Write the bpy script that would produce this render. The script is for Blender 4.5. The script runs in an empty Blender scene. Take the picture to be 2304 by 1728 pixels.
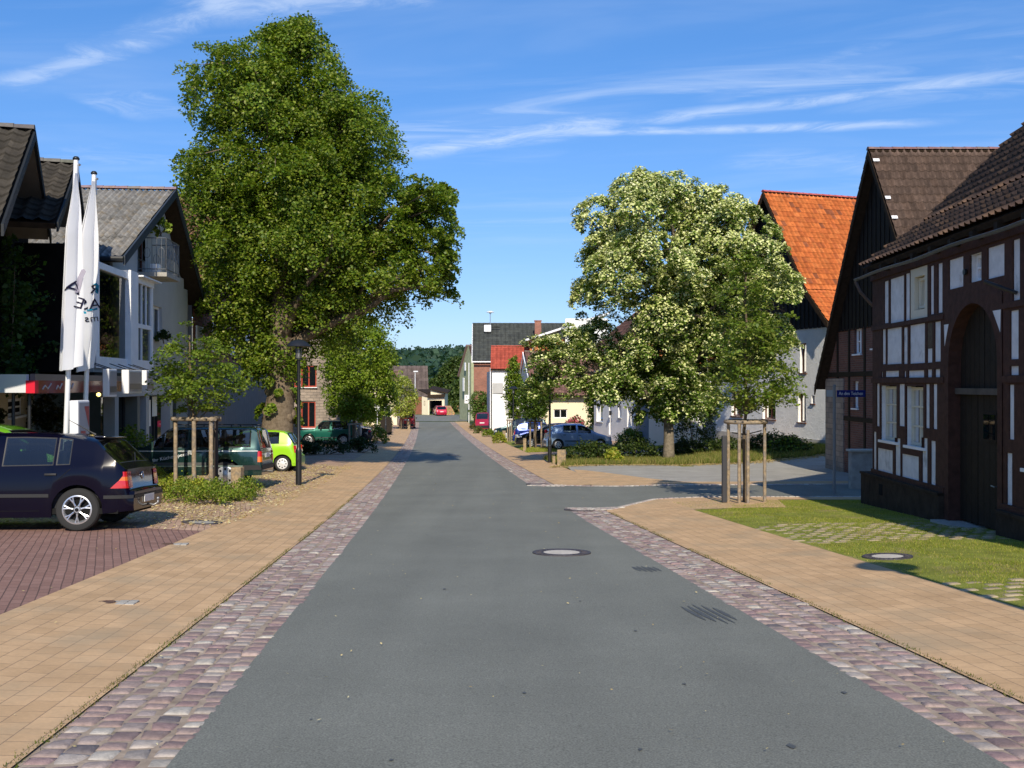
import bpy, bmesh, math, random
import numpy as np
from mathutils import Vector, Matrix
random.seed(7)
rng = np.random.default_rng(11)
C = bpy.context.scene.collection
SC = bpy.context.scene

# ------------------------------------------------------------------ camera
CAMZ = 1.61
cam_d = bpy.data.cameras.new('camera'); cam = bpy.data.objects.new('camera', cam_d); C.objects.link(cam)
cam.location = (0, 0, CAMZ); cam.rotation_euler = (math.radians(90), 0, 0)
cam_d.sensor_width = 36; cam_d.lens = 35.0; cam_d.clip_start = .05; cam_d.clip_end = 6000
SC.camera = cam

# ------------------------------------------------------------------ light
SUN_EL = math.radians(35); HEAD = (-0.06, 1.0)          # shadows fall along HEAD
sd = bpy.data.lights.new('sun', 'SUN'); sun = bpy.data.objects.new('sun', sd); C.objects.link(sun)
sd.energy = 5.0; sd.angle = math.radians(.53); sd.color = (1.0, .90, .73)
_l = math.hypot(*HEAD); _v = Vector((HEAD[0]/_l*math.cos(SUN_EL), HEAD[1]/_l*math.cos(SUN_EL), -math.sin(SUN_EL)))
sun.rotation_euler = _v.to_track_quat('-Z', 'Y').to_euler(); sun.location = (2, -10, 30)
SC.view_settings.view_transform = 'Standard'; SC.view_settings.look = 'None'
SC.view_settings.exposure = 0.12; SC.view_settings.gamma = 1
SC.cycles.max_bounces = 8; SC.cycles.transparent_max_bounces = 12
SC.cycles.diffuse_bounces = 3; SC.cycles.glossy_bounces = 3
w = bpy.data.worlds.new('World'); SC.world = w; w.use_nodes = True
def world():
    nt = w.node_tree; N = nt.nodes; L = nt.links; N.clear()
    out = N.new('ShaderNodeOutputWorld'); bg = N.new('ShaderNodeBackground'); L.new(bg.outputs[0], out.inputs[0])
    sky = N.new('ShaderNodeTexSky'); sky.sky_type = 'NISHITA'; sky.sun_disc = False
    sky.sun_elevation = SUN_EL; sky.sun_rotation = math.atan2(-HEAD[0], -HEAD[1])
    sky.air_density = 1.0; sky.dust_density = .35; sky.ozone_density = 3.2; sky.altitude = 200
    bg.inputs[1].default_value = .15
    hs = N.new('ShaderNodeHueSaturation'); hs.inputs['Saturation'].default_value = 1.3; L.new(sky.outputs[0], hs.inputs['Color'])
    def tint(sock, c):
        q = N.new('ShaderNodeMixRGB'); q.blend_type = 'MULTIPLY'; q.inputs[0].default_value = 1; L.new(sock, q.inputs[1]); q.inputs[2].default_value = (*c, 1); return q.outputs[0]
    gm = N.new('ShaderNodeGamma'); gm.inputs[1].default_value = .68; L.new(tint(hs.outputs[0], (.85, .92, 1.1)), gm.inputs[0]); skyc = tint(gm.outputs[0], (1.10, 1.26, 1.56))
    tc = N.new('ShaderNodeTexCoord'); sp = N.new('ShaderNodeSeparateXYZ'); L.new(tc.outputs['Generated'], sp.inputs[0])
    def M(op, a, b=None, c=None, clamp=False):
        n = N.new('ShaderNodeMath'); n.operation = op; n.use_clamp = clamp
        for i, q in enumerate((a, b, c)):
            if q is None: continue
            if isinstance(q, (int, float)): n.inputs[i].default_value = q
            else: L.new(q, n.inputs[i])
        return n.outputs[0]
    z = M('MAXIMUM', sp.outputs[2], .02)
    X = M('DIVIDE', sp.outputs[0], z); Y = M('DIVIDE', sp.outputs[1], z)
    def noise(sx, sy, ox, oy, rot, det, rough, dist):
        c = N.new('ShaderNodeCombineXYZ'); L.new(X, c.inputs[0]); L.new(Y, c.inputs[1])
        m = N.new('ShaderNodeMapping'); m.inputs['Rotation'].default_value = (0, 0, rot)
        m.inputs['Scale'].default_value = (1, 1, 1); L.new(c.outputs[0], m.inputs[0])
        m2 = N.new('ShaderNodeMapping'); m2.inputs['Scale'].default_value = (sx, sy, 1)
        m2.inputs['Location'].default_value = (ox, oy, 0); L.new(m.outputs[0], m2.inputs[0])
        n = N.new('ShaderNodeTexNoise'); n.inputs['Scale'].default_value = 1; n.inputs['Detail'].default_value = det
        n.inputs['Roughness'].default_value = rough; n.inputs['Distortion'].default_value = dist
        L.new(m2.outputs[0], n.inputs['Vector']); return n.outputs[0]
    def smooth(v, a, b):
        n = N.new('ShaderNodeMapRange'); n.interpolation_type = 'SMOOTHSTEP'
        n.inputs[1].default_value = a; n.inputs[2].default_value = b; L.new(v, n.inputs[0]); return n.outputs[0]
    fine = noise(1.1, 3.2, 3.1, 1.7, .12, 8, .6, 1.2)
    broad = noise(.32, .95, 5.3, 2.2, .3, 3, .5, .4)
    wisp = M('MULTIPLY', M('MULTIPLY', smooth(fine, .42, .80), smooth(broad, .46, .70)), .8)
    veil = M('MULTIPLY', smooth(noise(.5, 1.3, 9.2, 4.4, .18, 5, .55, .6), .46, .80), .30)
    def trail(a, b, wd, amp):
        ax, ay = a; bx, by = b; l2 = (bx-ax)**2+(by-ay)**2
        # t along, distance across
        dx = M('SUBTRACT', X, ax); dy = M('SUBTRACT', Y, ay)
        t = M('DIVIDE', M('ADD', M('MULTIPLY', dx, bx-ax), M('MULTIPLY', dy, by-ay)), l2)
        l = math.sqrt(l2)
        dist = M('ABSOLUTE', M('ADD', M('DIVIDE', M('SUBTRACT', M('MULTIPLY', dx, by-ay), M('MULTIPLY', dy, bx-ax)), l),
                 M('MULTIPLY', M('SUBTRACT', noise(1.5, 1.5, 1, 1, 0, 4, .6, 0), .5), .20)))
        g = M('SUBTRACT', 1, smooth(dist, 0, wd))
        ends = M('MULTIPLY', smooth(t, -.12, .12), M('SUBTRACT', 1, smooth(t, .8, 1.12)))
        return M('MULTIPLY', M('MULTIPLY', g, ends), M('MULTIPLY', M('ADD', .25, M('MULTIPLY', .75, smooth(noise(3.2, 5, 2, 3, .4, 7, .7, 1.0), .36, .66))), amp))
    m = M('MAXIMUM', wisp, veil)
    for a, b, wd, amp in (((-.47, 4.30), (.45, 3.78), .20, 1.0), ((.45, 3.80), (1.72, 3.18), .12, .8), ((.2, 3.98), (1.62, 3.82), .10, .9),
                          ((-1.72, 3.35), (-.72, 2.62), .13, .75), ((-.85, 2.66), (-.12, 2.46), .22, .9), ((-1.5, 3.6), (-1.2, 3.5), .28, .5),
                          ((.0, 2.50), (1.5, 2.35), .05, .3), ((.7, 3.5), (1.1, 2.9), .10, .35), ((1.0, 4.4), (1.9, 4.6), .35, .35)):
        m = M('MAXIMUM', m, trail(a, b, wd, amp))
    m = M('MULTIPLY', m, smooth(sp.outputs[2], .06, .2))
    m = M('MULTIPLY', m, .64, clamp=True)
    mx = N.new('ShaderNodeMixRGB'); L.new(m, mx.inputs[0]); L.new(skyc, mx.inputs[1]); mx.inputs[2].default_value = (4.6, 5.4, 6.7, 1)
    L.new(mx.outputs[0], bg.inputs[0])
world()

# ------------------------------------------------------------------ ground shape
F = 2240.; H0 = 864.; X0 = 1152.
PD = np.array([-40, 0, 4.8, 20.45, 42, 60, 80, 100, 120, 133, 148, 170, 250, 400.])
PP = np.array([-.35, 1.61, 1.845, 2.612, 3.42, 3.94, 4.40, 4.72, 4.95, 5.02, 4.75, 4.4, 3.0, 0.])
_h = np.diff(PD); _dd = np.diff(PP)/_h; _m = np.zeros(len(PD)); _m[0] = _dd[0]; _m[-1] = _dd[-1]
for i in range(1, len(PD)-1):
    _m[i] = 0 if _dd[i-1]*_dd[i] <= 0 else (_h[i-1]+_h[i])/(_h[i-1]/_dd[i]+_h[i]/_dd[i-1])
def prof(d):
    d = np.clip(np.asarray(d, float), -40, 400); i = np.clip(np.searchsorted(PD, d)-1, 0, len(PD)-2)
    t = (d-PD[i])/_h[i]
    return PP[i]*(1+2*t)*(1-t)**2+_m[i]*_h[i]*t*(1-t)**2+PP[i+1]*t*t*(3-2*t)+_m[i+1]*_h[i]*t*t*(t-1)
def sm(a, b, x):
    t = np.clip((np.asarray(x, float)-a)/(b-a), 0, 1); return t*t*(3-2*t)
def xc(d): return .72-.0737*d-7.5e-5*d*d
def gz(x, y):
    u = x-xc(y)
    c = .12*sm(2.7, 6, -u)+.10*sm(2.7, 6, u)+.07*np.clip(u-9, 0, 9)*sm(34, 44, y)*(1-sm(75, 95, y))
    return 1.61-prof(y)+c
def gzf(x, y): return float(gz(x, y))
def G(sx, sy):
    d = 5.
    for _ in range(200):
        x = (sx-X0)/F*d; dn = -(gzf(x, d)-1.61)*F/(sy-H0) if sy > H0+1 else 300
        d = .6*d+.4*dn
    return ((sx-X0)/F*d, d, gzf((sx-X0)/F*d, d))
def SX(sx, d): return (sx-X0)/F*d
def SZ(sy, d): return (H0-sy)/F*d+1.61

# ------------------------------------------------------------------ tagging
def tag(o, label=None, cat=None, group=None, kind=None):
    if label: o['label'] = label
    if cat: o['category'] = cat
    if group: o['group'] = group
    if kind: o['kind'] = kind
    return o
ROOT = {}
def thing(name, label, cat, loc=(0, 0, 0), rotz=0, group=None):
    o = bpy.data.objects.new(name, None); C.objects.link(o); o.empty_display_size = .3
    o.location = loc; o.rotation_euler = (0, 0, rotz)
    tag(o, label, cat, group)
    ROOT[o.name] = (Matrix.Translation(loc) @ Matrix.Rotation(rotz, 4, 'Z')).inverted()
    return o

# ------------------------------------------------------------------ mesh builder
def auto_uv(me):
    n = len(me.polygons)
    if n == 0: return
    lv = np.empty(len(me.loops), int); me.loops.foreach_get('vertex_index', lv)
    co = np.empty(len(me.vertices)*3); me.vertices.foreach_get('co', co); co = co.reshape(-1, 3)
    nr = np.empty(n*3); me.polygons.foreach_get('normal', nr); nr = nr.reshape(-1, 3)
    lt = np.empty(n, int); me.polygons.foreach_get('loop_total', lt)
    nn = np.repeat(nr, lt, axis=0); P = co[lv]
    t = np.stack([-nn[:, 1], nn[:, 0], np.zeros(len(nn))], 1); tl = np.linalg.norm(t, axis=1)
    flat = tl < .3
    t[flat] = (1, 0, 0); tl[flat] = 1; t /= tl[:, None]
    b = np.cross(nn, t)
    u = (P*t).sum(1); v = (P*b).sum(1)
    uv = np.stack([u, v], 1)
    l = me.uv_layers.new(name='UVMap'); l.data.foreach_set('uv', uv.ravel())
def finish(name, me, mats, parent, smooth, angle=None):
    for m in (mats if isinstance(mats, (list, tuple)) else [mats]): me.materials.append(m)
    o = bpy.data.objects.new(name, me); C.objects.link(o)
    if smooth:
        me.polygons.foreach_set('use_smooth', [True]*len(me.polygons))
        if angle:
            try: me.set_sharp_from_angle(angle=math.radians(angle))
            except Exception: pass
    if parent: o.parent = parent; ROOT[o.name] = ROOT.get(parent.name, Matrix.Identity(4))
    return o
class MB:
    def __init__(s): s.v = []; s.f = []; s.m = []; s.c = []
    def add(s, vs, fs, mi=0, col=(1, 1, 1)):
        b = len(s.v); s.v += [tuple(p) for p in vs]
        for f in fs: s.f.append(tuple(i+b for i in f)); s.m.append(mi); s.c.append(col)
        return s
    def quad(s, a, b, c, d, mi=0, col=(1, 1, 1)): return s.add([a, b, c, d], [(0, 1, 2, 3)], mi, col)
    def poly(s, pts, mi=0, col=(1, 1, 1)): return s.add(pts, [tuple(range(len(pts)))], mi, col)
    def obox(s, o, a, b, c, mi=0, col=(1, 1, 1)):
        o, a, b, c = map(Vector, (o, a, b, c))
        P = [o, o+a, o+a+b, o+b, o+c, o+a+c, o+a+b+c, o+b+c]
        F_ = [(0, 3, 2, 1), (4, 5, 6, 7), (0, 1, 5, 4), (1, 2, 6, 5), (2, 3, 7, 6), (3, 0, 4, 7)]
        if a.cross(b).dot(c) < 0: F_ = [f[::-1] for f in F_]
        return s.add(P, F_, mi, col)
    def box(s, lo, hi, mi=0, col=(1, 1, 1)):
        return s.obox(lo, (hi[0]-lo[0], 0, 0), (0, hi[1]-lo[1], 0), (0, 0, hi[2]-lo[2]), mi, col)
    def cbox(s, c, sx, sy, sz, mi=0, rz=0, col=(1, 1, 1)):
        ca, sa = math.cos(rz), math.sin(rz); a = Vector((ca*sx, sa*sx, 0)); b = Vector((-sa*sy, ca*sy, 0)); z = Vector((0, 0, sz))
        return s.obox(Vector(c)-(a+b+z)/2, a, b, z, mi, col)
    def bbox_(s, c, sx, sy, sz, bev=.02, mi=0, rz=0, col=(1, 1, 1), M=None):      # bevelled box
        R = Matrix.Rotation(rz, 3, 'Z') if M is None else M
        xs = [-.5, -.5+bev/sx, .5-bev/sx, .5]; ys = [-.5, -.5+bev/sy, .5-bev/sy, .5]; zs = [-.5, -.5+bev/sz, .5-bev/sz, .5]
        bm = bmesh.new(); bmesh.ops.create_cube(bm, size=1)
        for v in bm.verts: v.co = Vector((v.co.x*sx, v.co.y*sy, v.co.z*sz))
        bmesh.ops.bevel(bm, geom=list(bm.edges), offset=bev, segments=2, affect='EDGES', profile=.5)
        bm.verts.index_update()
        s.add([tuple(Vector(c)+R @ v.co) for v in bm.verts], [tuple(v.index for v in f.verts) for f in bm.faces], mi, col); bm.free(); return s
    def tube(s, pts, rad, n=8, mi=0, cap=True, col=(1, 1, 1)):
        pts = [Vector(p) for p in pts]; k = len(pts)
        if not hasattr(rad, '__len__'): rad = [rad]*k
        V = []; up = None
        for i, p in enumerate(pts):
            t = (pts[min(i+1, k-1)]-pts[max(i-1, 0)]).normalized()
            if up is None: up = t.orthogonal().normalized()
            up = (up-t*up.dot(t)).normalized() if (up-t*up.dot(t)).length > 1e-5 else t.orthogonal().normalized()
            sd_ = t.cross(up)
            for j in range(n):
                a = 2*math.pi*j/n; V.append(p+(up*math.cos(a)+sd_*math.sin(a))*rad[i])
        Fs = [(i*n+j, i*n+(j+1) % n, (i+1)*n+(j+1) % n, (i+1)*n+j) for i in range(k-1) for j in range(n)]
        if cap: Fs += [tuple(range(n))[::-1], tuple((k-1)*n+j for j in range(n))]
        return s.add(V, Fs, mi, col)
    def lathe(s, c, prof_, n=20, mi=0, axis='Z', col=(1, 1, 1)):
        V = []; c = Vector(c)
        for r, h in prof_:
            for j in range(n):
                a = 2*math.pi*j/n; x, y = r*math.cos(a), r*math.sin(a)
                V.append(c+Vector((x, y, h) if axis == 'Z' else (x, h, y)))
        k = len(prof_); Fs = []
        for i in range(k-1):
            for j in range(n):
                q = (i*n+j, i*n+(j+1) % n, (i+1)*n+(j+1) % n, (i+1)*n+j)
                Fs.append(q if axis == 'Z' else q[::-1])
        return s.add(V, Fs, mi, col)
    def build(s, name, mats, parent=None, smooth=False, angle=None, local=False, attr=False):
        me = bpy.data.meshes.new(name); V = s.v
        if parent is not None and not local:
            M = ROOT.get(parent.name)
            if M is not None: V = [tuple(M @ Vector(p)) for p in V]
        me.from_pydata(V, [], s.f); me.update()
        auto_uv(me)
        me.polygons.foreach_set('material_index', s.m)
        if attr:
            a = me.attributes.new('Col', 'FLOAT_COLOR', 'CORNER'); lt = [len(f) for f in s.f]
            cc = np.repeat(np.array([tuple(c)+(1,) for c in s.c], float), lt, axis=0); a.data.foreach_set('color', cc.ravel())
        return finish(name, me, mats, parent, smooth, angle)
def npmesh(name, V, Q, mats, parent=None, col=None, uv=None, smooth=False, local=False, mi=None, autouv=False):
    """V (n,3), Q (m,k) faces, col (m,3) per face, uv (n,2) per vertex"""
    V = np.asarray(V, float); Q = np.asarray(Q, int)
    if parent is not None and not local:
        M = np.array(ROOT.get(parent.name)); V = V @ M[:3, :3].T+M[:3, 3]
    me = bpy.data.meshes.new(name); m, k = Q.shape
    me.vertices.add(len(V)); me.vertices.foreach_set('co', V.ravel())
    me.loops.add(m*k); me.loops.foreach_set('vertex_index', Q.ravel().astype(np.int32))
    me.polygons.add(m); me.polygons.foreach_set('loop_start', np.arange(0, m*k, k, dtype=np.int32))
    me.update(calc_edges=True)
    if mi is not None: me.polygons.foreach_set('material_index', np.asarray(mi, np.int32))
    if col is not None:
        a = me.attributes.new('Col', 'FLOAT_COLOR', 'CORNER')
        cc = np.concatenate([np.asarray(col, float), np.ones((m, 1))], 1); a.data.foreach_set('color', np.repeat(cc, k, axis=0).ravel())
    if uv is not None:
        l = me.uv_layers.new(name='UVMap'); l.data.foreach_set('uv', np.asarray(uv)[Q.ravel()].ravel())
    elif autouv: auto_uv(me)
    return finish(name, me, mats, parent, smooth)

# ------------------------------------------------------------------ materials
_mc = {}
def mat(name, col=(.5, .5, .5), rough=.7, metal=0, spec=.4, var=.0, vscale=3., bump=0, bscale=40., coat=0,
        attr=False, emit=None, estr=0, dirt_shade=None, trans=0, coord='Object', noisedet=6, col2=None, c2s=1., c2t=(.45, .6), wave=None):
    if name in _mc: return _mc[name]
    m = bpy.data.materials.new(name); _mc[name] = m; m.use_nodes = True; nt = m.node_tree; N = nt.nodes; L = nt.links
    b = N['Principled BSDF']; b.inputs['Roughness'].default_value = rough; b.inputs['Metallic'].default_value = metal
    b.inputs['Specular IOR Level'].default_value = spec; b.inputs['Coat Weight'].default_value = coat
    b.inputs['Coat Roughness'].default_value = .04
    b.inputs['Base Color'].default_value = (*col, 1)
    tc = N.new('ShaderNodeTexCoord'); cs = None
    def noise(sc, det=noisedet, r=.6):
        n = N.new('ShaderNodeTexNoise'); n.inputs['Scale'].default_value = sc; n.inputs['Detail'].default_value = det
        n.inputs['Roughness'].default_value = r; L.new(tc.outputs[coord], n.inputs['Vector']); return n.outputs[0]
    if attr:
        a = N.new('ShaderNodeAttribute'); a.attribute_name = 'Col'; cs = a.outputs['Color']
    else:
        r = N.new('ShaderNodeRGB'); r.outputs[0].default_value = (*col, 1); cs = r.outputs[0]
    if col2 is not None:
        mr = N.new('ShaderNodeMapRange'); mr.inputs[1].default_value = c2t[0]; mr.inputs[2].default_value = c2t[1]
        L.new(noise(c2s), mr.inputs[0]); mx = N.new('ShaderNodeMixRGB'); L.new(mr.outputs[0], mx.inputs[0]); L.new(cs, mx.inputs[1])
        mx.inputs[2].default_value = (*col2, 1); cs = mx.outputs[0]
    if var > 0:
        mr = N.new('ShaderNodeMapRange'); mr.inputs[1].default_value = .3; mr.inputs[2].default_value = .7
        mr.inputs[3].default_value = 1-var; mr.inputs[4].default_value = 1+var; L.new(noise(vscale), mr.inputs[0])
        mx = N.new('ShaderNodeMixRGB'); mx.blend_type = 'MULTIPLY'; mx.inputs[0].default_value = 1
        L.new(cs, mx.inputs[1]); cmb = N.new('ShaderNodeCombineColor')
        for i in range(3): L.new(mr.outputs[0], cmb.inputs[i])
        L.new(cmb.outputs[0], mx.inputs[2]); cs = mx.outputs[0]
    L.new(cs, b.inputs['Base Color'])
    if bump or wave:
        bp = N.new('ShaderNodeBump'); bp.inputs['Strength'].default_value = 1; bp.inputs['Distance'].default_value = bump if bump else wave[1]
        if wave:
            wv = N.new('ShaderNodeTexWave'); wv.inputs['Scale'].default_value = wave[0]; wv.inputs['Distortion'].default_value = wave[3] if len(wave) > 3 else 0
            wv.bands_direction = 'X'; wv.wave_profile = wave[2]; uvn = N.new('ShaderNodeUVMap'); L.new(uvn.outputs[0], wv.inputs['Vector']); L.new(wv.outputs[1], bp.inputs['Height'])
        else: L.new(noise(bscale, 5, .65), bp.inputs['Height'])
        L.new(bp.outputs[0], b.inputs['Normal'])
    if emit is not None:
        b.inputs['Emission Color'].default_value = (*emit, 1); b.inputs['Emission Strength'].default_value = estr
    return m
def bricks(name, ca, cb, mortar, bw, bh, ms=.01, off=.5, rough=.85, bump=.006, var=.18, vscale=1.2, rot=0, mossy=None, squash=None, spread=None, dist=0):
    if name in _mc: return _mc[name]
    m = bpy.data.materials.new(name); _mc[name] = m; m.use_nodes = True; nt = m.node_tree; N = nt.nodes; L = nt.links
    b = N['Principled BSDF']; b.inputs['Roughness'].default_value = rough; b.inputs['Specular IOR Level'].default_value = .25
    uvn = N.new('ShaderNodeUVMap'); vec = uvn.outputs[0]
    if rot:
        mp = N.new('ShaderNodeMapping'); mp.inputs['Rotation'].default_value = (0, 0, rot); L.new(vec, mp.inputs[0]); vec = mp.outputs[0]
    def noise(sc, det=5, v=None):
        n = N.new('ShaderNodeTexNoise'); n.inputs['Scale'].default_value = sc; n.inputs['Detail'].default_value = det
        n.inputs['Roughness'].default_value = .6; L.new(v or uvn.outputs[0], n.inputs['Vector']); return n
    if dist:
        nz = noise(.8, 2); mxv = N.new('ShaderNodeVectorMath'); mxv.operation = 'SCALE'; L.new(nz.outputs['Color'], mxv.inputs[0]); mxv.inputs['Scale'].default_value = dist
        ad = N.new('ShaderNodeVectorMath'); L.new(vec, ad.inputs[0]); L.new(mxv.outputs[0], ad.inputs[1]); vec = ad.outputs[0]
    br = N.new('ShaderNodeTexBrick'); L.new(vec, br.inputs['Vector']); br.inputs['Scale'].default_value = 1
    br.inputs['Brick Width'].default_value = bw; br.inputs['Row Height'].default_value = bh
    br.inputs['Mortar Size'].default_value = ms; br.inputs['Mortar Smooth'].default_value = .3; br.offset = off
    br.inputs['Color1'].default_value = (*ca, 1); br.inputs['Color2'].default_value = (*cb, 1); br.inputs['Mortar'].default_value = (*mortar, 1)
    if squash: br.squash = squash[0]; br.squash_frequency = squash[1]
    cs = br.outputs['Color']
    mr = N.new('ShaderNodeMapRange'); mr.inputs[1].default_value = .3; mr.inputs[2].default_value = .7
    mr.inputs[3].default_value = 1-var; mr.inputs[4].default_value = 1+var; L.new(noise(vscale).outputs[0], mr.inputs[0])
    mx = N.new('ShaderNodeMixRGB'); mx.blend_type = 'MULTIPLY'; mx.inputs[0].default_value = 1; L.new(cs, mx.inputs[1])
    cmb = N.new('ShaderNodeCombineColor')
    for i in range(3): L.new(mr.outputs[0], cmb.inputs[i])
    L.new(cmb.outputs[0], mx.inputs[2]); cs = mx.outputs[0]
    nf = noise(30, 4); mr2 = N.new('ShaderNodeMapRange'); mr2.inputs[3].default_value = .86; mr2.inputs[4].default_value = 1.14; L.new(nf.outputs[0], mr2.inputs[0])
    mx3 = N.new('ShaderNodeMixRGB'); mx3.blend_type = 'MULTIPLY'; mx3.inputs[0].default_value = 1; L.new(cs, mx3.inputs[1]); c3 = N.new('ShaderNodeCombineColor')
    for i in range(3): L.new(mr2.outputs[0], c3.inputs[i])
    L.new(c3.outputs[0], mx3.inputs[2]); cs = mx3.outputs[0]
    if mossy:
        mr = N.new('ShaderNodeMapRange'); mr.inputs[1].default_value = mossy[1]; mr.inputs[2].default_value = mossy[2]; L.new(noise(mossy[3]).outputs[0], mr.inputs[0])
        mx2 = N.new('ShaderNodeMixRGB'); L.new(mr.outputs[0], mx2.inputs[0]); L.new(cs, mx2.inputs[1]); mx2.inputs[2].default_value = (*mossy[0], 1); cs = mx2.outputs[0]
    L.new(cs, b.inputs['Base Color'])
    bp = N.new('ShaderNodeBump'); bp.inputs['Distance'].default_value = bump; bp.inputs['Strength'].default_value = 1
    sb = N.new('ShaderNodeMath'); sb.operation = 'MULTIPLY_ADD'; L.new(br.outputs['Fac'], sb.inputs[0]); sb.inputs[1].default_value = -1
    nb = noise(25, 3); L.new(nb.outputs[0], sb.inputs[2]); L.new(sb.outputs[0], bp.inputs['Height']); L.new(bp.outputs[0], b.inputs['Normal'])
    return m
def leafmat(name, tr=.38, tcol=(1.25, 1.35, .55), rough=.5, spec=.35):
    if name in _mc: return _mc[name]
    m = bpy.data.materials.new(name); _mc[name] = m; m.use_nodes = True; nt = m.node_tree; N = nt.nodes; L = nt.links
    b = N['Principled BSDF']; b.inputs['Roughness'].default_value = rough; b.inputs['Specular IOR Level'].default_value = spec
    a = N.new('ShaderNodeAttribute'); a.attribute_name = 'Col'; L.new(a.outputs['Color'], b.inputs['Base Color'])
    t = N.new('ShaderNodeBsdfTranslucent'); mx = N.new('ShaderNodeMixRGB'); mx.blend_type = 'MULTIPLY'; mx.inputs[0].default_value = 1
    L.new(a.outputs['Color'], mx.inputs[1]); mx.inputs[2].default_value = (*tcol, 1); L.new(mx.outputs[0], t.inputs[0])
    ms = N.new('ShaderNodeMixShader'); ms.inputs[0].default_value = tr; L.new(b.outputs[0], ms.inputs[1]); L.new(t.outputs[0], ms.inputs[2])
    L.new(ms.outputs[0], N['Material Output'].inputs[0]); return m
def glassmat(name, tint=(.35, .42, .42), alpha=.45, rough=.02, dark=(.01, .012, .014), ior=1.55):
    """window glass: fresnel mirror over tinted see-through"""
    if name in _mc: return _mc[name]
    m = bpy.data.materials.new(name); _mc[name] = m; m.use_nodes = True; nt = m.node_tree; N = nt.nodes; L = nt.links
    N.remove(N['Principled BSDF']); g = N.new('ShaderNodeBsdfGlossy'); g.inputs['Roughness'].default_value = rough
    t = N.new('ShaderNodeBsdfTransparent'); t.inputs[0].default_value = (*tint, 1); d = N.new('ShaderNodeBsdfDiffuse'); d.inputs[0].default_value = (*dark, 1)
    m1 = N.new('ShaderNodeMixShader'); m1.inputs[0].default_value = alpha; L.new(d.outputs[0], m1.inputs[1]); L.new(t.outputs[0], m1.inputs[2])
    fr = N.new('ShaderNodeFresnel'); fr.inputs[0].default_value = ior; mr = N.new('ShaderNodeMapRange'); mr.inputs[3].default_value = .05; L.new(fr.outputs[0], mr.inputs[0])
    m2 = N.new('ShaderNodeMixShader'); L.new(mr.outputs[0], m2.inputs[0]); L.new(m1.outputs[0], m2.inputs[1]); L.new(g.outputs[0], m2.inputs[2])
    L.new(m2.outputs[0], N['Material Output'].inputs[0]); return m
def bark(name, c1, c2): return mat(name, c1, .9, spec=.1, col2=c2, c2s=9, c2t=(.4, .65), bump=.03, bscale=22, noisedet=8)

M_wood = mat('weathered_wood', (.30, .23, .15), .85, spec=.15, var=.35, vscale=14, bump=.004, bscale=60, col2=(.22, .19, .16), c2s=5)
M_black = mat('black_metal', (.012, .013, .015), .42, spec=.5)
M_dark = mat('dark_void', (.01, .01, .011), .9, spec=.1)
M_steel = mat('brushed_steel', (.55, .56, .58), .35, metal=.9)
M_alu = mat('pale_aluminium', (.80, .80, .82), .4, metal=.15)
M_white = mat('white_paint', (.80, .80, .80), .5, var=.05)
M_cream = mat('cream_paint', (.62, .57, .44), .6, var=.06)
M_glass = glassmat('house_glass', (.5, .55, .55), .35)
M_conc = mat('concrete', (.36, .34, .30), .9, spec=.15, var=.2, vscale=6, bump=.004, bscale=70)
M_leaf = leafmat('leaf'); M_leafpale = leafmat('leaf_pale', .22, (1.1, 1.15, .7), .55, .25)
M_grassb = leafmat('grass_blade', .35, (1.2, 1.3, .5), .6, .2)

# ------------------------------------------------------------------ text
def text_obj(name, s, size, origin, xdir, ydir, m, parent=None, extrude=.003, align='LEFT', mirror=False, fit=None):
    cu = bpy.data.curves.new('txt', 'FONT'); cu.body = s; cu.size = size; cu.extrude = extrude; cu.align_x = align; cu.align_y = 'CENTER'
    o = bpy.data.objects.new('txt', cu); C.objects.link(o)
    dg = bpy.context.evaluated_depsgraph_get(); me = bpy.data.meshes.new_from_object(o.evaluated_get(dg))
    bpy.data.objects.remove(o)
    co = np.empty(len(me.vertices)*3); me.vertices.foreach_get('co', co); co = co.reshape(-1, 3)
    if fit: co[:, 0] *= fit/max(1e-6, co[:, 0].max()-min(0, co[:, 0].min()))
    if mirror: co[:, 0] *= -1
    xd = np.array(Vector(xdir).normalized()); yd = np.array(Vector(ydir).normalized()); zd = np.cross(xd, yd)
    P = np.array(origin)+co[:, :1]*xd+co[:, 1:2]*yd+co[:, 2:3]*zd
    if parent is not None:
        Mx = np.array(ROOT[parent.name]); P = P @ Mx[:3, :3].T+Mx[:3, 3]
    me.vertices.foreach_set('co', P.ravel()); me.materials.clear(); me.update()
    return finish(name, me, m, parent, False)
# ================================================================== GROUND
def struct(o): o['kind'] = 'structure'; return o
def strip(name, ys, f0, f1, nx, dz, m, road_uv=True, split=None):
    """sheet between x=f0(y) and x=f1(y), following the ground"""
    ys = np.asarray(ys, float); a = np.array([f0(y) for y in ys]); b = np.array([f1(y) for y in ys])
    t = np.linspace(0, 1, nx+1); X = a[:, None]+(b-a)[:, None]*t; Y = np.repeat(ys[:, None], nx+1, 1)
    Z = gz(X, Y)+dz; V = np.stack([X, Y, Z], -1).reshape(-1, 3)
    i, j = np.meshgrid(np.arange(len(ys)-1), np.arange(nx), indexing='ij'); k = (i*(nx+1)+j).ravel()
    Q = np.stack([k, k+1, k+nx+2, k+nx+1], 1)
    uv = np.stack([Y.ravel(), (X-xc(Y)).ravel()], 1) if road_uv else np.stack([X.ravel(), Y.ravel()], 1)
    o = npmesh(name, V, Q, m, uv=uv); return struct(o)
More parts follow.
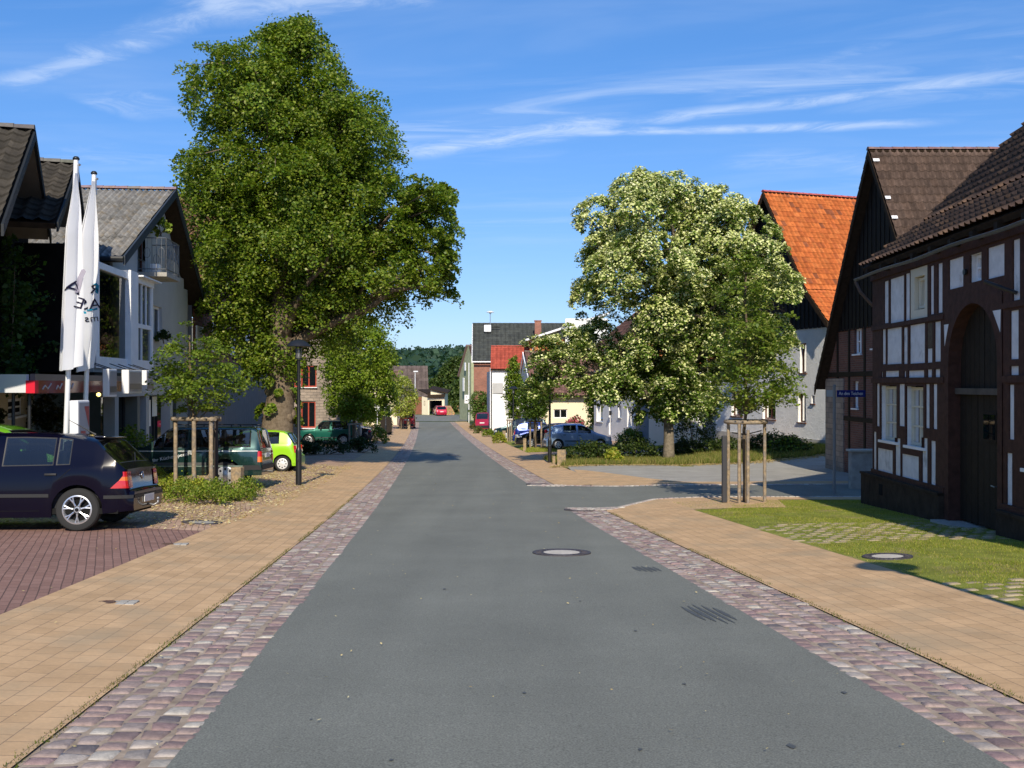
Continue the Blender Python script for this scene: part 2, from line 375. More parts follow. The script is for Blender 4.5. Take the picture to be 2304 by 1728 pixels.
def cstrip(name, xs, g0, g1, ny, dz, m):
    """sheet between y=g0(x) and y=g1(x)"""
    xs = np.asarray(xs, float); a = np.array([g0(x) for x in xs]); b = np.array([g1(x) for x in xs])
    t = np.linspace(0, 1, ny+1); Y = a[:, None]+(b-a)[:, None]*t; X = np.repeat(xs[:, None], ny+1, 1)
    Z = gz(X, Y)+dz; V = np.stack([X, Y, Z], -1).reshape(-1, 3)
    i, j = np.meshgrid(np.arange(len(xs)-1), np.arange(ny), indexing='ij'); k = (i*(ny+1)+j).ravel()
    Q = np.stack([k, k+ny+1, k+ny+2, k+1], 1)
    return struct(npmesh(name, V, Q, m, uv=np.stack([X.ravel(), Y.ravel()], 1)))
M_asph = mat('asphalt', (.178, .182, .154), .8, spec=.3, var=.10, vscale=.7, bump=.004, bscale=150, noisedet=12)
def asphalt_detail():
    nt = M_asph.node_tree; N = nt.nodes; L = nt.links; b = N['Principled BSDF']; src = b.inputs['Base Color'].links[0].from_socket
    tc = [n for n in N if n.type == 'TEX_COORD'][0]
    v = N.new('ShaderNodeTexNoise'); v.inputs['Scale'].default_value = 95; v.inputs['Detail'].default_value = 3; L.new(tc.outputs['Object'], v.inputs['Vector'])
    mr = N.new('ShaderNodeMapRange'); mr.inputs[1].default_value = .3; mr.inputs[2].default_value = .75; mr.inputs[3].default_value = .64; mr.inputs[4].default_value = 1.40; L.new(v.outputs[0], mr.inputs[0])
    # lengthwise wheel tracks and patches
    mp = N.new('ShaderNodeMapping'); mp.inputs['Scale'].default_value = (1.5, .05, 1); L.new(tc.outputs['Object'], mp.inputs[0])
    n2 = N.new('ShaderNodeTexNoise'); n2.inputs['Scale'].default_value = 1; n2.inputs['Detail'].default_value = 3; L.new(mp.outputs[0], n2.inputs['Vector'])
    m2 = N.new('ShaderNodeMapRange'); m2.inputs[1].default_value = .3; m2.inputs[2].default_value = .7; m2.inputs[3].default_value = .92; m2.inputs[4].default_value = 1.08; L.new(n2.outputs[0], m2.inputs[0])
    mu = N.new('ShaderNodeMath'); mu.operation = 'MULTIPLY'; L.new(mr.outputs[0], mu.inputs[0]); L.new(m2.outputs[0], mu.inputs[1])
    cmb = N.new('ShaderNodeCombineColor')
    for i in range(3): L.new(mu.outputs[0], cmb.inputs[i])
    mx = N.new('ShaderNodeMixRGB'); mx.blend_type = 'MULTIPLY'; mx.inputs[0].default_value = 1; L.new(src, mx.inputs[1]); L.new(cmb.outputs[0], mx.inputs[2]); L.new(mx.outputs[0], b.inputs['Base Color'])
asphalt_detail()
M_tan = bricks('tan_pavers', (.49, .32, .17), (.58, .385, .21), (.29, .19, .12), .22, .165, .003, .5, .8, .003, .13, 1.6, rot=0, mossy=((.38, .29, .18), .5, .8, 1.1))
M_red = bricks('red_brown_pavers', (.24, .135, .105), (.29, .17, .135), (.13, .08, .065), .20, .10, .006, .5, .85, .004, .12, 1.2, rot=.32, dist=.05)
M_lay = bricks('bay_pavers', (.42, .27, .19), (.50, .34, .24), (.2, .14, .1), .20, .10, .005, .5, .85, .004, .15, .6, rot=.2, mossy=((.40, .31, .16), .5, .75, .8))
M_gravel = mat('old_grey_asphalt', (.33, .315, .28), .95, spec=.1, var=.14, vscale=1.3, bump=.006, bscale=90, col2=(.40, .38, .34), c2s=14, c2t=(.52, .7))
M_soil = mat('lawn_soil', (.20, .22, .045), .95, spec=.08, var=.3, vscale=2.2, bump=.012, bscale=40, col2=(.26, .20, .10), c2s=1.1, c2t=(.52, .66))
M_field = mat('meadow', (.08, .12, .03), .95, spec=.08, var=.3, vscale=.6, col2=(.13, .13, .05), c2s=.25)
M_dirt = mat('joint_sand', (.34, .27, .205), .95, spec=.1, var=.3, vscale=8, bump=.004, bscale=60, col2=(.16, .15, .07), c2s=3.5, c2t=(.62, .74))

# base sheet to the horizon
xs = np.concatenate([np.linspace(-1500, -160, 12), np.linspace(-150, -32, 16), np.arange(-30, 30.1, 1.0), np.linspace(32, 150, 16), np.linspace(160, 1500, 12)])
ys = np.concatenate([np.arange(-12, 160, 1.0), np.linspace(162, 400, 60), np.linspace(430, 2500, 24)])
Xg, Yg = np.meshgrid(xs, ys); Zg = gz(np.clip(Xg, -60, 60), Yg)-.035
Zg += sm(260, 1100, Yg)*34*(.55+.45*np.sin(Xg*.004+.9))
Vg = np.stack([Xg, Yg, Zg], -1).reshape(-1, 3); nx = len(xs)
i, j = np.meshgrid(np.arange(len(ys)-1), np.arange(nx-1), indexing='ij'); k = (i*nx+j).ravel()
struct(npmesh('ground', Vg, np.stack([k, k+1, k+nx+1, k+nx], 1), M_field, uv=Vg[:, :2]))

Y1 = np.concatenate([np.arange(-6, 60, .75), np.arange(60, 134, 2)])
strip('road', Y1, lambda y: xc(y)-2.03, lambda y: xc(y)+2.03, 8, 0, M_asph)
strip('road', np.arange(133.9, 151.6, 1.6), lambda y: -45, lambda y: 30, 40, .002, M_asph, False)
def near_edge(x): return 21.2+2.0*float(sm(2.0, 3.4, x))+0*x if x > 1.0 else 21.2
def far_edge(x): return 29.3-1.7*float(sm(.6, 3.6, x))+.10*max(0, x-6)
cstrip('side_road', np.concatenate([np.arange(.5, 8, .35), np.arange(8, 40, 1)]), near_edge, far_edge, 10, .003, M_asph)
# setts gutters bed
def rs(name, y0, y1, u0, u1, dz, m, st=.75, nx=4):
    n = max(2, int((y1-y0)/st)+1)
    return strip(name, np.linspace(y0, y1, n), lambda y: xc(y)+u0, lambda y: xc(y)+u1, nx, dz, m)
rs('gutter_bed', -6, 60, -2.8, -2.0, -.008, M_dirt); rs('gutter_bed', 60, 132, -2.8, -2.0, -.008, M_dirt, 2)
rs('gutter_bed', -6, 21.2, 2.0, 2.8, -.008, M_dirt); rs('gutter_bed', 29.3, 132, 2.0, 2.8, -.008, M_dirt, 1)
# pavements
rs('pavement', -6, 132, -4.44, -2.77, .004, M_tan, .75, 3)
rs('pavement', -6, 20.2, 2.77, 4.46, .004, M_tan, .75, 3)
cstrip('pavement', np.arange(1.95, 40, .4), lambda x: 20.1 if x < 5.6 else 22.3, lambda x: near_edge(x)-.12, 5, .006, M_tan)
rs('pavement', 28.95, 132, 2.77, 4.3, .004, M_tan, .75, 3)
cstrip('pavement', np.concatenate([np.arange(2.3, 8, .4), np.arange(8, 40, 1.)]), lambda x: far_edge(x)+.12, lambda x: far_edge(x)+1.55+7.5*(1-float(sm(2.2, 5.2, x))), 8, .008, M_tan)
# left parking: red-brown pavers near, tan bays beyond
strip('parking_area', np.linspace(-6, 15.82, 31), lambda y: -16+0*y, lambda y: xc(y)-4.42, 12, .001, M_red)
strip('parking_area', np.concatenate([[15.8], np.arange(16.5, 80, 1.5)]), lambda y: -16 if y < 60 else -15., lambda y: xc(y)-4.42, 12, .002, M_lay)
rs('path', 80, 131, -9, -4.42, .002, M_lay, 2)
# right side: old grey asphalt apron, lawn, grid pavers
cstrip('gravel_apron', np.concatenate([np.arange(2.2, 8, .4), np.arange(8, 40, 1.)]), lambda x: far_edge(x)+1.4, lambda x: 39.4+.16*x-1.2*math.exp(-((x-9)/3)**2), 14, .001, M_gravel)
strip('lawn', np.concatenate([np.arange(4, 23, .5)]), lambda y: xc(y)+4.40, lambda y: 14+0*y, 16, 0, M_soil, False)
strip('lawn', np.arange(38.5, 47.6, .7), lambda y: xc(y)+4.25, lambda y: 24, 20, -.004, M_soil, False)
strip('lawn', np.arange(54, 132, 2.), lambda y: xc(y)+4.25, lambda y: 26, 14, -.006, M_soil, False)
strip('parking_bay', np.arange(47, 54.6, .8), lambda y: xc(y)+4.2, lambda y: 16, 12, .003, M_lay)
strip('parking_bay', np.arange(60, 110, 2.5), lambda y: xc(y)+5.5, lambda y: 10, 8, .003, M_lay)

# ---------------------------------------------------------------- cobble setts (real stones)
SETC = np.array([(.27, .195, .17), (.225, .16, .145), (.305, .23, .20), (.33, .265, .235), (.36, .31, .265), (.41, .37, .31), (.31, .27, .235), (.16, .135, .13), (.275, .185, .17)])
M_sett = mat('sett_stone', attr=True, rough=.62, spec=.4, var=.22, vscale=26, bump=.005, bscale=75)
def setts(name, y0, y1, u0, u1, ncol, hi=True):
    if hi: t = np.array([0, .05, .22, .78, .95, 1.]); zt = np.array([-.03, -.007, 0, 0, -.007, -.03])
    else: t = np.array([0, .12, .88, 1.]); zt = np.array([-.02, 0, 0, -.02])
    n = len(t); TX, TY = np.meshgrid(t-.5, t-.5); TZ = np.minimum.outer(zt, zt)
    if hi: TZ = TZ+.006*(1-(TX*2)**2)*(1-(TY*2)**2)
    fi, fj = np.meshgrid(np.arange(n-1), np.arange(n-1), indexing='ij'); fk = (fi*n+fj).ravel(); FQ = np.stack([fk, fk+1, fk+n+1, fk+n], 1)
    Vs = []; Qs = []; Cs = []; b = 0; cw = (u1-u0)/ncol
    for c in range(ncol):
        y = y0+rng.uniform(0, .1)
        while y < y1:
            ln = rng.uniform(.10, .185); w = cw*rng.uniform(.90, .99); g = rng.uniform(.005, .014)
            u = u0+(c+.5)*cw+rng.normal(0, .006)+.012*math.sin(y*1.7+c); yc = y+ln/2
            sk = rng.normal(0, .05); tilt = rng.normal(0, .03); tilt2 = rng.normal(0, .035); h = rng.normal(-.001, .0035)
            lx = TX*w; ly = TY*(ln-g)
            # uneven outline
            lx = lx*(1+.09*rng.normal()*TY*2)+sk*ly; ly = ly*(1+.07*rng.normal()*TX*2)
            X = xc(yc)+u+lx-.08*ly; Y = yc+ly; Z = gz(X, Y)+TZ+h+lx*tilt+ly*tilt2
            Vs.append(np.stack([X.ravel(), Y.ravel(), Z.ravel()], 1)); Qs.append(FQ+b); b += n*n
            cc = SETC[rng.choice(9, p=[.2, .14, .19, .15, .1, .05, .07, .03, .07])]*rng.uniform(.85, 1.15); Cs.append(np.repeat(cc[None], len(FQ), 0))
            y += ln
    o = npmesh(name, np.concatenate(Vs), np.concatenate(Qs), M_sett, col=np.concatenate(Cs), smooth=True)
    tag(o, kind='structure'); return o
setts('cobble_gutter', 1.5, 30, -2.77, -2.0, 5); setts('cobble_gutter', 30, 131, -2.77, -2.0, 5, False)
setts('cobble_gutter', 1.5, 21.3, 2.0, 2.77, 5); setts('cobble_gutter', 29.4, 131, 2.0, 2.77, 5, False)
def sett_line(name, pts, w=.14, n=1):
    """curved course(s) of setts along a plan polyline"""
    Vs = []; Qs = []; Cs = []; b = 0; pts = [Vector((p[0], p[1], 0)) for p in pts]
    t = np.array([0, .12, .88, 1.]); zt = np.array([-.02, 0, 0, -.02]); TX, TY = np.meshgrid(t-.5, t-.5); TZ = np.minimum.outer(zt, zt)+.022
    fi, fj = np.meshgrid(np.arange(3), np.arange(3), indexing='ij'); fk = (fi*4+fj).ravel(); FQ = np.stack([fk, fk+1, fk+5, fk+4], 1)
    for a, c in zip(pts[:-1], pts[1:]):
        d = (c-a); L_ = d.length; d /= L_; nn = Vector((d.y, -d.x, 0)); s = 0
        while s < L_:
            ln = random.uniform(.1, .17)
            for q in range(n):
                p = a+d*(s+ln/2)+nn*(w*(q+.5)); X = p.x+d.x*TX*(ln-.014)+nn.x*TY*w*.93; Y = p.y+d.y*TX*(ln-.014)+nn.y*TY*w*.93; Z = gz(X, Y)+TZ
                Vs.append(np.stack([X.ravel(), Y.ravel(), Z.ravel()], 1)); Qs.append(FQ+b); b += 16
                cc = SETC[random.choice([3, 4, 5, 6, 5, 2, 4])]*random.uniform(1.0, 1.35); Cs.append(np.repeat(cc[None], 9, 0))
            s += ln
    return struct(npmesh(name, np.concatenate(Vs), np.concatenate(Qs), M_sett, col=np.concatenate(Cs), smooth=True))
ne = [(x, near_edge(x)-.02) for x in np.arange(1.25, 22, .5)]; fe = [(x, far_edge(x)+.16) for x in np.arange(.9, 22, .5)]
sett_line('cobble_edge', ne, .14, 1); sett_line('cobble_edge', fe, .14, 1)
# fan of setts closing the gutter at the corner
for q in range(4): sett_line('cobble_edge', [(1.15+.09*q, 21.12-.14*q), (1.7, 21.1-.14*q+.05), (2.3-.08*q, 21.25-.13*q)], .14, 1)
sett_line('cobble_edge', [(.55, 29.2), (1.0, 28.95), (1.5, 28.9)], .14, 2)

# grid pavers with grass joints on the right verge (single tan blocks)
M_block = mat('grid_block', attr=True, rough=.85, spec=.2, var=.15, vscale=20, bump=.004, bscale=70)
def grid_pavers(name, inside, y0, y1, x0, x1):
    Vs = []; Qs = []; Cs = []; b = 0; y = y0; row = 0
    t = np.array([0, .1, .9, 1.]); zt = np.array([-.02, 0, 0, -.02]); TX, TY = np.meshgrid(t-.5, t-.5); TZ = np.minimum.outer(zt, zt)+.014
    fi, fj = np.meshgrid(np.arange(3), np.arange(3), indexing='ij'); fk = (fi*4+fj).ravel(); FQ = np.stack([fk, fk+1, fk+5, fk+4], 1)
    while y < y1:
        x = x0+(.12 if row % 2 else 0)
        while x < x1:
            xx, yy = x, y+.12*(x-4)
            if inside(xx, yy) and rng.random() > .05:
                X = xx+TX*.185+rng.normal(0, .004); Y = yy+TY*.135+.10*TX*.2; Z = gz(X, Y)+TZ-rng.uniform(.004, .016)
                Vs.append(np.stack([X.ravel(), Y.ravel(), Z.ravel()], 1)); Qs.append(FQ+b); b += 16
                cc = np.array((.37, .30, .19))*rng.uniform(.75, 1.15); Cs.append(np.repeat(cc[None], 9, 0))
            x += .245
        y += .20; row += 1
    o = npmesh(name, np.concatenate(Vs), np.concatenate(Qs), M_block, col=np.concatenate(Cs)); return struct(o)
def in_grid(x, y):
    yy = y-.12*(x-4)
    u = x-xc(y)
    return u > 4.5 and x < 7.6 and (13.85 < yy < 16.6 or 5 < yy < 10.3)
grid_pavers('grid_pavers', lambda x, y: in_grid(x, y), 5, 17.5, 3.3, 7.5)

# ---------------------------------------------------------------- grass blades
def blades(name, pts, h0, h1, w, cols, label=None, lean=.35, parent=None, stuff=True):
    pts = np.asarray(pts); n = len(pts); h = rng.uniform(h0, h1, n); a = rng.uniform(0, 2*np.pi, n); ww = w*rng.uniform(.6, 1.3, n)
    Z = gz(pts[:, 0], pts[:, 1])-.01; B = np.stack([pts[:, 0], pts[:, 1], Z], 1)
    dx = np.stack([np.cos(a), np.sin(a), 0*a], 1)*ww[:, None]/2; ln = rng.normal(0, lean, (n, 2))*h[:, None]
    top = B+np.stack([ln[:, 0], ln[:, 1], h], 1)
    V = np.stack([B-dx, B+dx, top], 1).reshape(-1, 3); Q = np.arange(3*n).reshape(-1, 3)
    cc = np.asarray(cols)[rng.integers(0, len(cols), n)]*rng.uniform(.7, 1.25, (n, 1))
    o = npmesh(name, V, Q, M_grassb, col=cc, parent=parent)
    if stuff: tag(o, label, 'grass', kind='stuff')
    return o
def fbm2(x, y, s=1.0):
    return (np.sin(x*1.3*s+1.7*np.sin(y*.9*s))+np.sin(y*1.7*s+2.1*np.sin(x*.7*s)+1)+.5*np.sin(3.1*s*x+2.2*s*y))/2.5
GC = [(.25, .29, .03), (.31, .32, .05), (.20, .26, .028), (.40, .35, .10)]
P = np.stack([rng.uniform(3.2, 9.6, 300000), rng.uniform(7.5, 23.0, 300000)], 1)
u = P[:, 0]-xc(P[:, 1]); yy = P[:, 1]-.12*(P[:, 0]-4); grid = ((yy > 13.85) & (yy < 16.6)) | (yy < 10.3)
bare = fbm2(P[:, 0], P[:, 1], 1.2) < (-.25+.5*(u < 5.4))
keep = (u > 4.5) & (P[:, 0] < 7.45+.042*(P[:, 1]-21.4)+1.5*(P[:, 1] > 21.4)) & ~(bare & (rng.random(len(P)) < .75)) & ~(grid & (rng.random(len(P)) < .35)) & ~((P[:, 1] > 22.1))
keep &= (np.hypot(P[:, 0]-4.68, P[:, 1]-12.41) > .33) & (np.hypot(P[:, 0]-5.05, P[:, 1]-21.6) > .45)
blades('lawn_grass', P[keep], .012, .036, .011, GC, 'short green lawn grass between pavement and timbered house')
P = np.stack([rng.uniform(1, 19, 150000), rng.uniform(38.6, 47, 150000)], 1); u = P[:, 0]-xc(P[:, 1])
keep = (u > 4.4) & (P[:, 1] > 39.4+.16*P[:, 0]-1.2*np.exp(-((P[:, 0]-9)/3)**2)+.25*fbm2(P[:, 0], P[:, 1], 2)) & (P[:, 0] < 15)
blades('verge_grass', P[keep], .06, .28, .03, [(.17, .20, .035), (.24, .23, .06), (.13, .18, .03), (.36, .29, .11)], 'long rough grass under the pale flowering lime tree')
P = np.stack([rng.uniform(.5, 9, 16000), rng.uniform(54, 60, 16000)], 1); u = P[:, 0]-xc(P[:, 1])
blades('verge_grass', P[(u > 4.4)], .03, .12, .04, GC, 'thin grass around the light blue car')
# moss and grass in the joint between setts and pavement
for nm, uu, y0, y1, n in (('joint_moss', -2.79, 3.5, 26, 5200), ('joint_moss', 2.80, 3.5, 20, 4200)):
    y = rng.uniform(y0, y1, n); y = y[(fbm2(y, y*0, 2.3) > -.35)]; P = np.stack([xc(y)+uu+rng.normal(0, .018, len(y)), y], 1)
    blades(nm, P, .01, .035, .012, [(.10, .14, .02), (.14, .15, .03), (.17, .14, .05)], ('moss tufts along the left cobble gutter' if uu < 0 else 'moss tufts along the right cobble gutter'))
# fallen lime bracts
def flakes(name, P, s0, s1, cols, label):
    n = len(P); a = rng.uniform(0, 6.28, n); s = rng.uniform(s0, s1, n); Z = gz(P[:, 0], P[:, 1])+.016+rng.uniform(0, .012, n)
    B = np.stack([P[:, 0], P[:, 1], Z], 1); d1 = np.stack([np.cos(a), np.sin(a), rng.normal(0, .2, n)], 1)*s[:, None]; d2 = np.stack([-np.sin(a), np.cos(a), rng.normal(0, .3, n)], 1)*s[:, None]*.45
    V = np.stack([B-d1, B-d2, B+d1, B+d2], 1).reshape(-1, 3); cc = np.asarray(cols)[rng.integers(0, len(cols), n)]*rng.uniform(.75, 1.2, (n, 1))
    tag(npmesh(name, V, np.arange(4*n).reshape(-1, 4), M_leafpale, col=cc), label, 'leaf litter', kind='stuff')
BC = [(.55, .45, .20), (.62, .50, .24), (.50, .36, .14), (.66, .58, .34)]
P = np.stack([rng.uniform(-13, -4.8, 46000), rng.uniform(15.6, 40, 46000)], 1); u = P[:, 0]-xc(P[:, 1])
dens = np.exp(-np.clip(-4.75-u, None, 0)**2*2)*(.35+.65*(fbm2(P[:, 0], P[:, 1], 1.5) > -.2))*np.clip((P[:, 1]-15.4)/2.5, .05, 1)
P = P[(rng.random(len(P)) < dens) & (u < -4.0)]; flakes('fallen_bracts', P, .014, .045, BC, 'yellowish fallen lime bracts strewn over the parking bays')
P = np.stack([rng.uniform(-9, 2.5, 900), rng.uniform(5, 40, 900)], 1); flakes('fallen_leaves', P, .006, .018, BC, 'single pale leaf scraps scattered on road and pavement')
P = np.stack([rng.uniform(1.5, 14, 9000), np.zeros(9000)], 1); P[:, 1] = 39.4+.16*P[:, 0]-1.2*np.exp(-((P[:, 0]-9)/3)**2)+rng.normal(0, .35, 9000); flakes('dry_litter', P, .02, .06, [(.45, .33, .13), (.5, .4, .2)], 'dry straw coloured litter along the verge edge')

# ---------------------------------------------------------------- covers and marks in the road
M_iron = mat('cast_iron', (.09, .08, .085), .6, metal=.4, var=.2, vscale=30, bump=.006, bscale=60)
def cover(name, x, y, r, label, ring=True, fill=M_conc, square=False, h=.006):
    t = thing(name, label, 'manhole cover', (x, y, gzf(x, y)), 0)
    def P(px, py, dz): return (px, py, gzf(px, py)+dz)
    m = MB(); n = 40
    for k_, (r0, r1, z0, z1) in enumerate(((r*.60, r*.66, h+.003, h+.006), (r*.66, r*.7, h+.006, h), (r*.7, r*.92, h, h+.002), (r*.92, r, h+.002, h+.008), (r, r*1.01, h+.008, -.03))):
        for j_ in range(n):
            a0, a1 = 2*math.pi*j_/n, 2*math.pi*(j_+1)/n
            m.quad(P(x+r0*math.cos(a0), y+r0*math.sin(a0), z0), P(x+r1*math.cos(a0), y+r1*math.sin(a0), z1), P(x+r1*math.cos(a1), y+r1*math.sin(a1), z1), P(x+r0*math.cos(a1), y+r0*math.sin(a1), z0))
    if ring:
        for j_ in range(24):
            a0 = 2*math.pi*j_/24; rr = r*.8; m.cbox(P(x+rr*math.cos(a0), y+rr*math.sin(a0), h+.004), .07*r/.4, .02, .006, rz=a0)
        m.build('ring', M_iron, t)
    c = MB(); rr = r*.62 if ring else r
    c.poly([P(x+rr*math.cos(2*math.pi*j_/n), y+rr*math.sin(2*math.pi*j_/n), h+.005) for j_ in range(n)]); c.build('lid', fill, t)
    return t
M_lid = mat('concrete_lid', (.50, .46, .40), .85, spec=.2, var=.15, vscale=12, bump=.003, bscale=90)
cover('manhole_cover', .67, 13.44, .395, 'round iron and concrete manhole cover in the road', fill=M_lid)
cover('manhole_cover', 4.68, 12.41, .30, 'pale round concrete cover lying in the lawn', fill=M_lid)
cover('manhole_cover', -5.31, 17.06, .34, 'round cover among fallen bracts beside the dark hatchback', fill=M_conc)
cover('manhole_cover', -3.05, 52, .33, 'small distant manhole cover on the shaded road', fill=M_conc)
cover('manhole_cover', 1.42, 20.75, .34, 'round iron cover set in the cobbled corner', fill=bricks('cv', (.3, .22, .22), (.4, .36, .33), (.2, .17, .14), .12, .1, .01))
cover('manhole_cover', .75, 29.6, .34, 'round iron cover in the cobbled far corner of the junction', fill=bricks('cv', 0, 0, 0, 1, 1))
M_valve = mat('valve_iron', (.13, .075, .05), .7, metal=.3, var=.3, vscale=30)
def valve(x, y, rz, label):
    t = thing('valve_cover', label, 'street valve cover', (x, y, gzf(x, y)), rz)
    b = MB(); s = .165
    for q in range(2):
        for r_ in range(2): b.bbox_((.10+.045*(q-.5)*2, .045*(r_-.5)*2, .0), .084, .084, .02, .005)
    b.build('concrete_blocks', M_conc, t, local=True)
    r_ = MB(); r_.lathe((-.09, 0, 0), [(.001, .010), (.055, .010), (.062, .004), (.07, .012), (.082, .012), (.084, -.01)], 24); r_.build('iron_cap', M_valve, t, local=True, smooth=True, angle=30)
    f = MB(); f.bbox_((-.09, 0, -.002), .185, .185, .014, .005); f.build('frame', M_conc, t, local=True)
valve(-3.69, 9.28, .05, 'rusty valve cap in pale concrete blocks in the near left pavement')
valve(-4.72, 13.9, .1, 'small valve cover farther along the left pavement')
# oily tyre marks: thin dark films with ragged stripes
def marks(name, x, y, w_, l, label, skew=0):
    m = MB(); n = 5
    for q in range(n):
        xx = x-w_/2+w_*(q+.5)/n; a = y-l*(.5-.06*abs(q-2))*random.uniform(.8, 1.05); b_ = y+l*(.5-.05*abs(q-2))*random.uniform(.85, 1.05); hw = w_/n*random.choice([.36, .42, .3])
        K = 6; pts = []
        for i_ in range(K+1):
            yy_ = a+(b_-a)*i_/K; tp = min(1, 3*min(i_, K-i_)/K+.15); pts.append((xx+skew*(yy_-y)-hw*tp, yy_)); 
        for i_ in range(K, -1, -1):
            yy_ = a+(b_-a)*i_/K; tp = min(1, 3*min(i_, K-i_)/K+.15); pts.append((xx+skew*(yy_-y)+hw*tp, yy_))
        for i_ in range(K):
            A, B_, C_, D_ = pts[i_], pts[2*K+1-i_], pts[2*K-i_], pts[i_+1]
            m.quad(*[(p_[0], p_[1], gzf(*p_)+.004) for p_ in (A, B_, C_, D_)])
    o = m.build(name, M_mark); tag(o, kind='structure'); return o
M_mark = mat('rubber_mark', (.085, .09, .088), .6, spec=.3, var=.3, vscale=40)
x_, y_, _ = G(1597, 1382); marks('tyre_marks', x_, y_, .34, .95, '', -.14)
x_, y_, _ = G(1456, 1281); marks('tyre_marks', x_, y_, .30, .55, '', -.14)
for sx_, sy_, s_ in ((1000, 1326, .05), (1305, 1353, .03), (1430, 1420, .035), (1180, 1560, .03), (1780, 1680, .05), (1440, 1688, .03), (1900, 1560, .04), (960, 1204, .05), (880, 1712, .025), (1330, 1170, .05), (1540, 1540, .03), (700, 1620, .02)):
    x_, y_, _ = G(sx_, sy_); mk = MB(); mk.poly([(px_, py_, gzf(px_, py_)+.005) for px_, py_ in ((x_+s_*.45*math.cos(a)*random.uniform(.6, 1.2), y_+s_*.8*math.sin(a)*random.uniform(.6, 1.2)) for a in np.linspace(0, 5.6, 9))]); tag(mk.build('road_stain', M_mark), kind='structure')
# ================================================================== BUILDINGS
M_timber = mat('oxblood_timber', (.062, .028, .020), .75, spec=.2, var=.3, vscale=9, bump=.006, bscale=30)
M_infill = mat('lime_infill', (.70, .69, .68), .9, spec=.1, var=.12, vscale=5, bump=.006, bscale=45, col2=(.36, .34, .32), c2s=2.3, c2t=(.60, .78))
M_door = mat('dark_brown_boards', (.022, .016, .011), .7, spec=.2, var=.25, vscale=7, bump=.006, bscale=25)
M_board = mat('tarred_boards', (.014, .012, .011), .8, spec=.15, var=.3, vscale=5, bump=.02, wave=(2.6, .012, 'SAW'))
M_eave = mat('eave_wood', (.035, .024, .016), .85, spec=.1, var=.3, vscale=8)
M_tile = mat('brown_tile', attr=True, rough=.82, spec=.2, var=.25, vscale=6, bump=.004, bscale=50)
M_stucco = mat('rough_stucco', (.82, .82, .80), .92, spec=.1, var=.07, vscale=2, bump=.03, bscale=9)
M_render = mat('smooth_render', (.74, .74, .74), .9, spec=.1, var=.05, vscale=1.5, bump=.004, bscale=40)
M_greyr = mat('grey_render', (.44, .44, .43), .9, spec=.1, var=.08, vscale=1.2, bump=.006, bscale=30)
M_creamr = mat('cream_render', (.80, .70, .50), .9, spec=.1, var=.05, vscale=1.2)
M_whiter = mat('white_render', (.82, .82, .80), .9, spec=.1, var=.04, vscale=1.5, bump=.004, bscale=30)
M_plinth = mat('dark_plinth', (.045, .033, .024), .9, spec=.1, var=.35, vscale=4, bump=.02, bscale=8)
M_brick = bricks('old_brick', (.20, .085, .06), (.13, .06, .045), (.16, .13, .11), .25, .075, .01, .5, .9, .006)
M_brickr = bricks('red_brick', (.33, .13, .085), (.25, .10, .07), (.30, .24, .2), .25, .08, .008, .5, .9, .006)
M_stone = bricks('grey_stone', (.36, .29, .23), (.27, .22, .18), (.22, .19, .16), .42, .19, .012, .45, .95, .02, .2, 2)
M_shingle = bricks('hung_tiles', (.30, .13, .09), (.24, .10, .07), (.10, .05, .04), .2, .17, .008, .5, .8, .01)
M_orangew = mat('orange_boards', (.45, .17, .06), .7, spec=.2, var=.2, vscale=4, wave=(2.5, .01, 'SAW'))
M_slate = mat('grey_green_slate', (.34, .36, .22), .8, spec=.2, var=.15, vscale=2)
M_frameb = mat('brown_frame', (.13, .045, .025), .5, spec=.4)
M_framer = mat('red_frame', (.35, .05, .025), .45, spec=.4)
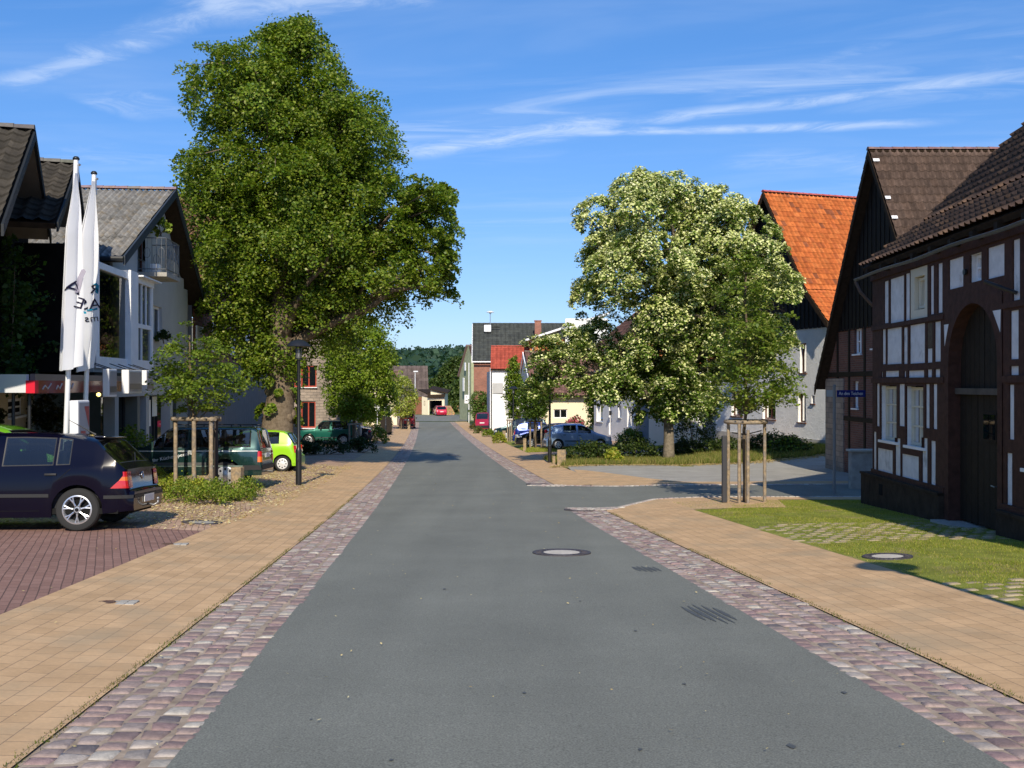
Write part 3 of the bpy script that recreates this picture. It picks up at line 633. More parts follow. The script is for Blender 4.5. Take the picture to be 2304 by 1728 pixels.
def tiles(a, b, c, d, tw, rh, cols, m, parent, name='roof', amp=.025, step=.035, thick=.10, ext=0, per=5, under=None, jit=.0, harm=.5, dirt_shade=.3):
    """tiled slope: eave a->b, ridge d->c (d above a)"""
    a, b, c, d = (np.array(p, float) for p in (a, b, c, d)); n = np.cross(b-a, d-a); n /= np.linalg.norm(n)
    if n[2] < 0: n = -n
    R = max(2, round(np.linalg.norm(d-a)/rh)); Cn = max(2, round(np.linalg.norm(b-a)/tw))
    s = np.linspace(0, 1, Cn*per+1); ts = []; off = []
    for i in range(R): ts += [i/R, (i+1)/R]; off += [step, .004]
    ts = np.array(ts); off = np.array(off); S, T = np.meshgrid(s, ts)
    wv = amp*np.cos(2*np.pi*S*Cn)+amp*harm*np.cos(4*np.pi*S*Cn+.8)
    O = off[:, None]+wv+(rng.normal(0, jit, S.shape) if jit else 0)
    Pt = (1-S)[..., None]*(1-T)[..., None]*a+S[..., None]*(1-T)[..., None]*b+S[..., None]*T[..., None]*c+(1-S)[..., None]*T[..., None]*d
    V = (Pt+O[..., None]*n).reshape(-1, 3); w_ = len(s)
    i, j = np.meshgrid(np.arange(2*R-1), np.arange(w_-1), indexing='ij'); k = (i*w_+j).ravel(); Q = np.stack([k, k+1, k+w_+1, k+w_], 1)
    if np.dot(np.cross(b-a, d-a), n) < 0: Q = Q[:, ::-1]
    ci = rng.choice(len(cols), size=(R, Cn), p=None); base = np.asarray(cols)[ci]*rng.uniform(.82, 1.15, (R, Cn, 1))
    cc = base[np.clip(i//2, 0, R-1), np.clip(j//per, 0, Cn-1)].reshape(-1, 3)
    ch = (1-dirt_shade*(.5-.5*np.cos(2*np.pi*((j % per)+.5)/per))*rng.uniform(.5, 1.2, (R, Cn))[np.clip(i//2, 0, R-1), np.clip(j//per, 0, Cn-1)])*np.where(i % 2 == 1, .6, 1.0); cc = cc*ch.reshape(-1, 1)      # pan and riser shading painted into the colour, over some grime
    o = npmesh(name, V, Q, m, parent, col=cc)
    # slab below, with verge edges
    q = MB(); nn = Vector(n); A, B_, C_, D_ = map(Vector, (a, b, c, d)); dn = -nn*thick; up = -nn*.03
    P = [A+up, B_+up, C_+up, D_+up]; Pd = [p+dn for p in P]
    q.quad(*P); q.quad(*Pd[::-1])
    for x in range(4): q.quad(P[x], Pd[x], Pd[(x+1) % 4], P[(x+1) % 4])
    q.build('roof_boards', under or M_eave, o if o.parent is None or o.parent.parent is None else parent)
    return o
def ridge_caps(p, q, r, col, parent, m=None, seg=.38):
    b = MB(); p, q = Vector(p), Vector(q); L_ = (q-p).length; d = (q-p)/L_; n = max(1, round(L_/seg)); side = d.cross(Vector((0, 0, 1))).normalized()
    for i in range(n):
        s0 = p+d*(i*L_/n-.02); s1 = p+d*((i+1)*L_/n+.02)
        V = []
        for s_, rr in ((s0, r), (s1, r*.86)):
            for j in range(7):
                a = math.pi*j/6; V.append(s_+side*math.cos(a)*rr+Vector((0, 0, math.sin(a)*rr*.8-.03)))
        b.add(V, [(j, j+1, j+8, j+7) for j in range(6)]+[tuple(range(7)), tuple(range(7, 14))[::-1]], col=[c*random.uniform(.85, 1.1) for c in col])
    return b.build('ridge_tiles', m or M_tile, parent, attr=True)
def wall_holes(m, A, B, z0, z1, holes, reveal=.12, inward=(0, 0, 0), mi=0, zb=None):
    """vertical wall A->B (plan), rectangular holes (s0,s1,za,zb) with reveals"""
    A = Vector((A[0], A[1], 0)); B = Vector((B[0], B[1], 0)); L_ = (B-A).length; d = (B-A)/L_; inn = Vector((inward[0], inward[1], 0)).normalized()*reveal
    S = sorted({0, L_, *[h[0] for h in holes], *[h[1] for h in holes]}); Z = sorted({z0, z1, *[h[2] for h in holes], *[h[3] for h in holes]})
    S = [s for s in S if -1e-6 <= s <= L_+1e-6]; Z = [z for z in Z if z0-1e-6 <= z <= z1+1e-6]
    def P(s, z, o=Vector((0, 0, 0))): return A+d*s+o+Vector((0, 0, z))
    flip = d.cross(Vector((0, 0, 1))).dot(inn) > 0
    def Q(*p): m.quad(*(p[::-1] if flip else p), mi=mi)
    for i in range(len(S)-1):
        for j in range(len(Z)-1):
            sc, zc = (S[i]+S[i+1])/2, (Z[j]+Z[j+1])/2
            if any(h[0] < sc < h[1] and h[2] < zc < h[3] for h in holes): continue
            Q(P(S[i], Z[j]), P(S[i+1], Z[j]), P(S[i+1], Z[j+1]), P(S[i], Z[j+1]))
    for h in holes:
        a, b, c, e = h
        Q(P(a, c), P(a, c, inn), P(b, c, inn), P(b, c)); Q(P(a, e, inn), P(a, e), P(b, e), P(b, e, inn))
        Q(P(a, c, inn), P(a, c), P(a, e), P(a, e, inn)); Q(P(b, c), P(b, c, inn), P(b, e, inn), P(b, e))
def window(parent, A, d, s0, s1, z0, z1, inn, fm=None, gm=None, bars=(1, 0), fw=.06, depth=.10, sill=None, label=None, name='window', curtain=False, pos=.7, tilt=0):
    """window set into a wall hole; A plan point, d plan direction, inn inward"""
    fm = fm or M_white; gm = gm or M_glass
    A = Vector((A[0], A[1], 0)); d = Vector((d[0], d[1], 0)).normalized(); i_ = Vector((inn[0], inn[1], 0)).normalized(); o = A+i_*depth*pos; up = Vector((0, 0, 1))
    b = MB(); t = i_*.05
    def bar(sa, sb, za, zb, off=0): b.obox(o+d*sa+up*za+i_*off, d*(sb-sa), t, up*(zb-za))
    bar(s0, s0+fw, z0, z1); bar(s1-fw, s1, z0, z1); bar(s0+fw, s1-fw, z0, z0+fw); bar(s0+fw, s1-fw, z1-fw, z1)
    for k in range(bars[0]): c = s0+(s1-s0)*(k+1)/(bars[0]+1); bar(c-fw*.45, c+fw*.45, z0+fw, z1-fw, -.002)
    for k in range(bars[1]):
        c = z0+(z1-z0)*(k+1)/(bars[1]+1); bar(s0+fw, s1-fw, c-fw*.3, c+fw*.3, -.004)
    f = b.build(name, fm, parent)
    if label: f['label'] = label
    g = MB(); p = o+i_*.03; tl = i_*tilt; g.quad(p+d*(s0+.01)+up*(z0+.01)-tl, p+d*(s1-.01)+up*(z0+.01)-tl, p+d*(s1-.01)+up*(z1-.01)+tl, p+d*(s0+.01)+up*(z1-.01)+tl); g.build('pane', gm, f)
    g = MB(); p = o+i_*.35; g.quad(p+d*(s0-.1)+up*(z0-.1), p+d*(s1+.1)+up*(z0-.1), p+d*(s1+.1)+up*(z1+.1), p+d*(s0-.1)+up*(z1+.1))
    p2 = o+i_*.12
    if curtain:
        n_ = 14
        for sgn, (ca, cb) in ((0, (s0, s0+(s1-s0)*.3)), (1, (s1-(s1-s0)*.3, s1))):
            for k in range(n_):
                u0 = ca+(cb-ca)*k/n_; u1 = ca+(cb-ca)*(k+1)/n_; e0 = .02*(k % 2); e1 = .02*((k+1) % 2)
                g.quad(p2+d*u0+i_*e0+up*z0, p2+d*u1+i_*e1+up*z0, p2+d*u1+i_*e1+up*z1, p2+d*u0+i_*e0+up*z1, mi=1)
    g.build('interior', [M_room, M_curtain], f)
    if sill is not None:
        g = MB(); g.obox(A+d*(s0-.06)-i_*.07+up*(z0-.055), d*(s1-s0+.12), i_*(.07+depth*.6), up*.05); g.build('sill', sill, f)
    return f
M_room = mat('dim_room', (.03, .03, .032), .95, spec=.05); M_curtain = mat('net_curtain', (.45, .45, .43), .95, spec=.05)

# ------------------------------------------------------------------ A: timber-framed house on the right
def FX(d): return 6.67+.042*d                     # facade plane
TA = thing('timber_framed_house', 'dark red timber framed farmhouse with white infill panels and an arched gateway', 'house', (FX(16), 16, gzf(7, 16)))
ud = Vector((.042, 1, 0)).normalized(); un = Vector((1, -.042, 0)).normalized()
SD = ud.y
def AP(d, z, off=0): return Vector((FX(d), d, z))+un*off
top = [(14.25, 14.48, 2.82, 3.7), (14.74, 15.32, 3.22, 3.7), (15.53, 15.97, 3.23, 3.68), (16.22, 16.82, 3.2, 3.7), (17.09, 17.31, 2.84, 3.7), (17.48, 17.66, 2.84, 3.7), (17.78, 18.64, 2.8, 3.74), (18.66, 18.90, 2.8, 3.7), (18.97, 19.77, 2.81, 3.69), (19.85, 20.12, 2.83, 3.68)]
r2 = [(14.29, 14.56, 1.97, 2.68), (17.17, 17.46, 2.0, 2.7), (17.55, 17.81, 1.99, 2.7), (17.90, 18.68, 1.99, 2.71), (18.78, 19.01, 1.99, 2.69), (19.10, 19.96, 2.0, 2.71), (20.02, 20.24, 2.01, 2.72)]
r3 = [(14.29, 14.56, 1.74, 1.87), (17.2, 17.44, 1.73, 1.87), (17.57, 17.80, 1.73, 1.87), (17.94, 18.75, 1.73, 1.86), (18.86, 18.98, 1.74, 1.86), (19.25, 20.06, 1.75, 1.87), (20.2, 20.3, 1.75, 1.86)]
r4 = [(14.43, 14.6, .8, 1.6), (17.33, 17.53, .82, 1.61), (17.68, 17.88, .82, 1.61), (17.98, 18.88, .44, 1.57), (18.94, 19.26, .80, 1.61), (19.38, 20.34, .46, 1.58), (20.40, 20.60, .74, 1.62)]
r5 = [(14.49, 14.68, -.32, .6), (17.40, 17.64, -.2, .61), (17.78, 18.06, -.2, .64), (18.2, 19.11, -.22, .28), (19.17, 19.48, -.2, .56), (19.6, 20.55, -.18, .3), (20.6, 20.80, -.17, .62)]
extra = []
for q in range(3):       # facade carries on towards the viewer
    o_ = 14.12-1.55*q
    extra += [(o_-1.2, o_, 2.82, 3.7), (o_-1.2, o_, 1.97, 2.68), (o_-1.2, o_, 1.74, 1.87), (o_-1.25, o_, .40, 1.55), (o_-1.2, o_, -.33, .24)]
door = (14.80, 16.97, -.72, 2.98)
holes = [(a-8, b-8, c, e) for a, b, c, e in top+r2+r3+r4+r5+extra+[door]]
WIN = [(17.78, 18.64, 2.8, 3.74), (17.98, 18.88, .44, 1.57), (19.38, 20.34, .46, 1.58), (15.53, 15.97, 3.23, 3.68), (12.87, 14.12, .40, 1.55)]
sc_ = 1/SD
holes = [(a*sc_, b*sc_, c, e) for a, b, c, e in holes]
m = MB(); wall_holes(m, AP(8, 0)[:2], AP(20.84, 0)[:2], -.24, 4.0, holes, .035, un)
m.build('timber_frame', M_timber, TA)
inf = [h for h in holes if h[2] > -.7]; winh = [((a-8)*sc_, (b-8)*sc_, c, e) for a, b, c, e in WIN+[door]]
m = MB(); A_, B_ = AP(8, 0, .025)[:2], AP(20.82, 0, .025)[:2]; wall_holes(m, A_, B_, -.26, 3.98, winh, .16, un)
m.build('infill_panels', M_infill, TA)
def arch_poly(m, cx_, w_, zs, zt, off, n=16, zb=-.72):
    pts = [(cx_-w_/2, zb), (cx_+w_/2, zb)]+[(cx_+w_/2*math.cos(math.pi*i/n), zs+(zt-zs)*math.sin(math.pi*i/n)) for i in range(n+1)]
    m.poly([AP(d_, z_, off) for d_, z_ in pts])
# gateway: spandrels, leaves, transom, jambs
m = MB(); n = 14; c_, hw, zs, zt = 15.88, .93, 1.95, 2.90
for i in range(n):
    a0, a1 = math.pi*i/n, math.pi*(i+1)/n
    p0 = (c_+hw*math.cos(a0), zs+(zt-zs)*math.sin(a0)); p1 = (c_+hw*math.cos(a1), zs+(zt-zs)*math.sin(a1))
    m.quad(AP(p0[0], p0[1], -.012), AP(p1[0], p1[1], -.012), AP(p1[0], 2.99, -.012), AP(p0[0], 2.99, -.012))
    m.quad(AP(p0[0], p0[1], -.012), AP(p0[0], p0[1], .3), AP(p1[0], p1[1], .3), AP(p1[0], p1[1], -.012))
for s_ in (-1, 1):
    e_ = c_+s_*hw; o_ = (14.79, 16.98)[s_ > 0]
    lo, hi_ = min(e_, o_), max(e_, o_)
    m.quad(AP(lo, -.72, -.012), AP(hi_, -.72, -.012), AP(hi_, 2.99, -.012), AP(lo, 2.99, -.012)); m.quad(AP(e_, -.72, -.012), AP(e_, -.72, .3), AP(e_, zs, .3), AP(e_, zs, -.012))
m.build('gate_surround', M_timber, TA)
for sgn in (-1, 1):
    m = MB(); lo, hi_ = (c_-hw, c_-.01) if sgn < 0 else (c_+.01, c_+hw); nb = 5
    for q in range(nb):
        a_, b_ = lo+(hi_-lo)*q/nb+.006, lo+(hi_-lo)*(q+1)/nb-.006
        m.obox(AP(a_, 1.52, .20), ud*(b_-a_), un*.04, (0, 0, 1.38))
    m.build('upper_leaf', M_door, TA)
for (lo, hi_) in ((14.95, 15.22), (15.24, 16.10), (16.12, 16.81)):
    m = MB(); nb = max(1, round((hi_-lo)/.2))
    for q in range(nb):
        a_, b_ = lo+(hi_-lo)*q/nb+.005, lo+(hi_-lo)*(q+1)/nb-.005
        m.obox(AP(a_, -.66, .19), ud*(b_-a_), un*.04, (0, 0, 2.12))
    dl = m.build('door_leaf', M_door, TA)
    if lo > 15.23 and hi_ < 16.11:
        w2 = MB(); w2.obox(AP(15.38, .70, .165), ud*.50, un*.02, (0, 0, .47)); w2.build('window_frame', M_door, dl)
        w3 = MB()
        for q in range(2): w3.obox(AP(15.42+.22*q, .74, .155), ud*.19, un*.008, (0, 0, .39))
        w3.build('pane', M_glass, dl)
        w4 = MB(); w4.tube([AP(15.34, .02, .18), AP(15.34, .02, .12), AP(15.46, .03, .12)], .011, 6); w4.build('handle', M_steel, dl)
m = MB(); m.obox(AP(14.86, 1.44, .10), ud*2.04, un*.14, (0, 0, .10)); m.build('transom', mat('worn_transom', (.085, .07, .055), .8, var=.3), TA)
# white corner infills between gate braces
for pts in ([(16.98, 2.62), (16.78, 2.62), (16.95, 2.25)], [(14.82, 2.72), (15.10, 2.72), (14.84, 2.38)]):
    m = MB(); m.poly([AP(a, z, -.016) for a, z in pts]); m.build('brace_infill', M_infill, TA)
m = MB(); m.tube([AP(16.08, 3.42, -.05), AP(16.08, 3.42, -.01)], .05, 10); m.build('iron_knob', M_black, TA)
m = MB(); m.tube([AP(14.62, 3.12, -.34), AP(14.34, 2.92, -.0)], .028, 8); m.build('flag_bracket', M_black, TA)
# nesting box right of gate
# windows
def awin(a, b, z0, z1, bars, fm, sill=None, lab=None, gm=None):
    window(TA, AP(a, 0, .04)[:2], ud[:2], 0, (b-a)*sc_, z0, z1, un[:2], fm, gm, bars, .055, .10, sill, lab, curtain=True)
awin(17.98, 18.88, .46, 1.55, (1, 2), M_cream, M_white); awin(19.38, 20.34, .48, 1.56, (1, 2), M_cream, M_white)
awin(12.87, 14.12, .42, 1.53, (1, 2), M_cream, M_white)
awin(15.53, 15.97, 3.24, 3.67, (1, 1), M_white)
# upper dressed window: wide cream surround, bright pane
wf = window(TA, AP(17.96, 0, .0)[:2], ud[:2], 0, .46, 3.0, 3.56, un[:2], M_cream, glassmat('mirror_glass', (.5, .55, .55), .15, .01, ior=2.6), (0, 0), .05, .12, None, 'cream framed single pane window reflecting the sky', tilt=.02)
m = MB(); wall_holes(m, AP(17.78, 0, .01)[:2], AP(18.64, 0, .01)[:2], 2.8, 3.74, [(.16, .66, 2.97, 3.58)], .12, un); m.build('surround', M_cream, wf)
m = MB(); m.box((0, 0, 0), (0, 0, 0))
# lower shutters-like brown panel
m = MB(); m.obox(AP(17.56, 2.24, .012), ud*.24, un*.01, (0, 0, .46)); m.build('brown_panel', mat('bare_wood_panel', (.09, .065, .04), .85, var=.3, vscale=12), TA)
# projecting rails and sill beams (relief)
m = MB()
for z_, h_ in ((-.25, .09), (1.63, .10), (2.72, .085)):
    for lo, hi_ in ((8, 14.76), (17.0, 20.86)): m.obox(AP(lo, z_, -.028), ud*(hi_-lo), un*.03, (0, 0, h_))
m.obox(AP(8, 3.76, -.03), ud*12.9, un*.035, (0, 0, .20)); m.build('rails', M_timber, TA)
m = MB()
for lo, hi_ in ((8, 14.8), (17.0, 21.3)):
    a, b = AP(lo, 0, -.10), AP(hi_, 0, -.10); zl = min(gzf(a.x, a.y), gzf(b.x, b.y))-.3
    m.obox((a.x, a.y, zl), b-a, un*.6, (0, 0, -.26-zl)); m.obox(AP(lo, -.30, -.125), b-a, un*.4, (0, 0, .05))
m.build('stone_plinth', M_plinth, TA)
m = MB(); m.obox(AP(19.9, -.62, -.11), ud*.2, un*.02, (0, 0, .22)); m.build('vent_hole', M_dark, TA)
# threshold
m = MB(); m.obox(AP(14.82, gzf(7.3, 16)-.3, -.25), ud*2.15, un*.6, (0, 0, .30)); m.build('doorstep', M_conc, TA)
# other walls and gables
m = MB(); a, b = AP(20.84, 0), AP(8, 0); W = 9.0; zr_ = 3.93+7.4
for e_, in ((a,), (b,)):
    P_ = [e_+Vector((0, 0, -1.6)), e_+un*W+Vector((0, 0, -1.6)), e_+un*W+Vector((0, 0, 4)), e_+un*(W/2)+Vector((0, 0, 4+3.75)), e_+Vector((0, 0, 4))]; m.poly(P_)
m.quad(a+un*W+Vector((0, 0, -1.6)), b+un*W+Vector((0, 0, -1.6)), b+un*W+Vector((0, 0, 4)), a+un*W+Vector((0, 0, 4))); m.build('side_walls', M_brick, TA)
m = MB(); m.obox(AP(17.5, -.25, .5), ud*0.01, un*.01, (0, 0, .01))
TB_ = [(.085, .055, .040), (.095, .06, .044), (.075, .05, .038), (.10, .064, .046), (.15, .09, .055)]
ev = -.20; zE = 4.06
def RA(d, run, z): return tuple(AP(d, z, ev+run))
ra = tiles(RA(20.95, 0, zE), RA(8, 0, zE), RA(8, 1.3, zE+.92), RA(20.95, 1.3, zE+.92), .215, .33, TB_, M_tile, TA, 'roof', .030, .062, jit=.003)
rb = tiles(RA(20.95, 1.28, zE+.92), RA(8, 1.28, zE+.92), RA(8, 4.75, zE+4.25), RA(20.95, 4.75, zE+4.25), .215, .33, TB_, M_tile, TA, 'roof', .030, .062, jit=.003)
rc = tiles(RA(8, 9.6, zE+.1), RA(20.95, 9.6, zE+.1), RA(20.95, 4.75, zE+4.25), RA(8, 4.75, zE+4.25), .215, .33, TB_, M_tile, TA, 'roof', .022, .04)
ridge_caps(RA(20.95, 4.75, zE+4.28), RA(8, 4.75, zE+4.28), .12, (.11, .07, .055), TA)
# rafters ends, sagging gutter
for q in range(15): m = MB(); m.obox(AP(8.5+q*.86, 3.86, -.20), ud*.12, un*.3, (0, 0, .12)); m.build('rafter_end', M_eave, TA)
m = MB(); K = 26; pts = [AP(8+13.2*q/K, 3.85+.014*math.sin(q*.9), -.24) for q in range(K+1)]
for (p, q_) in zip(pts[:-1], pts[1:]):
    V = []
    for pp in (p, q_):
        for j_ in range(7): a_ = math.pi+math.pi*j_/6; V.append(pp+un*.042*math.cos(a_)+Vector((0, 0, .042*math.sin(a_))))
    m.add(V, [(j_, j_+1, j_+8, j_+7) for j_ in range(6)]); 
for p, q_ in zip(pts[:-1], pts[1:]): m.tube([p-un*.042, q_-un*.042], .007, 5, cap=False)
m.build('gutter', mat('zinc', (.10, .11, .12), .5, metal=.5, var=.2, vscale=6), TA)
m = MB(); m.tube([AP(21.1, 3.78, -.27), AP(21.0, 3.55, -.2), AP(20.95, 3.25, .05)], .035, 8); m.build('downpipe', mat('old_copper', (.09, .055, .04), .6), TA)

# ------------------------------------------------------------------ B: black boarded barn behind
XB = 11.55
TB = thing('boarded_barn', 'tall gabled barn with black boards over brick and a dark brown tiled roof', 'barn', (XB, 31, gzf(XB, 31)))
m = MB(); bz = 3.5-0
zap = SZ(336, 31.3); d0_, d1_ = 26.1, 36.5; da = 31.3; ze_ = 1.61+.35; slope = (zap-ze_)/(da-d0_)
def zroof(d): return zap-abs(d-da)*slope
wbr = [(32.9-d0_, 33.6-d0_, 2.62, 3.46), (31.2-d0_, 31.9-d0_, 2.75, 3.42), (33.2-d0_, 33.7-d0_, .8, 1.7), (28.6-d0_, 29.5-d0_, .6, 1.6)]
dB = [(a, b) for a, b in ((d0_, d1_),)][0]
wall_holes(m, (XB, d0_), (XB, d1_), -2.2, 1.95, [h for h in wbr if h[3] < 1.95], .14, (1, 0))
# trapezoid between 1.95 and 3.5
dl_, dr_ = da-(zap-3.5)/slope, da+(zap-3.5)/slope
wall_holes(m, (XB, dl_), (XB, dr_), 1.95, 3.5, [(h[0]+d0_-dl_, h[1]+d0_-dl_, h[2], h[3]) for h in wbr if h[3] > 1.95], .14, (1, 0))
m.poly([(XB, d0_, 1.95), (XB, dl_, 1.95), (XB, dl_, 3.5)]); m.poly([(XB, dr_, 1.95), (XB, d1_, 1.95), (XB, dr_, 3.5)])
m.quad((XB, d0_, -2.2), (XB+16, d0_, -2.2), (XB+16, d0_, 1.95), (XB, d0_, 1.95)); m.quad((XB, d1_, -2.2), (XB+16, d1_, -2.2), (XB+16, d1_, 1.95), (XB, d1_, 1.95))
m.build('brick_wall', M_brick, TB)
m = MB(); nb = 44
for q in range(nb):
    a = dl_+(dr_-dl_)*q/nb; b = dl_+(dr_-dl_)*(q+1)/nb; o_ = -.03-.018*(q % 2)
    m.poly([(XB+o_, a, 3.44), (XB+o_, b, 3.44), (XB+o_, b, zroof(b)-.05), (XB+o_, a, zroof(a)-.05)])
    m.quad((XB+o_, b, 3.44), (XB, b, 3.44), (XB, b, zroof(b)-.05), (XB+o_, b, zroof(b)-.05))
m.build('gable_boards', M_board, TB)
m = MB()
for (a, b, z0, z1) in ((d0_, d1_, 1.86, 2.02), (d0_, d1_, .35, .5)): m.obox((XB-.03, a, z0), (0, b-a, 0), (.05, 0, 0), (0, 0, z1-z0))
for a in (29.9, 31.0, 32.5, 34.0, 35.2): m.obox((XB-.034, a, -.9), (0, .14, 0), (.05, 0, 0), (0, 0, min(3.45, zroof(a)-.3)+.9))
m.build('timber_posts', M_door, TB)
m = MB(); m.obox((XB-.05, 34.6, -2.2), (0, 1.93, 0), (.06, 0, 0), (0, 0, 4.0)); m.build('stone_pier', M_stone, TB)
for (a, b, z0, z1) in wbr: window(TB, (XB, d0_), (0, 1), a, b, z0, z1, (1, 0), M_white, None, (0 if b-a < .6 else 1, 1), .06, .12, M_white)
TBC = [(.115, .078, .062), (.125, .085, .068), (.105, .072, .058), (.135, .09, .07)]
xo = XB-.35
tiles((xo, d0_-.35, zroof(d0_-.35)), (xo+17, d0_-.35, zroof(d0_-.35)), (xo+17, da, zap), (xo, da, zap), .22, .34, TBC, M_tile, TB, 'roof', .034, .04)
tiles((xo+17, d1_+.35, zroof(d1_+.35)), (xo, d1_+.35, zroof(d1_+.35)), (xo, da, zap), (xo+17, da, zap), .22, .34, TBC, M_tile, TB, 'roof', .034, .04)
ridge_caps((xo, da, zap+.02), (xo+17, da, zap+.02), .12, (.20, .12, .12), TB)
m = MB()
for s_ in (-1, 1):
    e_ = (d0_-.35) if s_ < 0 else (d1_+.35)
    m.obox((xo-.02, e_, zroof(e_)-.28), (0, da-e_, zap-zroof(e_)), (.04, 0, 0), (0, 0, .26))
m.build('bargeboards', M_eave, TB)
for (dd, zz) in ((30.9, 6.9), (29.9, 5.55), (29.4, 4.9), (28.8, 4.15)):
    m = MB(); m.obox((xo+.02+.0*dd, dd, zroof(dd)+.065), (random.uniform(.08, .2), 0, 0), (0, .07, .07*slope), (0, -.02, .015)); m.build('mortar_patch', M_white, TB)
# low concrete wall beside the side road
m = MB(); zt_ = SZ(1010, 26.2); g0 = gzf(9, 26)-.4
m.box((8.85, 25.95, g0), (17, 26.2, zt_-.05)); w_ = m.build('low_wall', M_conc); tag(w_, 'low grey concrete wall at the corner of the timbered house', 'wall')
m = MB(); m.box((8.80, 25.9, zt_-.05), (17.05, 26.25, zt_)); m.build('coping', mat('coping', (.5, .47, .4), .9), w_); 

# ------------------------------------------------------------------ C: rough white house with orange roof
kc = .32
def CX(d): return 28.74-kc*d
TC = thing('white_house', 'rough white plastered house with black boarded gable and bright orange tiled roof', 'house', (CX(50), 50, gzf(CX(50), 50)))
cd = Vector((-kc, 1, 0)).normalized(); cn = Vector((1, kc, 0)).normalized(); kk = 1/cd.y
def CD(sx): return 28.74/((sx-1152)/2240+kc)
def CP(d, z, off=0): return Vector((CX(d), d, z))+cn*off
dn_, df_ = 45.0, 54.8; dap = 49.55; zapC = SZ(432, 49.55); zeN = SZ(718, 44.5); zeF = 4.9
def cw(x0, x1, y0, y1): a, b = CD(x1), CD(x0); dm = (a+b)/2; return ((a-dn_)*kk, (b-dn_)*kk, SZ(y1, dm), SZ(y0, dm))
cwin = [cw(1796, 1813, 885, 950), cw(1800, 1814, 772, 839), cw(1716, 1745, 885, 943), cw(1646, 1670, 880, 936), cw(1826, 1833, 890, 908), cw(1716, 1740, 775, 835)]
m = MB(); zsp = SZ(736, 46); wall_holes(m, CP(dn_, 0)[:2], CP(df_, 0)[:2], -2.2, zsp, cwin, .22, cn)
a, b = CP(dn_, 0), CP(df_, 0)
for e_ in (a, b): m.quad(e_+Vector((0, 0, -2.2)), e_+cn*12+Vector((0, 0, -2.2)), e_+cn*12+Vector((0, 0, zsp)), e_+Vector((0, 0, zsp)))
m.build('wall', M_stucco, TC)
m = MB(); m.obox(CP(dn_, -2.4, -.03), b-a, cn*.05, (0, 0, 1.1+.35)); m.build('plinth', mat('grey_plinth', (.42, .40, .37), .9, var=.1), TC)
m = MB(); nb = 60
def zc_(d): return zapC-(dap-d)*(zapC-zeN)/(dap-dn_) if d < dap else zapC-(d-dap)*(zapC-zeF)/(df_-dap)
for q in range(nb):
    d0, d1 = dn_+(df_-dn_)*q/nb, dn_+(df_-dn_)*(q+1)/nb; o_ = -.03-.02*(q % 2)
    m.quad(CP(d0, zsp-.05, o_), CP(d1, zsp-.05, o_), CP(d1, max(zsp, zc_(d1)-.1), o_), CP(d0, max(zsp, zc_(d0)-.1), o_))
m.build('gable_boards', M_board, TC)
for i_, h in enumerate(cwin):
    window(TC, CP(dn_, 0)[:2], cd[:2], h[0], h[1], h[2], h[3], cn[:2], M_frameb, None, (1, 0) if h[1]-h[0] > .9 else (0, 0), .07, .20, M_frameb, curtain=h[1]-h[0] > .5)
OC = [(.60, .165, .045)]*3+[(.63, .18, .05)]*3+[(.57, .15, .042)]*3+[(.52, .14, .045), (.66, .20, .06), (.34, .11, .05)]
bk = Vector((1, .34, 0)).normalized()
def CR(d, z, run): p = CP(d, z, -.45); return tuple(p+bk*run)
zmid = zeN+(zapC-zeN)*.22; dmid = dn_+(dap-dn_)*.235
tiles(CR(dn_-.5, zeN-.12, 0), CR(dn_-.5, zeN-.12, 15), CR(dmid+.1, zmid+.07, 15), CR(dmid+.1, zmid+.07, 0), .24, .33, OC, M_tile, TC, 'roof', .010, .045)
tiles(CR(dmid, zmid, 0), CR(dmid, zmid, 15), CR(dap, zapC, 15), CR(dap, zapC, 0), .24, .33, OC, M_tile, TC, 'roof', .010, .045)
tiles(CR(df_+.4, zeF-.3, 15), CR(df_+.4, zeF-.3, 0), CR(dap, zapC, 0), CR(dap, zapC, 15), .24, .33, OC, M_tile, TC, 'roof', .010, .045)
ridge_caps(CR(dap, zapC+.02, 0), CR(dap, zapC+.02, 15), .13, (.42, .10, .09), TC)
m = MB()
for P0, P1 in ((CR(dn_-.5, zeN-.12, 0), CR(dmid, zmid, 0)), (CR(dmid, zmid, 0), CR(dap, zapC, 0)), (CR(dap, zapC, 0), CR(df_+.4, zeF-.3, 0))):
    P0, P1 = Vector(P0), Vector(P1); m.obox(P0+Vector((-.02, 0, -.34)), P1-P0, (.05, 0, 0), (0, 0, .30))
m.build('bargeboards', M_eave, TC)

# ------------------------------------------------------------------ D: pale grey house with annex
kd = .25
def DX(d): return 23.8-kd*d
TD = thing('pale_grey_house', 'pale grey rendered house with slit windows and orange boards behind the flowering lime', 'house', (DX(66), 66, gzf(DX(66), 66)))
dd_ = Vector((-kd, 1, 0)).normalized(); dnn = Vector((1, kd, 0)).normalized()
def DP(d, z, off=0): return Vector((DX(d), d, z))+dnn*off
def DD(sx): return 23.8/((sx-1152)/2240+kd)
d0_, d1_ = 63.5, 71.6
def dw(x0, x1, y0, y1): a, b = DD(x1), DD(x0); dm = (a+b)/2; return ((a-d0_)/dd_.y, (b-d0_)/dd_.y, SZ(y1, dm), SZ(y0, dm))
dwin = [dw(1342, 1356, 910, 949), dw(1391, 1398, 912, 940), dw(1411, 1421, 915, 961), dw(1370, 1378, 832, 860), dw(1413, 1420, 845, 870), dw(1346, 1354, 832, 860)]
ddoor = dw(1370, 1377, 910, 978)
m = MB(); ztD = SZ(829, 67); wall_holes(m, DP(d0_, 0)[:2], DP(d1_, 0)[:2], -3.2, ztD, dwin+[ddoor], .22, dnn)
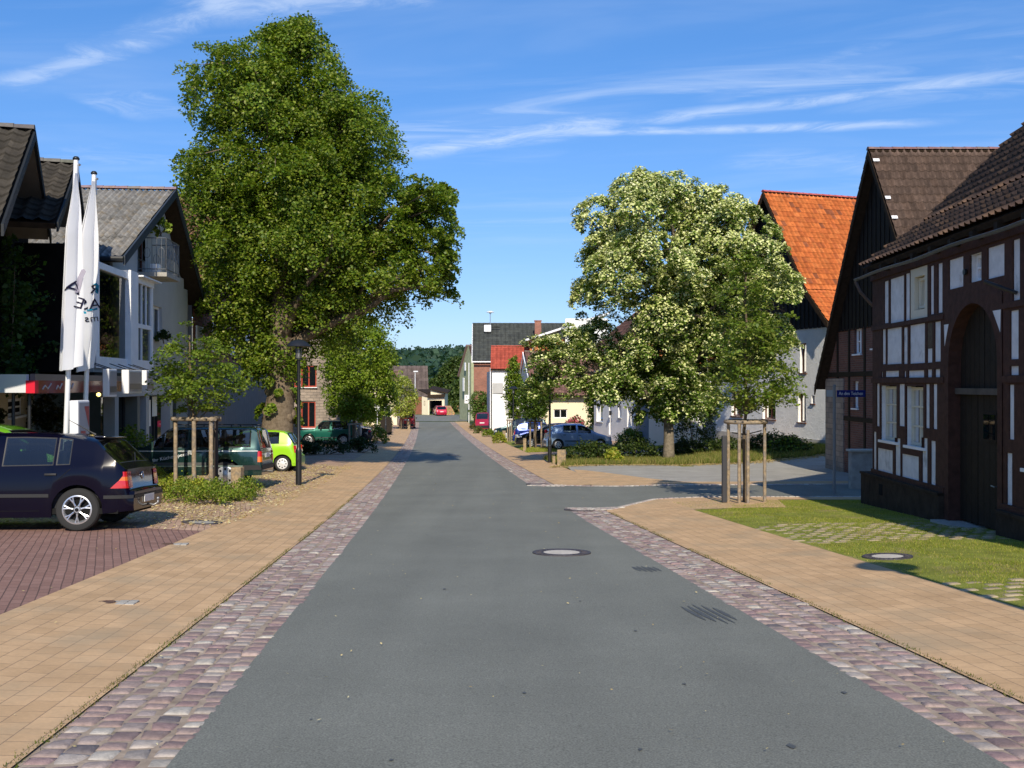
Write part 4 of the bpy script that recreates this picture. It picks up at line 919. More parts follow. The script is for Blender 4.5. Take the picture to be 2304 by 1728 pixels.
for e_ in (DP(d0_, 0), DP(d1_, 0)): m.quad(e_+Vector((0, 0, -3.2)), e_+dnn*9+Vector((0, 0, -3.2)), e_+dnn*9+Vector((0, 0, ztD)), e_+Vector((0, 0, ztD)))
m.build('wall', M_render, TD)
for h in dwin: window(TD, DP(d0_, 0)[:2], dd_[:2], h[0], h[1], h[2], h[3], dnn[:2], M_white, None, (0, 0), .07, .2, M_greyr)
m = MB(); h = ddoor; p = DP(d0_, 0, .15); m.obox(p+dd_*h[0]+Vector((0, 0, h[2])), dd_*(h[1]-h[0]), dnn*.05, (0, 0, h[3]-h[2])); o_ = m.build('door', M_white, TD); o_['label'] = 'white front door in a deep reveal'
m = MB(); m.tube([DP(DD(1378), SZ(925, 67), -.15), DP(DD(1378), SZ(925, 67)-.3, -.15)], .09, 8); m.build('wall_lamp', M_black, TD)
m = MB(); q = MB(); zb2 = SZ(790, 67)
m.quad(DP(d0_-.2, ztD-.02, -.05), DP(d1_+.2, ztD-.02, -.05), DP(d1_+.2, zb2+.2, -.05), DP(d0_-.2, zb2+.2, -.05)); m.quad(DP(d0_-.2, ztD, -.05), DP(d0_-.2, ztD, 9), DP(d0_-.2, zb2+.2, 9), DP(d0_-.2, zb2+.2, -.05))
m.build('orange_boards', M_orangew, TD)
RC = [(.20, .10, .075), (.24, .12, .09), (.17, .09, .07), (.27, .14, .10)]
tiles(tuple(DP(d1_+.4, zb2, -.5)), tuple(DP(d0_-.4, zb2, -.5)), tuple(DP(d0_-.4, zb2+4.0, 4.6)), tuple(DP(d1_+.4, zb2+4.0, 4.6)), .3, .38, RC, M_tile, TD, 'roof', .02, .03, per=3)
tiles(tuple(DP(d0_-.4, zb2, 9.6)), tuple(DP(d1_+.4, zb2, 9.6)), tuple(DP(d1_+.4, zb2+4.0, 4.6)), tuple(DP(d0_-.4, zb2+4.0, 4.6)), .3, .38, RC, M_tile, TD, 'roof', .02, .03, per=3)
m = MB(); m.poly([DP(d0_-.1, zb2+.1, -.05), DP(d0_-.1, zb2+.1, 9), DP(d0_-.1, zb2+3.8, 4.6)]); m.build('gable', M_orangew, TD)
# annex with sunlit white wall
TDa = thing('garage_annex', 'flat roofed bright white garage with side shade painted dark grey behind the lime trunk', 'garage', (9, 57, gzf(9, 57)))
zA = SZ(905, 57); m = MB(); m.quad((7.78, 56.6, -3), (10.9, 56.9, -3), (10.9, 56.9, zA), (7.78, 56.6, zA)); m.quad((10.9, 56.9, -3), (10.9, 64, -3), (10.9, 64, zA), (10.9, 56.9, zA)); m.build('white_wall', M_whiter, TDa)
m = MB(); m.quad((7.78, 56.6, -3), (7.9, 63.55, -3), (7.9, 63.55, zA), (7.78, 56.6, zA)); m.build('side_wall', mat('shaded_side_render', (.20, .20, .22), .85, var=.05), TDa)  # the shade on this side is put into a darker grey
m = MB(); m.obox((7.66, 56.4, zA), (3.4, .3, 0), (.1, 7.0, 0), (0, 0, .14)); m.build('roof', M_greyr, TDa)
m = MB(); m.box((11.3, 61.5, -3.2), (13.0, 66, SZ(880, 62))); s_ = m.build('shed', M_greyr); tag(s_, 'shed wall with shade painted grey between the white garage and the orange roofed house', 'shed')  # grey stands in for shade that no cast shadow supplies here

# ------------------------------------------------------------------ generic far building
def block(name, label, cat, A, B, depth, side, z0, z1, m_wall, holes=(), fm=None, m_=None):
    """box body; A->B facade in plan, depth on the 'side' vector"""
    t = thing(name, label, cat, ((A[0]+B[0])/2, (A[1]+B[1])/2, gzf(min(40, max(-40, A[0])), A[1])))
    A_, B_ = Vector((A[0], A[1], 0)), Vector((B[0], B[1], 0)); d = (B_-A_).normalized(); s_ = Vector((side[0], side[1], 0)).normalized()
    m = MB(); wall_holes(m, A_[:2], B_[:2], z0, z1, holes, .15, s_)
    for P, Q_ in ((A_, A_+s_*depth), (B_, B_+s_*depth), (A_+s_*depth, B_+s_*depth)): m.quad(P+Vector((0, 0, z0)), Q_+Vector((0, 0, z0)), Q_+Vector((0, 0, z1)), P+Vector((0, 0, z1)))
    m.build('wall', m_wall, t)
    for h in holes: window(t, A_[:2], d[:2], h[0], h[1], h[2], h[3], s_[:2], fm or M_white, None, (1, 0), .07, .15, None)
    return t
def gable_roof(t, e0, e1, f0, f1, zr, ze, cols, ridge_dir='AB', over=.4, m_g=None, rc=(.2, .12, .1), tw=.32, rh=.4, amp=.02):
    """eave line near e0->e1, eave line far f0->f1 (plan); ridge midway"""
    r0 = [(e0[i]+f0[i])/2 for i in range(2)]; r1 = [(e1[i]+f1[i])/2 for i in range(2)]
    tiles((*e0, ze), (*e1, ze), (*r1, zr), (*r0, zr), tw, rh, cols, M_tile, t, 'roof', amp, .03, per=3)
    tiles((*f1, ze), (*f0, ze), (*r0, zr), (*r1, zr), tw, rh, cols, M_tile, t, 'roof', amp, .03, per=3)
    ridge_caps((*r0, zr+.02), (*r1, zr+.02), .14, rc, t, seg=.6)
    if m_g:
        g = MB(); 
        for a, b, c in ((e0, f0, r0), (e1, f1, r1)):
            a = [a[0]+(r1[0]-r0[0])*.02*(1 if a is e0 else -1), a[1]]; g.poly([(a[0], a[1], ze), (b[0], b[1], ze), (c[0], c[1], zr-.08)])
        g.build('gable', m_g, t)
# E cream house
BR = [(.16, .085, .075), (.19, .10, .085), (.14, .075, .07), (.22, .13, .11)]
zE_ = SZ(890, 82); TE = block('cream_house', 'cream rendered house with brown tiled roof and garage window behind the parked cars', 'house', (2.2, 82), (9.5, 82.9), 9, (-.12, 1), -4.2, zE_, M_creamr, [(1.25, 2.4, SZ(941, 82), SZ(921, 82))])
gable_roof(TE, (1.75, 81.2), (11, 82.3), (.45, 92.5), (9.6, 93.6), SZ(792, 88), zE_-.0, BR, m_g=M_greyr)
m = MB(); m.obox((1.62, 81.15, zE_-.25), (-.72, 5.7, SZ(792, 88)-zE_), (.06, 0, 0), (0, 0, .22)); m.obox((.35, 92.6, zE_-.25), (.6, -5.75, SZ(792, 88)-zE_), (.06, 0, 0), (0, 0, .22)); m.build('bargeboards', M_white, TE)
# F white house, red roof
zF = SZ(828, 95); TF = block('white_red_roofed_house', 'white walled house with smooth red tiled roof next to the brick hall', 'house', (-1.9, 95), (3, 95.3), 8, (0, 1), -4, zF, M_whiter, [])
m = MB(); m.box((-1.85, 94.93, SZ(885, 95)), (-.85, 94.99, SZ(862, 95))); m.build('grey_panel', M_greyr, TF)
m = MB(); m.box((-.6, 94.9, SZ(932, 95)), (.3, 94.99, SZ(905, 95))); m.build('door', M_greyr, TF)
gable_roof(TF, (-2.05, 94.6), (3.4, 94.9), (-2.1, 103.5), (3.4, 103.8), SZ(779, 99), zF-.1, [(.36, .07, .045), (.38, .075, .048), (.34, .065, .042)], m_g=M_whiter, rc=(.36, .09, .06), tw=.4, rh=.5, amp=.008)
m = MB(); m.tube([(-2.05, 94.9, -3.1), (-2.05, 94.9, zF)], .06, 8); m.build('downpipe', M_alu, TF)
m = MB(); m.quad((-2.02, 95, -4), (-2.6, 103, -4), (-2.6, 103, zF-.3), (-2.02, 95, zF-.3)); m.build('shaded_side', M_greyr, TF)  # grey sheet over the white side wall paints in its shade
# G big brick hall with siren
zG = SZ(811, 108); zGr = SZ(728, 114); TG = block('brick_hall', 'large dark roofed brick hall with chimney and rooftop siren', 'hall', (-4.15, 108), (9, 108.4), 12, (-.02, 1), -4.5, zG, M_brickr, [(1.6, 3.2, -1.8, zG-1.2)], M_eave)
gable_roof(TG, (-4.3, 107.5), (10, 107.9), (-4.7, 120.6), (9.6, 121), zGr, zG, [(.055, .062, .06), (.06, .066, .062), (.05, .056, .056)], m_g=M_brick, rc=(.07, .08, .08), tw=.5, rh=.5, amp=.006)
m = MB(); m.obox((-4.36, 107.4, zG-.3), (-.2, 6.6, zGr-zG), (.08, 0, 0), (0, 0, .28)); m.obox((-4.3, 107.4, zG-.22), (14, .4, 0), (0, -.1, 0), (0, 0, .14)); m.build('bargeboards', M_white, TG)
m = MB(); xch = SX(1203, 111); m.box((xch, 110.6, zG+1), (xch+.72, 111.4, SZ(723, 111))); m.box((xch-.05, 110.55, SZ(723, 111)), (xch+.77, 111.45, SZ(723, 111)+.1)); m.build('chimney', M_brickr, TG)
m = MB(); xs_ = SX(1097, 112); m.bbox_((xs_, 112.3, SZ(739, 112)), .8, .7, .8, .08); m.build('skylight_hood', M_white, TG)
m = MB(); m.box((xs_+.5, 112.6, SZ(736, 112)), (xs_+1.4, 112.7, SZ(734.5, 112))); m.build('roof_ladder', M_dark, TG)
ts = thing('siren', 'mushroom shaped siren on a thin mast above the dark hall roof', 'siren', (SX(1103, 113), 113.2, SZ(731, 113)-.4))
m = MB(); xs_ = SX(1103, 113); m.tube([(xs_, 113.2, SZ(731, 113)-.4), (xs_, 113.2, SZ(703, 113))], .045, 8); m.build('mast', M_steel, ts)
m = MB(); m.lathe((xs_, 113.2, SZ(703, 113)), [(.03, -.1), (.12, -.12), (.16, 0), (.46, .02), (.44, .07), (.2, .17), (.0, .2)], 20); m.build('horn', M_alu, ts)
# H orange boarded house beyond E
TH = block('boarded_house', 'house with orange boards under a slanting grey roof behind the cream house', 'house', (SX(1192, 96), 96), (9, 96.5), 7, (0, 1), -3, SZ(762, 96), M_orangew, ())
m = MB(); m.obox((SX(1182, 95), 94.8, SZ(768, 95)), (8, 0, 2.6), (0, 8, 0), (0, 0, .2)); m.build('roof', M_alu, TH)
m = MB(); m.tube([(SX(1194, 95.9), 95.8, SZ(768, 96)), (SX(1199, 95.9), 95.8, SZ(780, 96)), (SX(1199, 95.9), 95.8, SZ(800, 96))], .06, 8); m.build('downpipe', M_alu, TH)
m = MB(); m.obox((SX(1272, 94), 94, SZ(800, 94)), (4, 0, 0), (0, .4, 0), (0, 0, 3.5)); m.build('white_gable', M_whiter, TH)
# I grey-green slate house
TI = thing('slate_hung_house', 'narrow grey green slate hung gable at the far street corner', 'house', (-6.5, 136, gzf(-6, 136)))
def IX(sx, d): return SX(sx, d)
m = MB(); A_, B_ = Vector((SX(1034, 139.5), 139.5, 0)), Vector((SX(1060, 135.5), 135.5, 0)); z0 = -4
m.quad(A_+Vector((0, 0, z0)), B_+Vector((0, 0, z0)), B_+Vector((0, 0, SZ(800, 133))), A_+Vector((0, 0, SZ(845, 146)))); mid = (A_+B_)/2
m.poly([A_+Vector((0, 0, SZ(845, 146))), B_+Vector((0, 0, SZ(800, 133))), B_*.75+A_*.25+Vector((0, 0, SZ(775, 136)))]); m.build('slate_wall', M_slate, TI)
m = MB(); m.quad(B_+Vector((0, 0, z0)), B_+Vector((8, 0, z0)), B_+Vector((8, 0, SZ(800, 133))), B_+Vector((0, 0, SZ(800, 133)))); m.build('side_wall', M_slate, TI)
m = MB(); m.obox(A_+Vector((-.3, 0, SZ(848, 146))), (B_*.75+A_*.25)-A_+Vector((0, 0, SZ(775, 136)-SZ(845, 146))), (7, 3, 0), (0, 0, .2)); m.build('roof', mat('purple_roof', (.2, .13, .12), .8), TI)
for (x_, y0, y1) in ((1048, 816, 834), (1044.5, 850, 880)):
    w2 = MB(); dq = 137.5; w2.obox((SX(x_, dq)-.12, dq-.6, SZ(y1, dq)), (.2, -.5, 0), (-.08, -.03, 0), (0, 0, SZ(y0, dq)-SZ(y1, dq))); w2.build('window', M_white, TI)
# J brown roofed barn far
zJ = SZ(892, 172); TJ = block('distant_barn', 'distant barn with one big greyish brown tiled roof at the street end', 'barn', (SX(868, 168), 168), (SX(960, 168), 168.2), 10, (0, 1), -4, zJ, M_brick, ())
m = MB(); tiles((SX(860, 168), 168, zJ), (SX(965, 168), 168, zJ), (SX(962, 174), 174, SZ(823, 174)), (SX(860, 174), 174, SZ(823, 174)), .8, .8, [(.13, .10, .09), (.15, .115, .105), (.12, .09, .085)], M_tile, TJ, 'roof', .01, .02, per=3)
# garage K
TK = thing('cream_garage', 'small cream garage with slanting roof and open dark doorway at the street end', 'garage', (SX(975, 152), 152, gzf(-12, 152)))
x0, x1 = SX(948, 152), SX(1000, 152); xa, xb = SX(965, 152), SX(994, 152); zb_, zl = -3.6, SZ(901, 152)
m = MB(); wall_holes(m, (SX(963, 152), 152), (x1, 152), zb_, SZ(895, 152), [(SX(966, 152)-SX(963, 152), SX(994.5, 152)-SX(963, 152), zb_, zl)], .3, (0, 1))
m.quad((x0, 152.9, zb_), (SX(963, 152), 152, zb_), (SX(963, 152), 152, SZ(895, 152)), (x0, 152.9, SZ(892, 152)))
m.poly([(SX(969, 152), 151.98, SZ(892, 152)), (x1, 151.98, SZ(894, 152)), (x1, 151.98, SZ(886, 152)), (SX(969, 152), 151.98, SZ(878, 152))]); m.quad((x1, 152, zb_), (x1, 160, zb_), (x1, 160, SZ(885, 152)), (x1, 152, SZ(885, 152)))
m.build('wall', M_creamr, TK)
m = MB(); m.box((x0+1, 157.9, zb_), (x1-.1, 158, zl+.6)); m.build('dark_interior', M_dark, TK)
m = MB(); m.obox((SX(966, 152), 151.6, SZ(876.5, 152)), (x1+.5-SX(966, 152), 0, SZ(886, 152)-SZ(876.5, 152)), (0, 8, .4), (0, 0, .16)); m.obox((SX(962, 152), 151.5, SZ(895, 152)), (x1-SX(962, 152)+.1, 0, .1), (0, .7, .5), (0, 0, .12)); m.obox((x0-.8, 155, SZ(878, 152)), (2.2, -3, -.9), (2, 6, 0), (0, 0, .14)); m.build('roof', M_eave, TK)
w_ = window(TK, (x0, 152.85), (SX(963, 152)-x0, -.9), .45, .72, SZ(912, 153), SZ(902, 153), (0, 1), M_frameb, None, (0, 0), .05, .05)
m = MB(); m.box((SX(930, 154), 154, -3.6), (SX(949, 154), 154.3, SZ(893, 154))); o_ = m.build('board_gate', mat('red_brown_boards', (.22, .085, .05), .8, var=.2, vscale=3)); tag(o_, 'red brown boarded gate left of the cream garage', 'gate')
# far cream house on the left
TQ = block('far_cream_house', 'bright cream house half hidden behind the small yellow green tree on the left', 'house', (SX(800, 118), 118), (SX(893, 118), 118), 8, (0, 1), -4, SZ(862, 118), M_creamr, [(1.2, 2.2, -1.5, -.2), (3.4, 4.2, -2.3, -.8)])
gable_roof(TQ, (SX(795, 118), 117.4), (SX(897, 118), 117.4), (SX(795, 126), 127), (SX(897, 126), 127), SZ(835, 122), SZ(864, 118), BR, m_g=M_creamr)
# L stone house, left behind the big lime
zS = SZ(700, 66); dS = 66
def sx_(v): return SX(v, dS)
sh = [(sx_(676)-sx_(640), sx_(711)-sx_(640), SZ(871, dS), SZ(822, dS)), (sx_(676)-sx_(640), sx_(709)-sx_(640), SZ(963, dS), SZ(903, dS)), (.5-.2, .5+.5, SZ(871, dS), SZ(822, dS))]
TL = thing('stone_house', 'rough grey brown stone house with red framed windows behind the thick lime trunk', 'house', (sx_(690), dS, gzf(-13, dS)))
m = MB(); wall_holes(m, (sx_(640), dS), (sx_(770), dS+.4), -3, zS, sh, .3, (0, 1)); m.quad((sx_(770), dS+.4, -3), (sx_(770), dS+9, -3), (sx_(770), dS+9, zS), (sx_(770), dS+.4, zS)); m.build('stone_wall', M_stone, TL)
for h in sh: window(TL, (sx_(640), dS), (1, .05), h[0], h[1], h[2], h[3], (0, 1), M_framer, None, (1, 0), .09, .25, M_white)
gable_roof(TL, (sx_(630), dS-.5), (sx_(778), dS-.1), (sx_(630), dS+9.5), (sx_(778), dS+9.9), zS+3.5, zS-.1, BR, m_g=M_stone)
# ================================================================== LEFT SIDE BUILDINGS
M_bblack = mat('black_brown_boards', (.010, .009, .008), .85, spec=.1, var=.3, vscale=4, wave=(2.4, .012, 'SAW'))
M_soff = mat('soffit_boards', (.14, .12, .10), .85, spec=.1, var=.1)
TL1 = [(.050, .044, .036), (.055, .048, .039), (.046, .040, .033), (.06, .052, .042)]
def gbarn(name, label, x0, k, dn, da, df, za, zn, zf, back=9, rec=1.3, col=TL1):
    D = Vector((-k, 1, 0)).normalized(); Nn = Vector((1, k, 0)).normalized(); kk_ = 1/D.y
    def P(d, z, o=0): return Vector((x0-k*d, d, z))+Nn*o
    t = thing(name, label, 'barn', tuple(P(da, gzf(x0-k*da, da), -rec)))
    tiles(tuple(P(dn, zn, -back)), tuple(P(dn, zn)), tuple(P(da, za)), tuple(P(da, za, -back)), .30, .38, col, M_tile, t, 'roof', .03, .045, thick=.12)
    tiles(tuple(P(df, zf)), tuple(P(df, zf, -back)), tuple(P(da, za, -back)), tuple(P(da, za)), .30, .38, col, M_tile, t, 'roof', .03, .045, thick=.12, under=M_soff)
    ridge_caps(P(da, za+.03, .02), P(da, za+.03, -back), .14, (.13, .12, .115), t)
    m = MB()
    for (a, za_, b, zb_) in ((dn, zn, da, za), (da, za, df, zf)):
        p, q = P(a, za_-.20, .02), P(b, zb_-.20, .02); m.obox(p, q-p, Nn*.04, (0, 0, .20))
    m.build('bargeboards', mat('dark_barge', (.012, .015, .018), .7), t)
    m = MB(); g = -1.6; m.poly([P(dn+.5, g, -rec), P(df-.3, g, -rec), P(df-.3, zf, -rec), P(da, za-.25, -rec), P(dn+.5, zn+.1, -rec)])
    m.quad(P(dn+.5, g, -rec), P(dn+.5, g, -back), P(dn+.5, zn, -back), P(dn+.5, zn, -rec)); m.quad(P(df-.3, g, -rec), P(df-.3, g, -back), P(df-.3, zf, -back), P(df-.3, zf, -rec))
    m.build('board_wall', M_bblack, t)
    return t, P, Nn, D
T1, P1, N1, D1 = gbarn('tiled_barn', 'nearest barn at left edge, brown tiled roof over a deep black gable', -2.83, .34, 16.2, 20.0, 22.6, 6.71, 4.22, 5.0)
T2, P2, N2, D2 = gbarn('tiled_barn', 'second brown tiled gable behind the flagpoles, with ivy on its black wall', -2.4, .34, 20.2, 24.4, 26.6, 7.0, 4.9, 5.9)
# ground floor of the second barn, beige with a white window
m = MB(); A_ = P2(20.4, 0, -1.22); B_ = P2(26.8, 0, -1.22); L_ = (B_-A_).length; dd2 = (B_-A_).normalized()
def along2(sx):           # distance along the wall for an image column of the photograph
    q = (sx-X0)/F; # solve A+dd*s on ray x=q*y
    return (q*A_.y-A_.x)/(dd2.x-q*dd2.y)
w0, w1 = along2(18), along2(53)
wall_holes(m, A_[:2], B_[:2], -1.6, 1.55, [(w0, w1, SZ(934, 23.8), SZ(896, 23.8))], .12, (-N2)[:2]); m.build('ground_floor_wall', mat('beige_render', (.50, .43, .30), .9, var=.08), T2)
window(T2, A_[:2], dd2[:2], w0, w1, SZ(934, 23.8), SZ(896, 23.8), (-N2)[:2], M_white, None, (0, 1), .07, .08, M_white, curtain=True)
# dark wing wall between barn and shop
HD_ = Vector((-.1, 1, 0)).normalized(); HN_ = Vector((1, .1, 0)).normalized()
WG = thing('boarded_wing', 'black boarded connecting wing above the petrol station roof, overgrown with ivy', 'building', (-12, 27.1, -1.2))
m = MB(); m.obox(Vector((-10.86, 26.8, 1.45)), -HN_*6, HD_*.12, (0, 0, 3.4)); m.build('board_wall', M_bblack, WG)
m = MB(); m.box((-16, 29.5, -1.7), (-11.1, 29.7, 1.45)); m.build('back_wall', mat('grey_beige_wall', (.22, .21, .17), .9, var=.1), WG)

# ------------------------------------------------------------------ shop house with corrugated roof
k2 = .10
def HX(d): return -8.13-k2*d
HD = Vector((-k2, 1, 0)).normalized(); HN = Vector((1, k2, 0)).normalized()
def HP(d, z, o=0): return Vector((HX(d), d, z))+HN*o
T3 = thing('shop_house', 'grey white gabled shop house with mossy corrugated roof, glazed bay and balcony', 'house', tuple(HP(31, gzf(-11, 31))))
zA3, zN3, zF3 = 7.86, 5.25, 4.6
wins = [((31.0-27)/HD.y, (32.3-27)/HD.y, 3.05, 4.08), ((29.5-27)/HD.y, (30.3-27)/HD.y, 4.95, 6.4)]
m = MB(); wall_holes(m, HP(27, 0)[:2], HP(36, 0)[:2], 1.5, 5.0, [wins[0], (wins[1][0], wins[1][1], 4.95, 5.0)], .15, (-HN)[:2])
wall_holes(m, HP(27.6, 0)[:2], HP(35.4, 0)[:2], 5.0, 5.35, [(wins[1][0]-.6, wins[1][1]-.6, 5.0, 5.35)], .15, (-HN)[:2])
m.poly([HP(27.9, 5.35), HP(29.5, 5.35), HP(29.5, 6.4), HP(30.3, 6.4), HP(30.3, 5.35), HP(34.9, 5.35), HP(32.1, zA3-.2)])
m.quad(HP(27, 1.5), HP(27, 1.5, -9), HP(27, 5.2, -9), HP(27, 5.2)); m.quad(HP(36, -2), HP(36, -2, -9), HP(36, 5, -9), HP(36, 5))
m.poly([HP(27, 5.0), HP(27.9, 5.35), HP(27.9, 5.0)])
m.build('wall', M_greyr, T3)
window(T3, HP(27, 0)[:2], HD[:2], wins[0][0], wins[0][1], 3.05, 4.08, (-HN)[:2], M_white, None, (1, 0), .07, .12)
window(T3, HP(27, 0)[:2], HD[:2], wins[1][0], wins[1][1], 4.95, 6.4, (-HN)[:2], M_frameb, None, (0, 0), .07, .12, name='balcony_door')
CG = [(.20, .195, .188), (.21, .203, .193), (.19, .187, .18)]
M_corr = mat('corrugated_cement', attr=True, rough=.95, spec=.1, var=.4, vscale=5, bump=.01, bscale=40, col2=(.16, .13, .09), c2s=3.2, c2t=(.52, .7))
tiles(tuple(HP(26.3, zN3-.28, -9)), tuple(HP(26.3, zN3-.28, .45)), tuple(HP(32.1, zA3, .45)), tuple(HP(32.1, zA3, -9)), .177, 1.55, CG, M_corr, T3, 'roof', .034, .03, thick=.12, harm=0, dirt_shade=.35)
tiles(tuple(HP(37.2, zF3-.25, .45)), tuple(HP(37.2, zF3-.25, -9)), tuple(HP(32.1, zA3, -9)), tuple(HP(32.1, zA3, .45)), .177, 1.55, CG, M_corr, T3, 'roof', .034, .03, thick=.12, harm=0, dirt_shade=.35)
ridge_caps(HP(32.1, zA3+.05, .5), HP(32.1, zA3+.05, -9), .13, (.24, .17, .16), T3)
m = MB()
for (a, za_, b, zb_) in ((26.3, zN3-.28, 32.1, zA3), (32.1, zA3, 37.2, zF3-.25)):
    p, q = HP(a, za_-.22, .47), HP(b, zb_-.22, .47); m.obox(p, q-p, HN*.05, (0, 0, .26))
m.build('bargeboards', mat('dark_blue_barge', (.03, .04, .055), .6), T3)
m = MB(); m.tube([HP(26.22, zN3-.33, .5), HP(26.22, zN3-.33, -6)], .075, 8); m.tube([HP(26.3, zN3-.33, -.15), HP(26.8, zN3-.7, -.05), HP(26.9, 2.2, -.02)], .04, 8); m.build('gutter', M_black, T3)
# glazed bay
def BP(d, z, o=0): return Vector((-7.63-k2*d, d, z))+HN*o
zb0, zb1 = 2.0, 4.56; m = MB()
def bar(d0, d1, z0, z1, o=0, t=.07): m.obox(BP(d0, z0, o-t), HD*((d1-d0)/HD.y), HN*t, (0, 0, z1-z0))
bar(24.0, 24.28, zb0, zb1); bar(24.0, 29.3, zb0, 2.28, .01); bar(24.0, 29.3, zb1-.14, zb1+.02, .03, .2); bar(26.62, 27.35, zb0+.02, zb1+.10, .10, .3); bar(29.1, 29.3, 2.28, zb1-.14)
for a in (28.15, 28.62): bar(a-.03, a+.03, 3.3, zb1-.14, -.01)
bar(28.1, 28.17, 2.28, 3.2, -.01); bar(27.35, 29.1, 3.18, 3.30, -.005); bar(27.5, 29.5, zb1+.02, zb1+.06, .2, .4)
m.obox(BP(24.0, zb0, -.1), -HN*.12, HD*.12, (0, 0, zb1-zb0)); bay = m.build('glazed_bay', M_white, T3)
m = MB(); m.quad(BP(24.25, 2.26, -.05), BP(26.65, 2.26, -.05), BP(26.65, zb1-.1, -.05), BP(24.25, zb1-.1, -.05)); m.build('large_pane', glassmat('bay_glass', (.72, .78, .78), .8, ior=1.22), bay)
m = MB(); m.quad(BP(27.3, 2.26, -.05), BP(29.15, 2.26, -.05), BP(29.15, zb1-.1, -.05), BP(27.3, zb1-.1, -.05)); m.build('small_panes', M_glass, bay)
m = MB(); bw = mat('bay_inner', (.30, .33, .33), .9); m.quad(BP(23.9, 2.0, -1.25), BP(29.4, 2.0, -1.25), BP(29.4, zb1, -1.25), BP(23.9, zb1, -1.25)); m.obox(BP(23.95, 1.9, -1.3), HD*5.4, HN*1.25, (0, 0, .1)); m.obox(BP(23.95, zb1-.02, -1.3), HD*5.4, HN*1.2, (0, 0, .08)); m.build('inner_wall', bw, bay)
m = MB(); m.obox(BP(26.4, 2.05, -1.2), HD*.75, HN*.04, (0, 0, 1.85)); m.build('inner_door', mat('inner_door', (.07, .09, .10), .4), bay)
m = MB(); c_ = BP(25.55, 3.55, -1.18); m.tube([c_+HD*.17*math.cos(a)+Vector((0, 0, .17*math.sin(a))) for a in np.linspace(0, 2*math.pi, 15)], .045, 6); m.build('wreath', mat('teal_wreath', (.02, .13, .20), .8), bay)
m = MB(); m.bbox_(BP(27, 1.88, -.6), .9, 5.2, .22, .03, rz=.1); m.bbox_(BP(27, 1.62, -.9), .6, 5.0, .3, .02, rz=.1); m.build('bay_beam', mat('beam_dark', (.05, .055, .06), .8), bay)
m = MB(); m.obox(BP(23.78, zb0-.1, -.12), -HN*5, HD*.1, (0, 0, zb1-zb0+.5)); m.build('end_boards', M_bblack, bay)
# balcony
m = MB(); m.obox(HP(29.4, 4.80, 0), HD*1.7, HN*.85, (0, 0, .12)); bal = m.build('balcony', M_conc, T3)
m = MB()
for o_, pts in ((0, [HP(29.45, 0, .0), HP(29.45, 0, .82), HP(31.05, 0, .82), HP(31.05, 0, 0)]),):
    for p, q in zip(pts[:-1], pts[1:]):
        for zz in (5.94, 5.02): m.tube([p+Vector((0, 0, zz)), q+Vector((0, 0, zz))], .016, 6)
        n_ = max(5, int((q-p).length/.13))
        for i in range(n_+1): pp = p+(q-p)*i/n_; m.tube([pp+Vector((0, 0, 4.9)), pp+Vector((0, 0, 5.94))], .008 if 0 < i < n_ else .02, 5)
        for i in range(2, n_, 3):
            pp = p+(q-p)*i/n_; m.tube([pp+(q-p).normalized()*.09*math.cos(a)+Vector((0, 0, 5.5+.16*math.sin(a))) for a in np.linspace(0, 6.28, 9)], .008, 4)
m.build('railing', mat('light_iron', (.16, .17, .18), .5, metal=.4), bal)
m = MB(); m.bbox_(HP(29.7, 5.05, .45), .24, .24, .28, .02); o_ = m.build('plant_pot', M_white, T3)
# ground floor: columns and shop glass
m = MB()
for d in (27.2, 30.4, 33.4): m = MB(); m.obox(HP(d, -1.9, -.3), HD*.35, HN*.3, (0, 0, 3.5)); m.build('column', M_greyr, T3)
m = MB(); m.obox(HP(26.8, 1.25, -.3), HD*9.2, HN*.32, (0, 0, .35)); m.build('lintel', M_greyr, T3)
m = MB(); 
for d in (27.6, 28.5, 29.4, 30.8, 31.8, 32.8, 34.2, 35.2): m.obox(HP(d, -1.9, -.42), HD*.06, HN*.06, (0, 0, 3.2))
m.build('shop_mullions', mat('bronze_frame', (.05, .045, .04), .5, metal=.3), T3)
m = MB(); m.quad(HP(27.3, -1.9, -.4), HP(36, -1.9, -.4), HP(36, 1.3, -.4), HP(27.3, 1.3, -.4)); m.build('shop_glass', glassmat('shop_glass', (.35, .38, .38), .25, .03), T3)
m = MB(); m.box((-19, 28.5, -2), (-18.9, 38, 2)); m.build('shop_interior', M_room, T3)
for a, b, z0_, z1_ in ((31.0, 31.35, .35, 1.1), (31.5, 32.3, .25, 1.1), (32.5, 33.1, .55, 1.2)): m = MB(); m.obox(HP(a, z0_, -.36), HD*(b-a), HN*.01, (0, 0, z1_-z0_)); m.build('poster', M_white, T3)
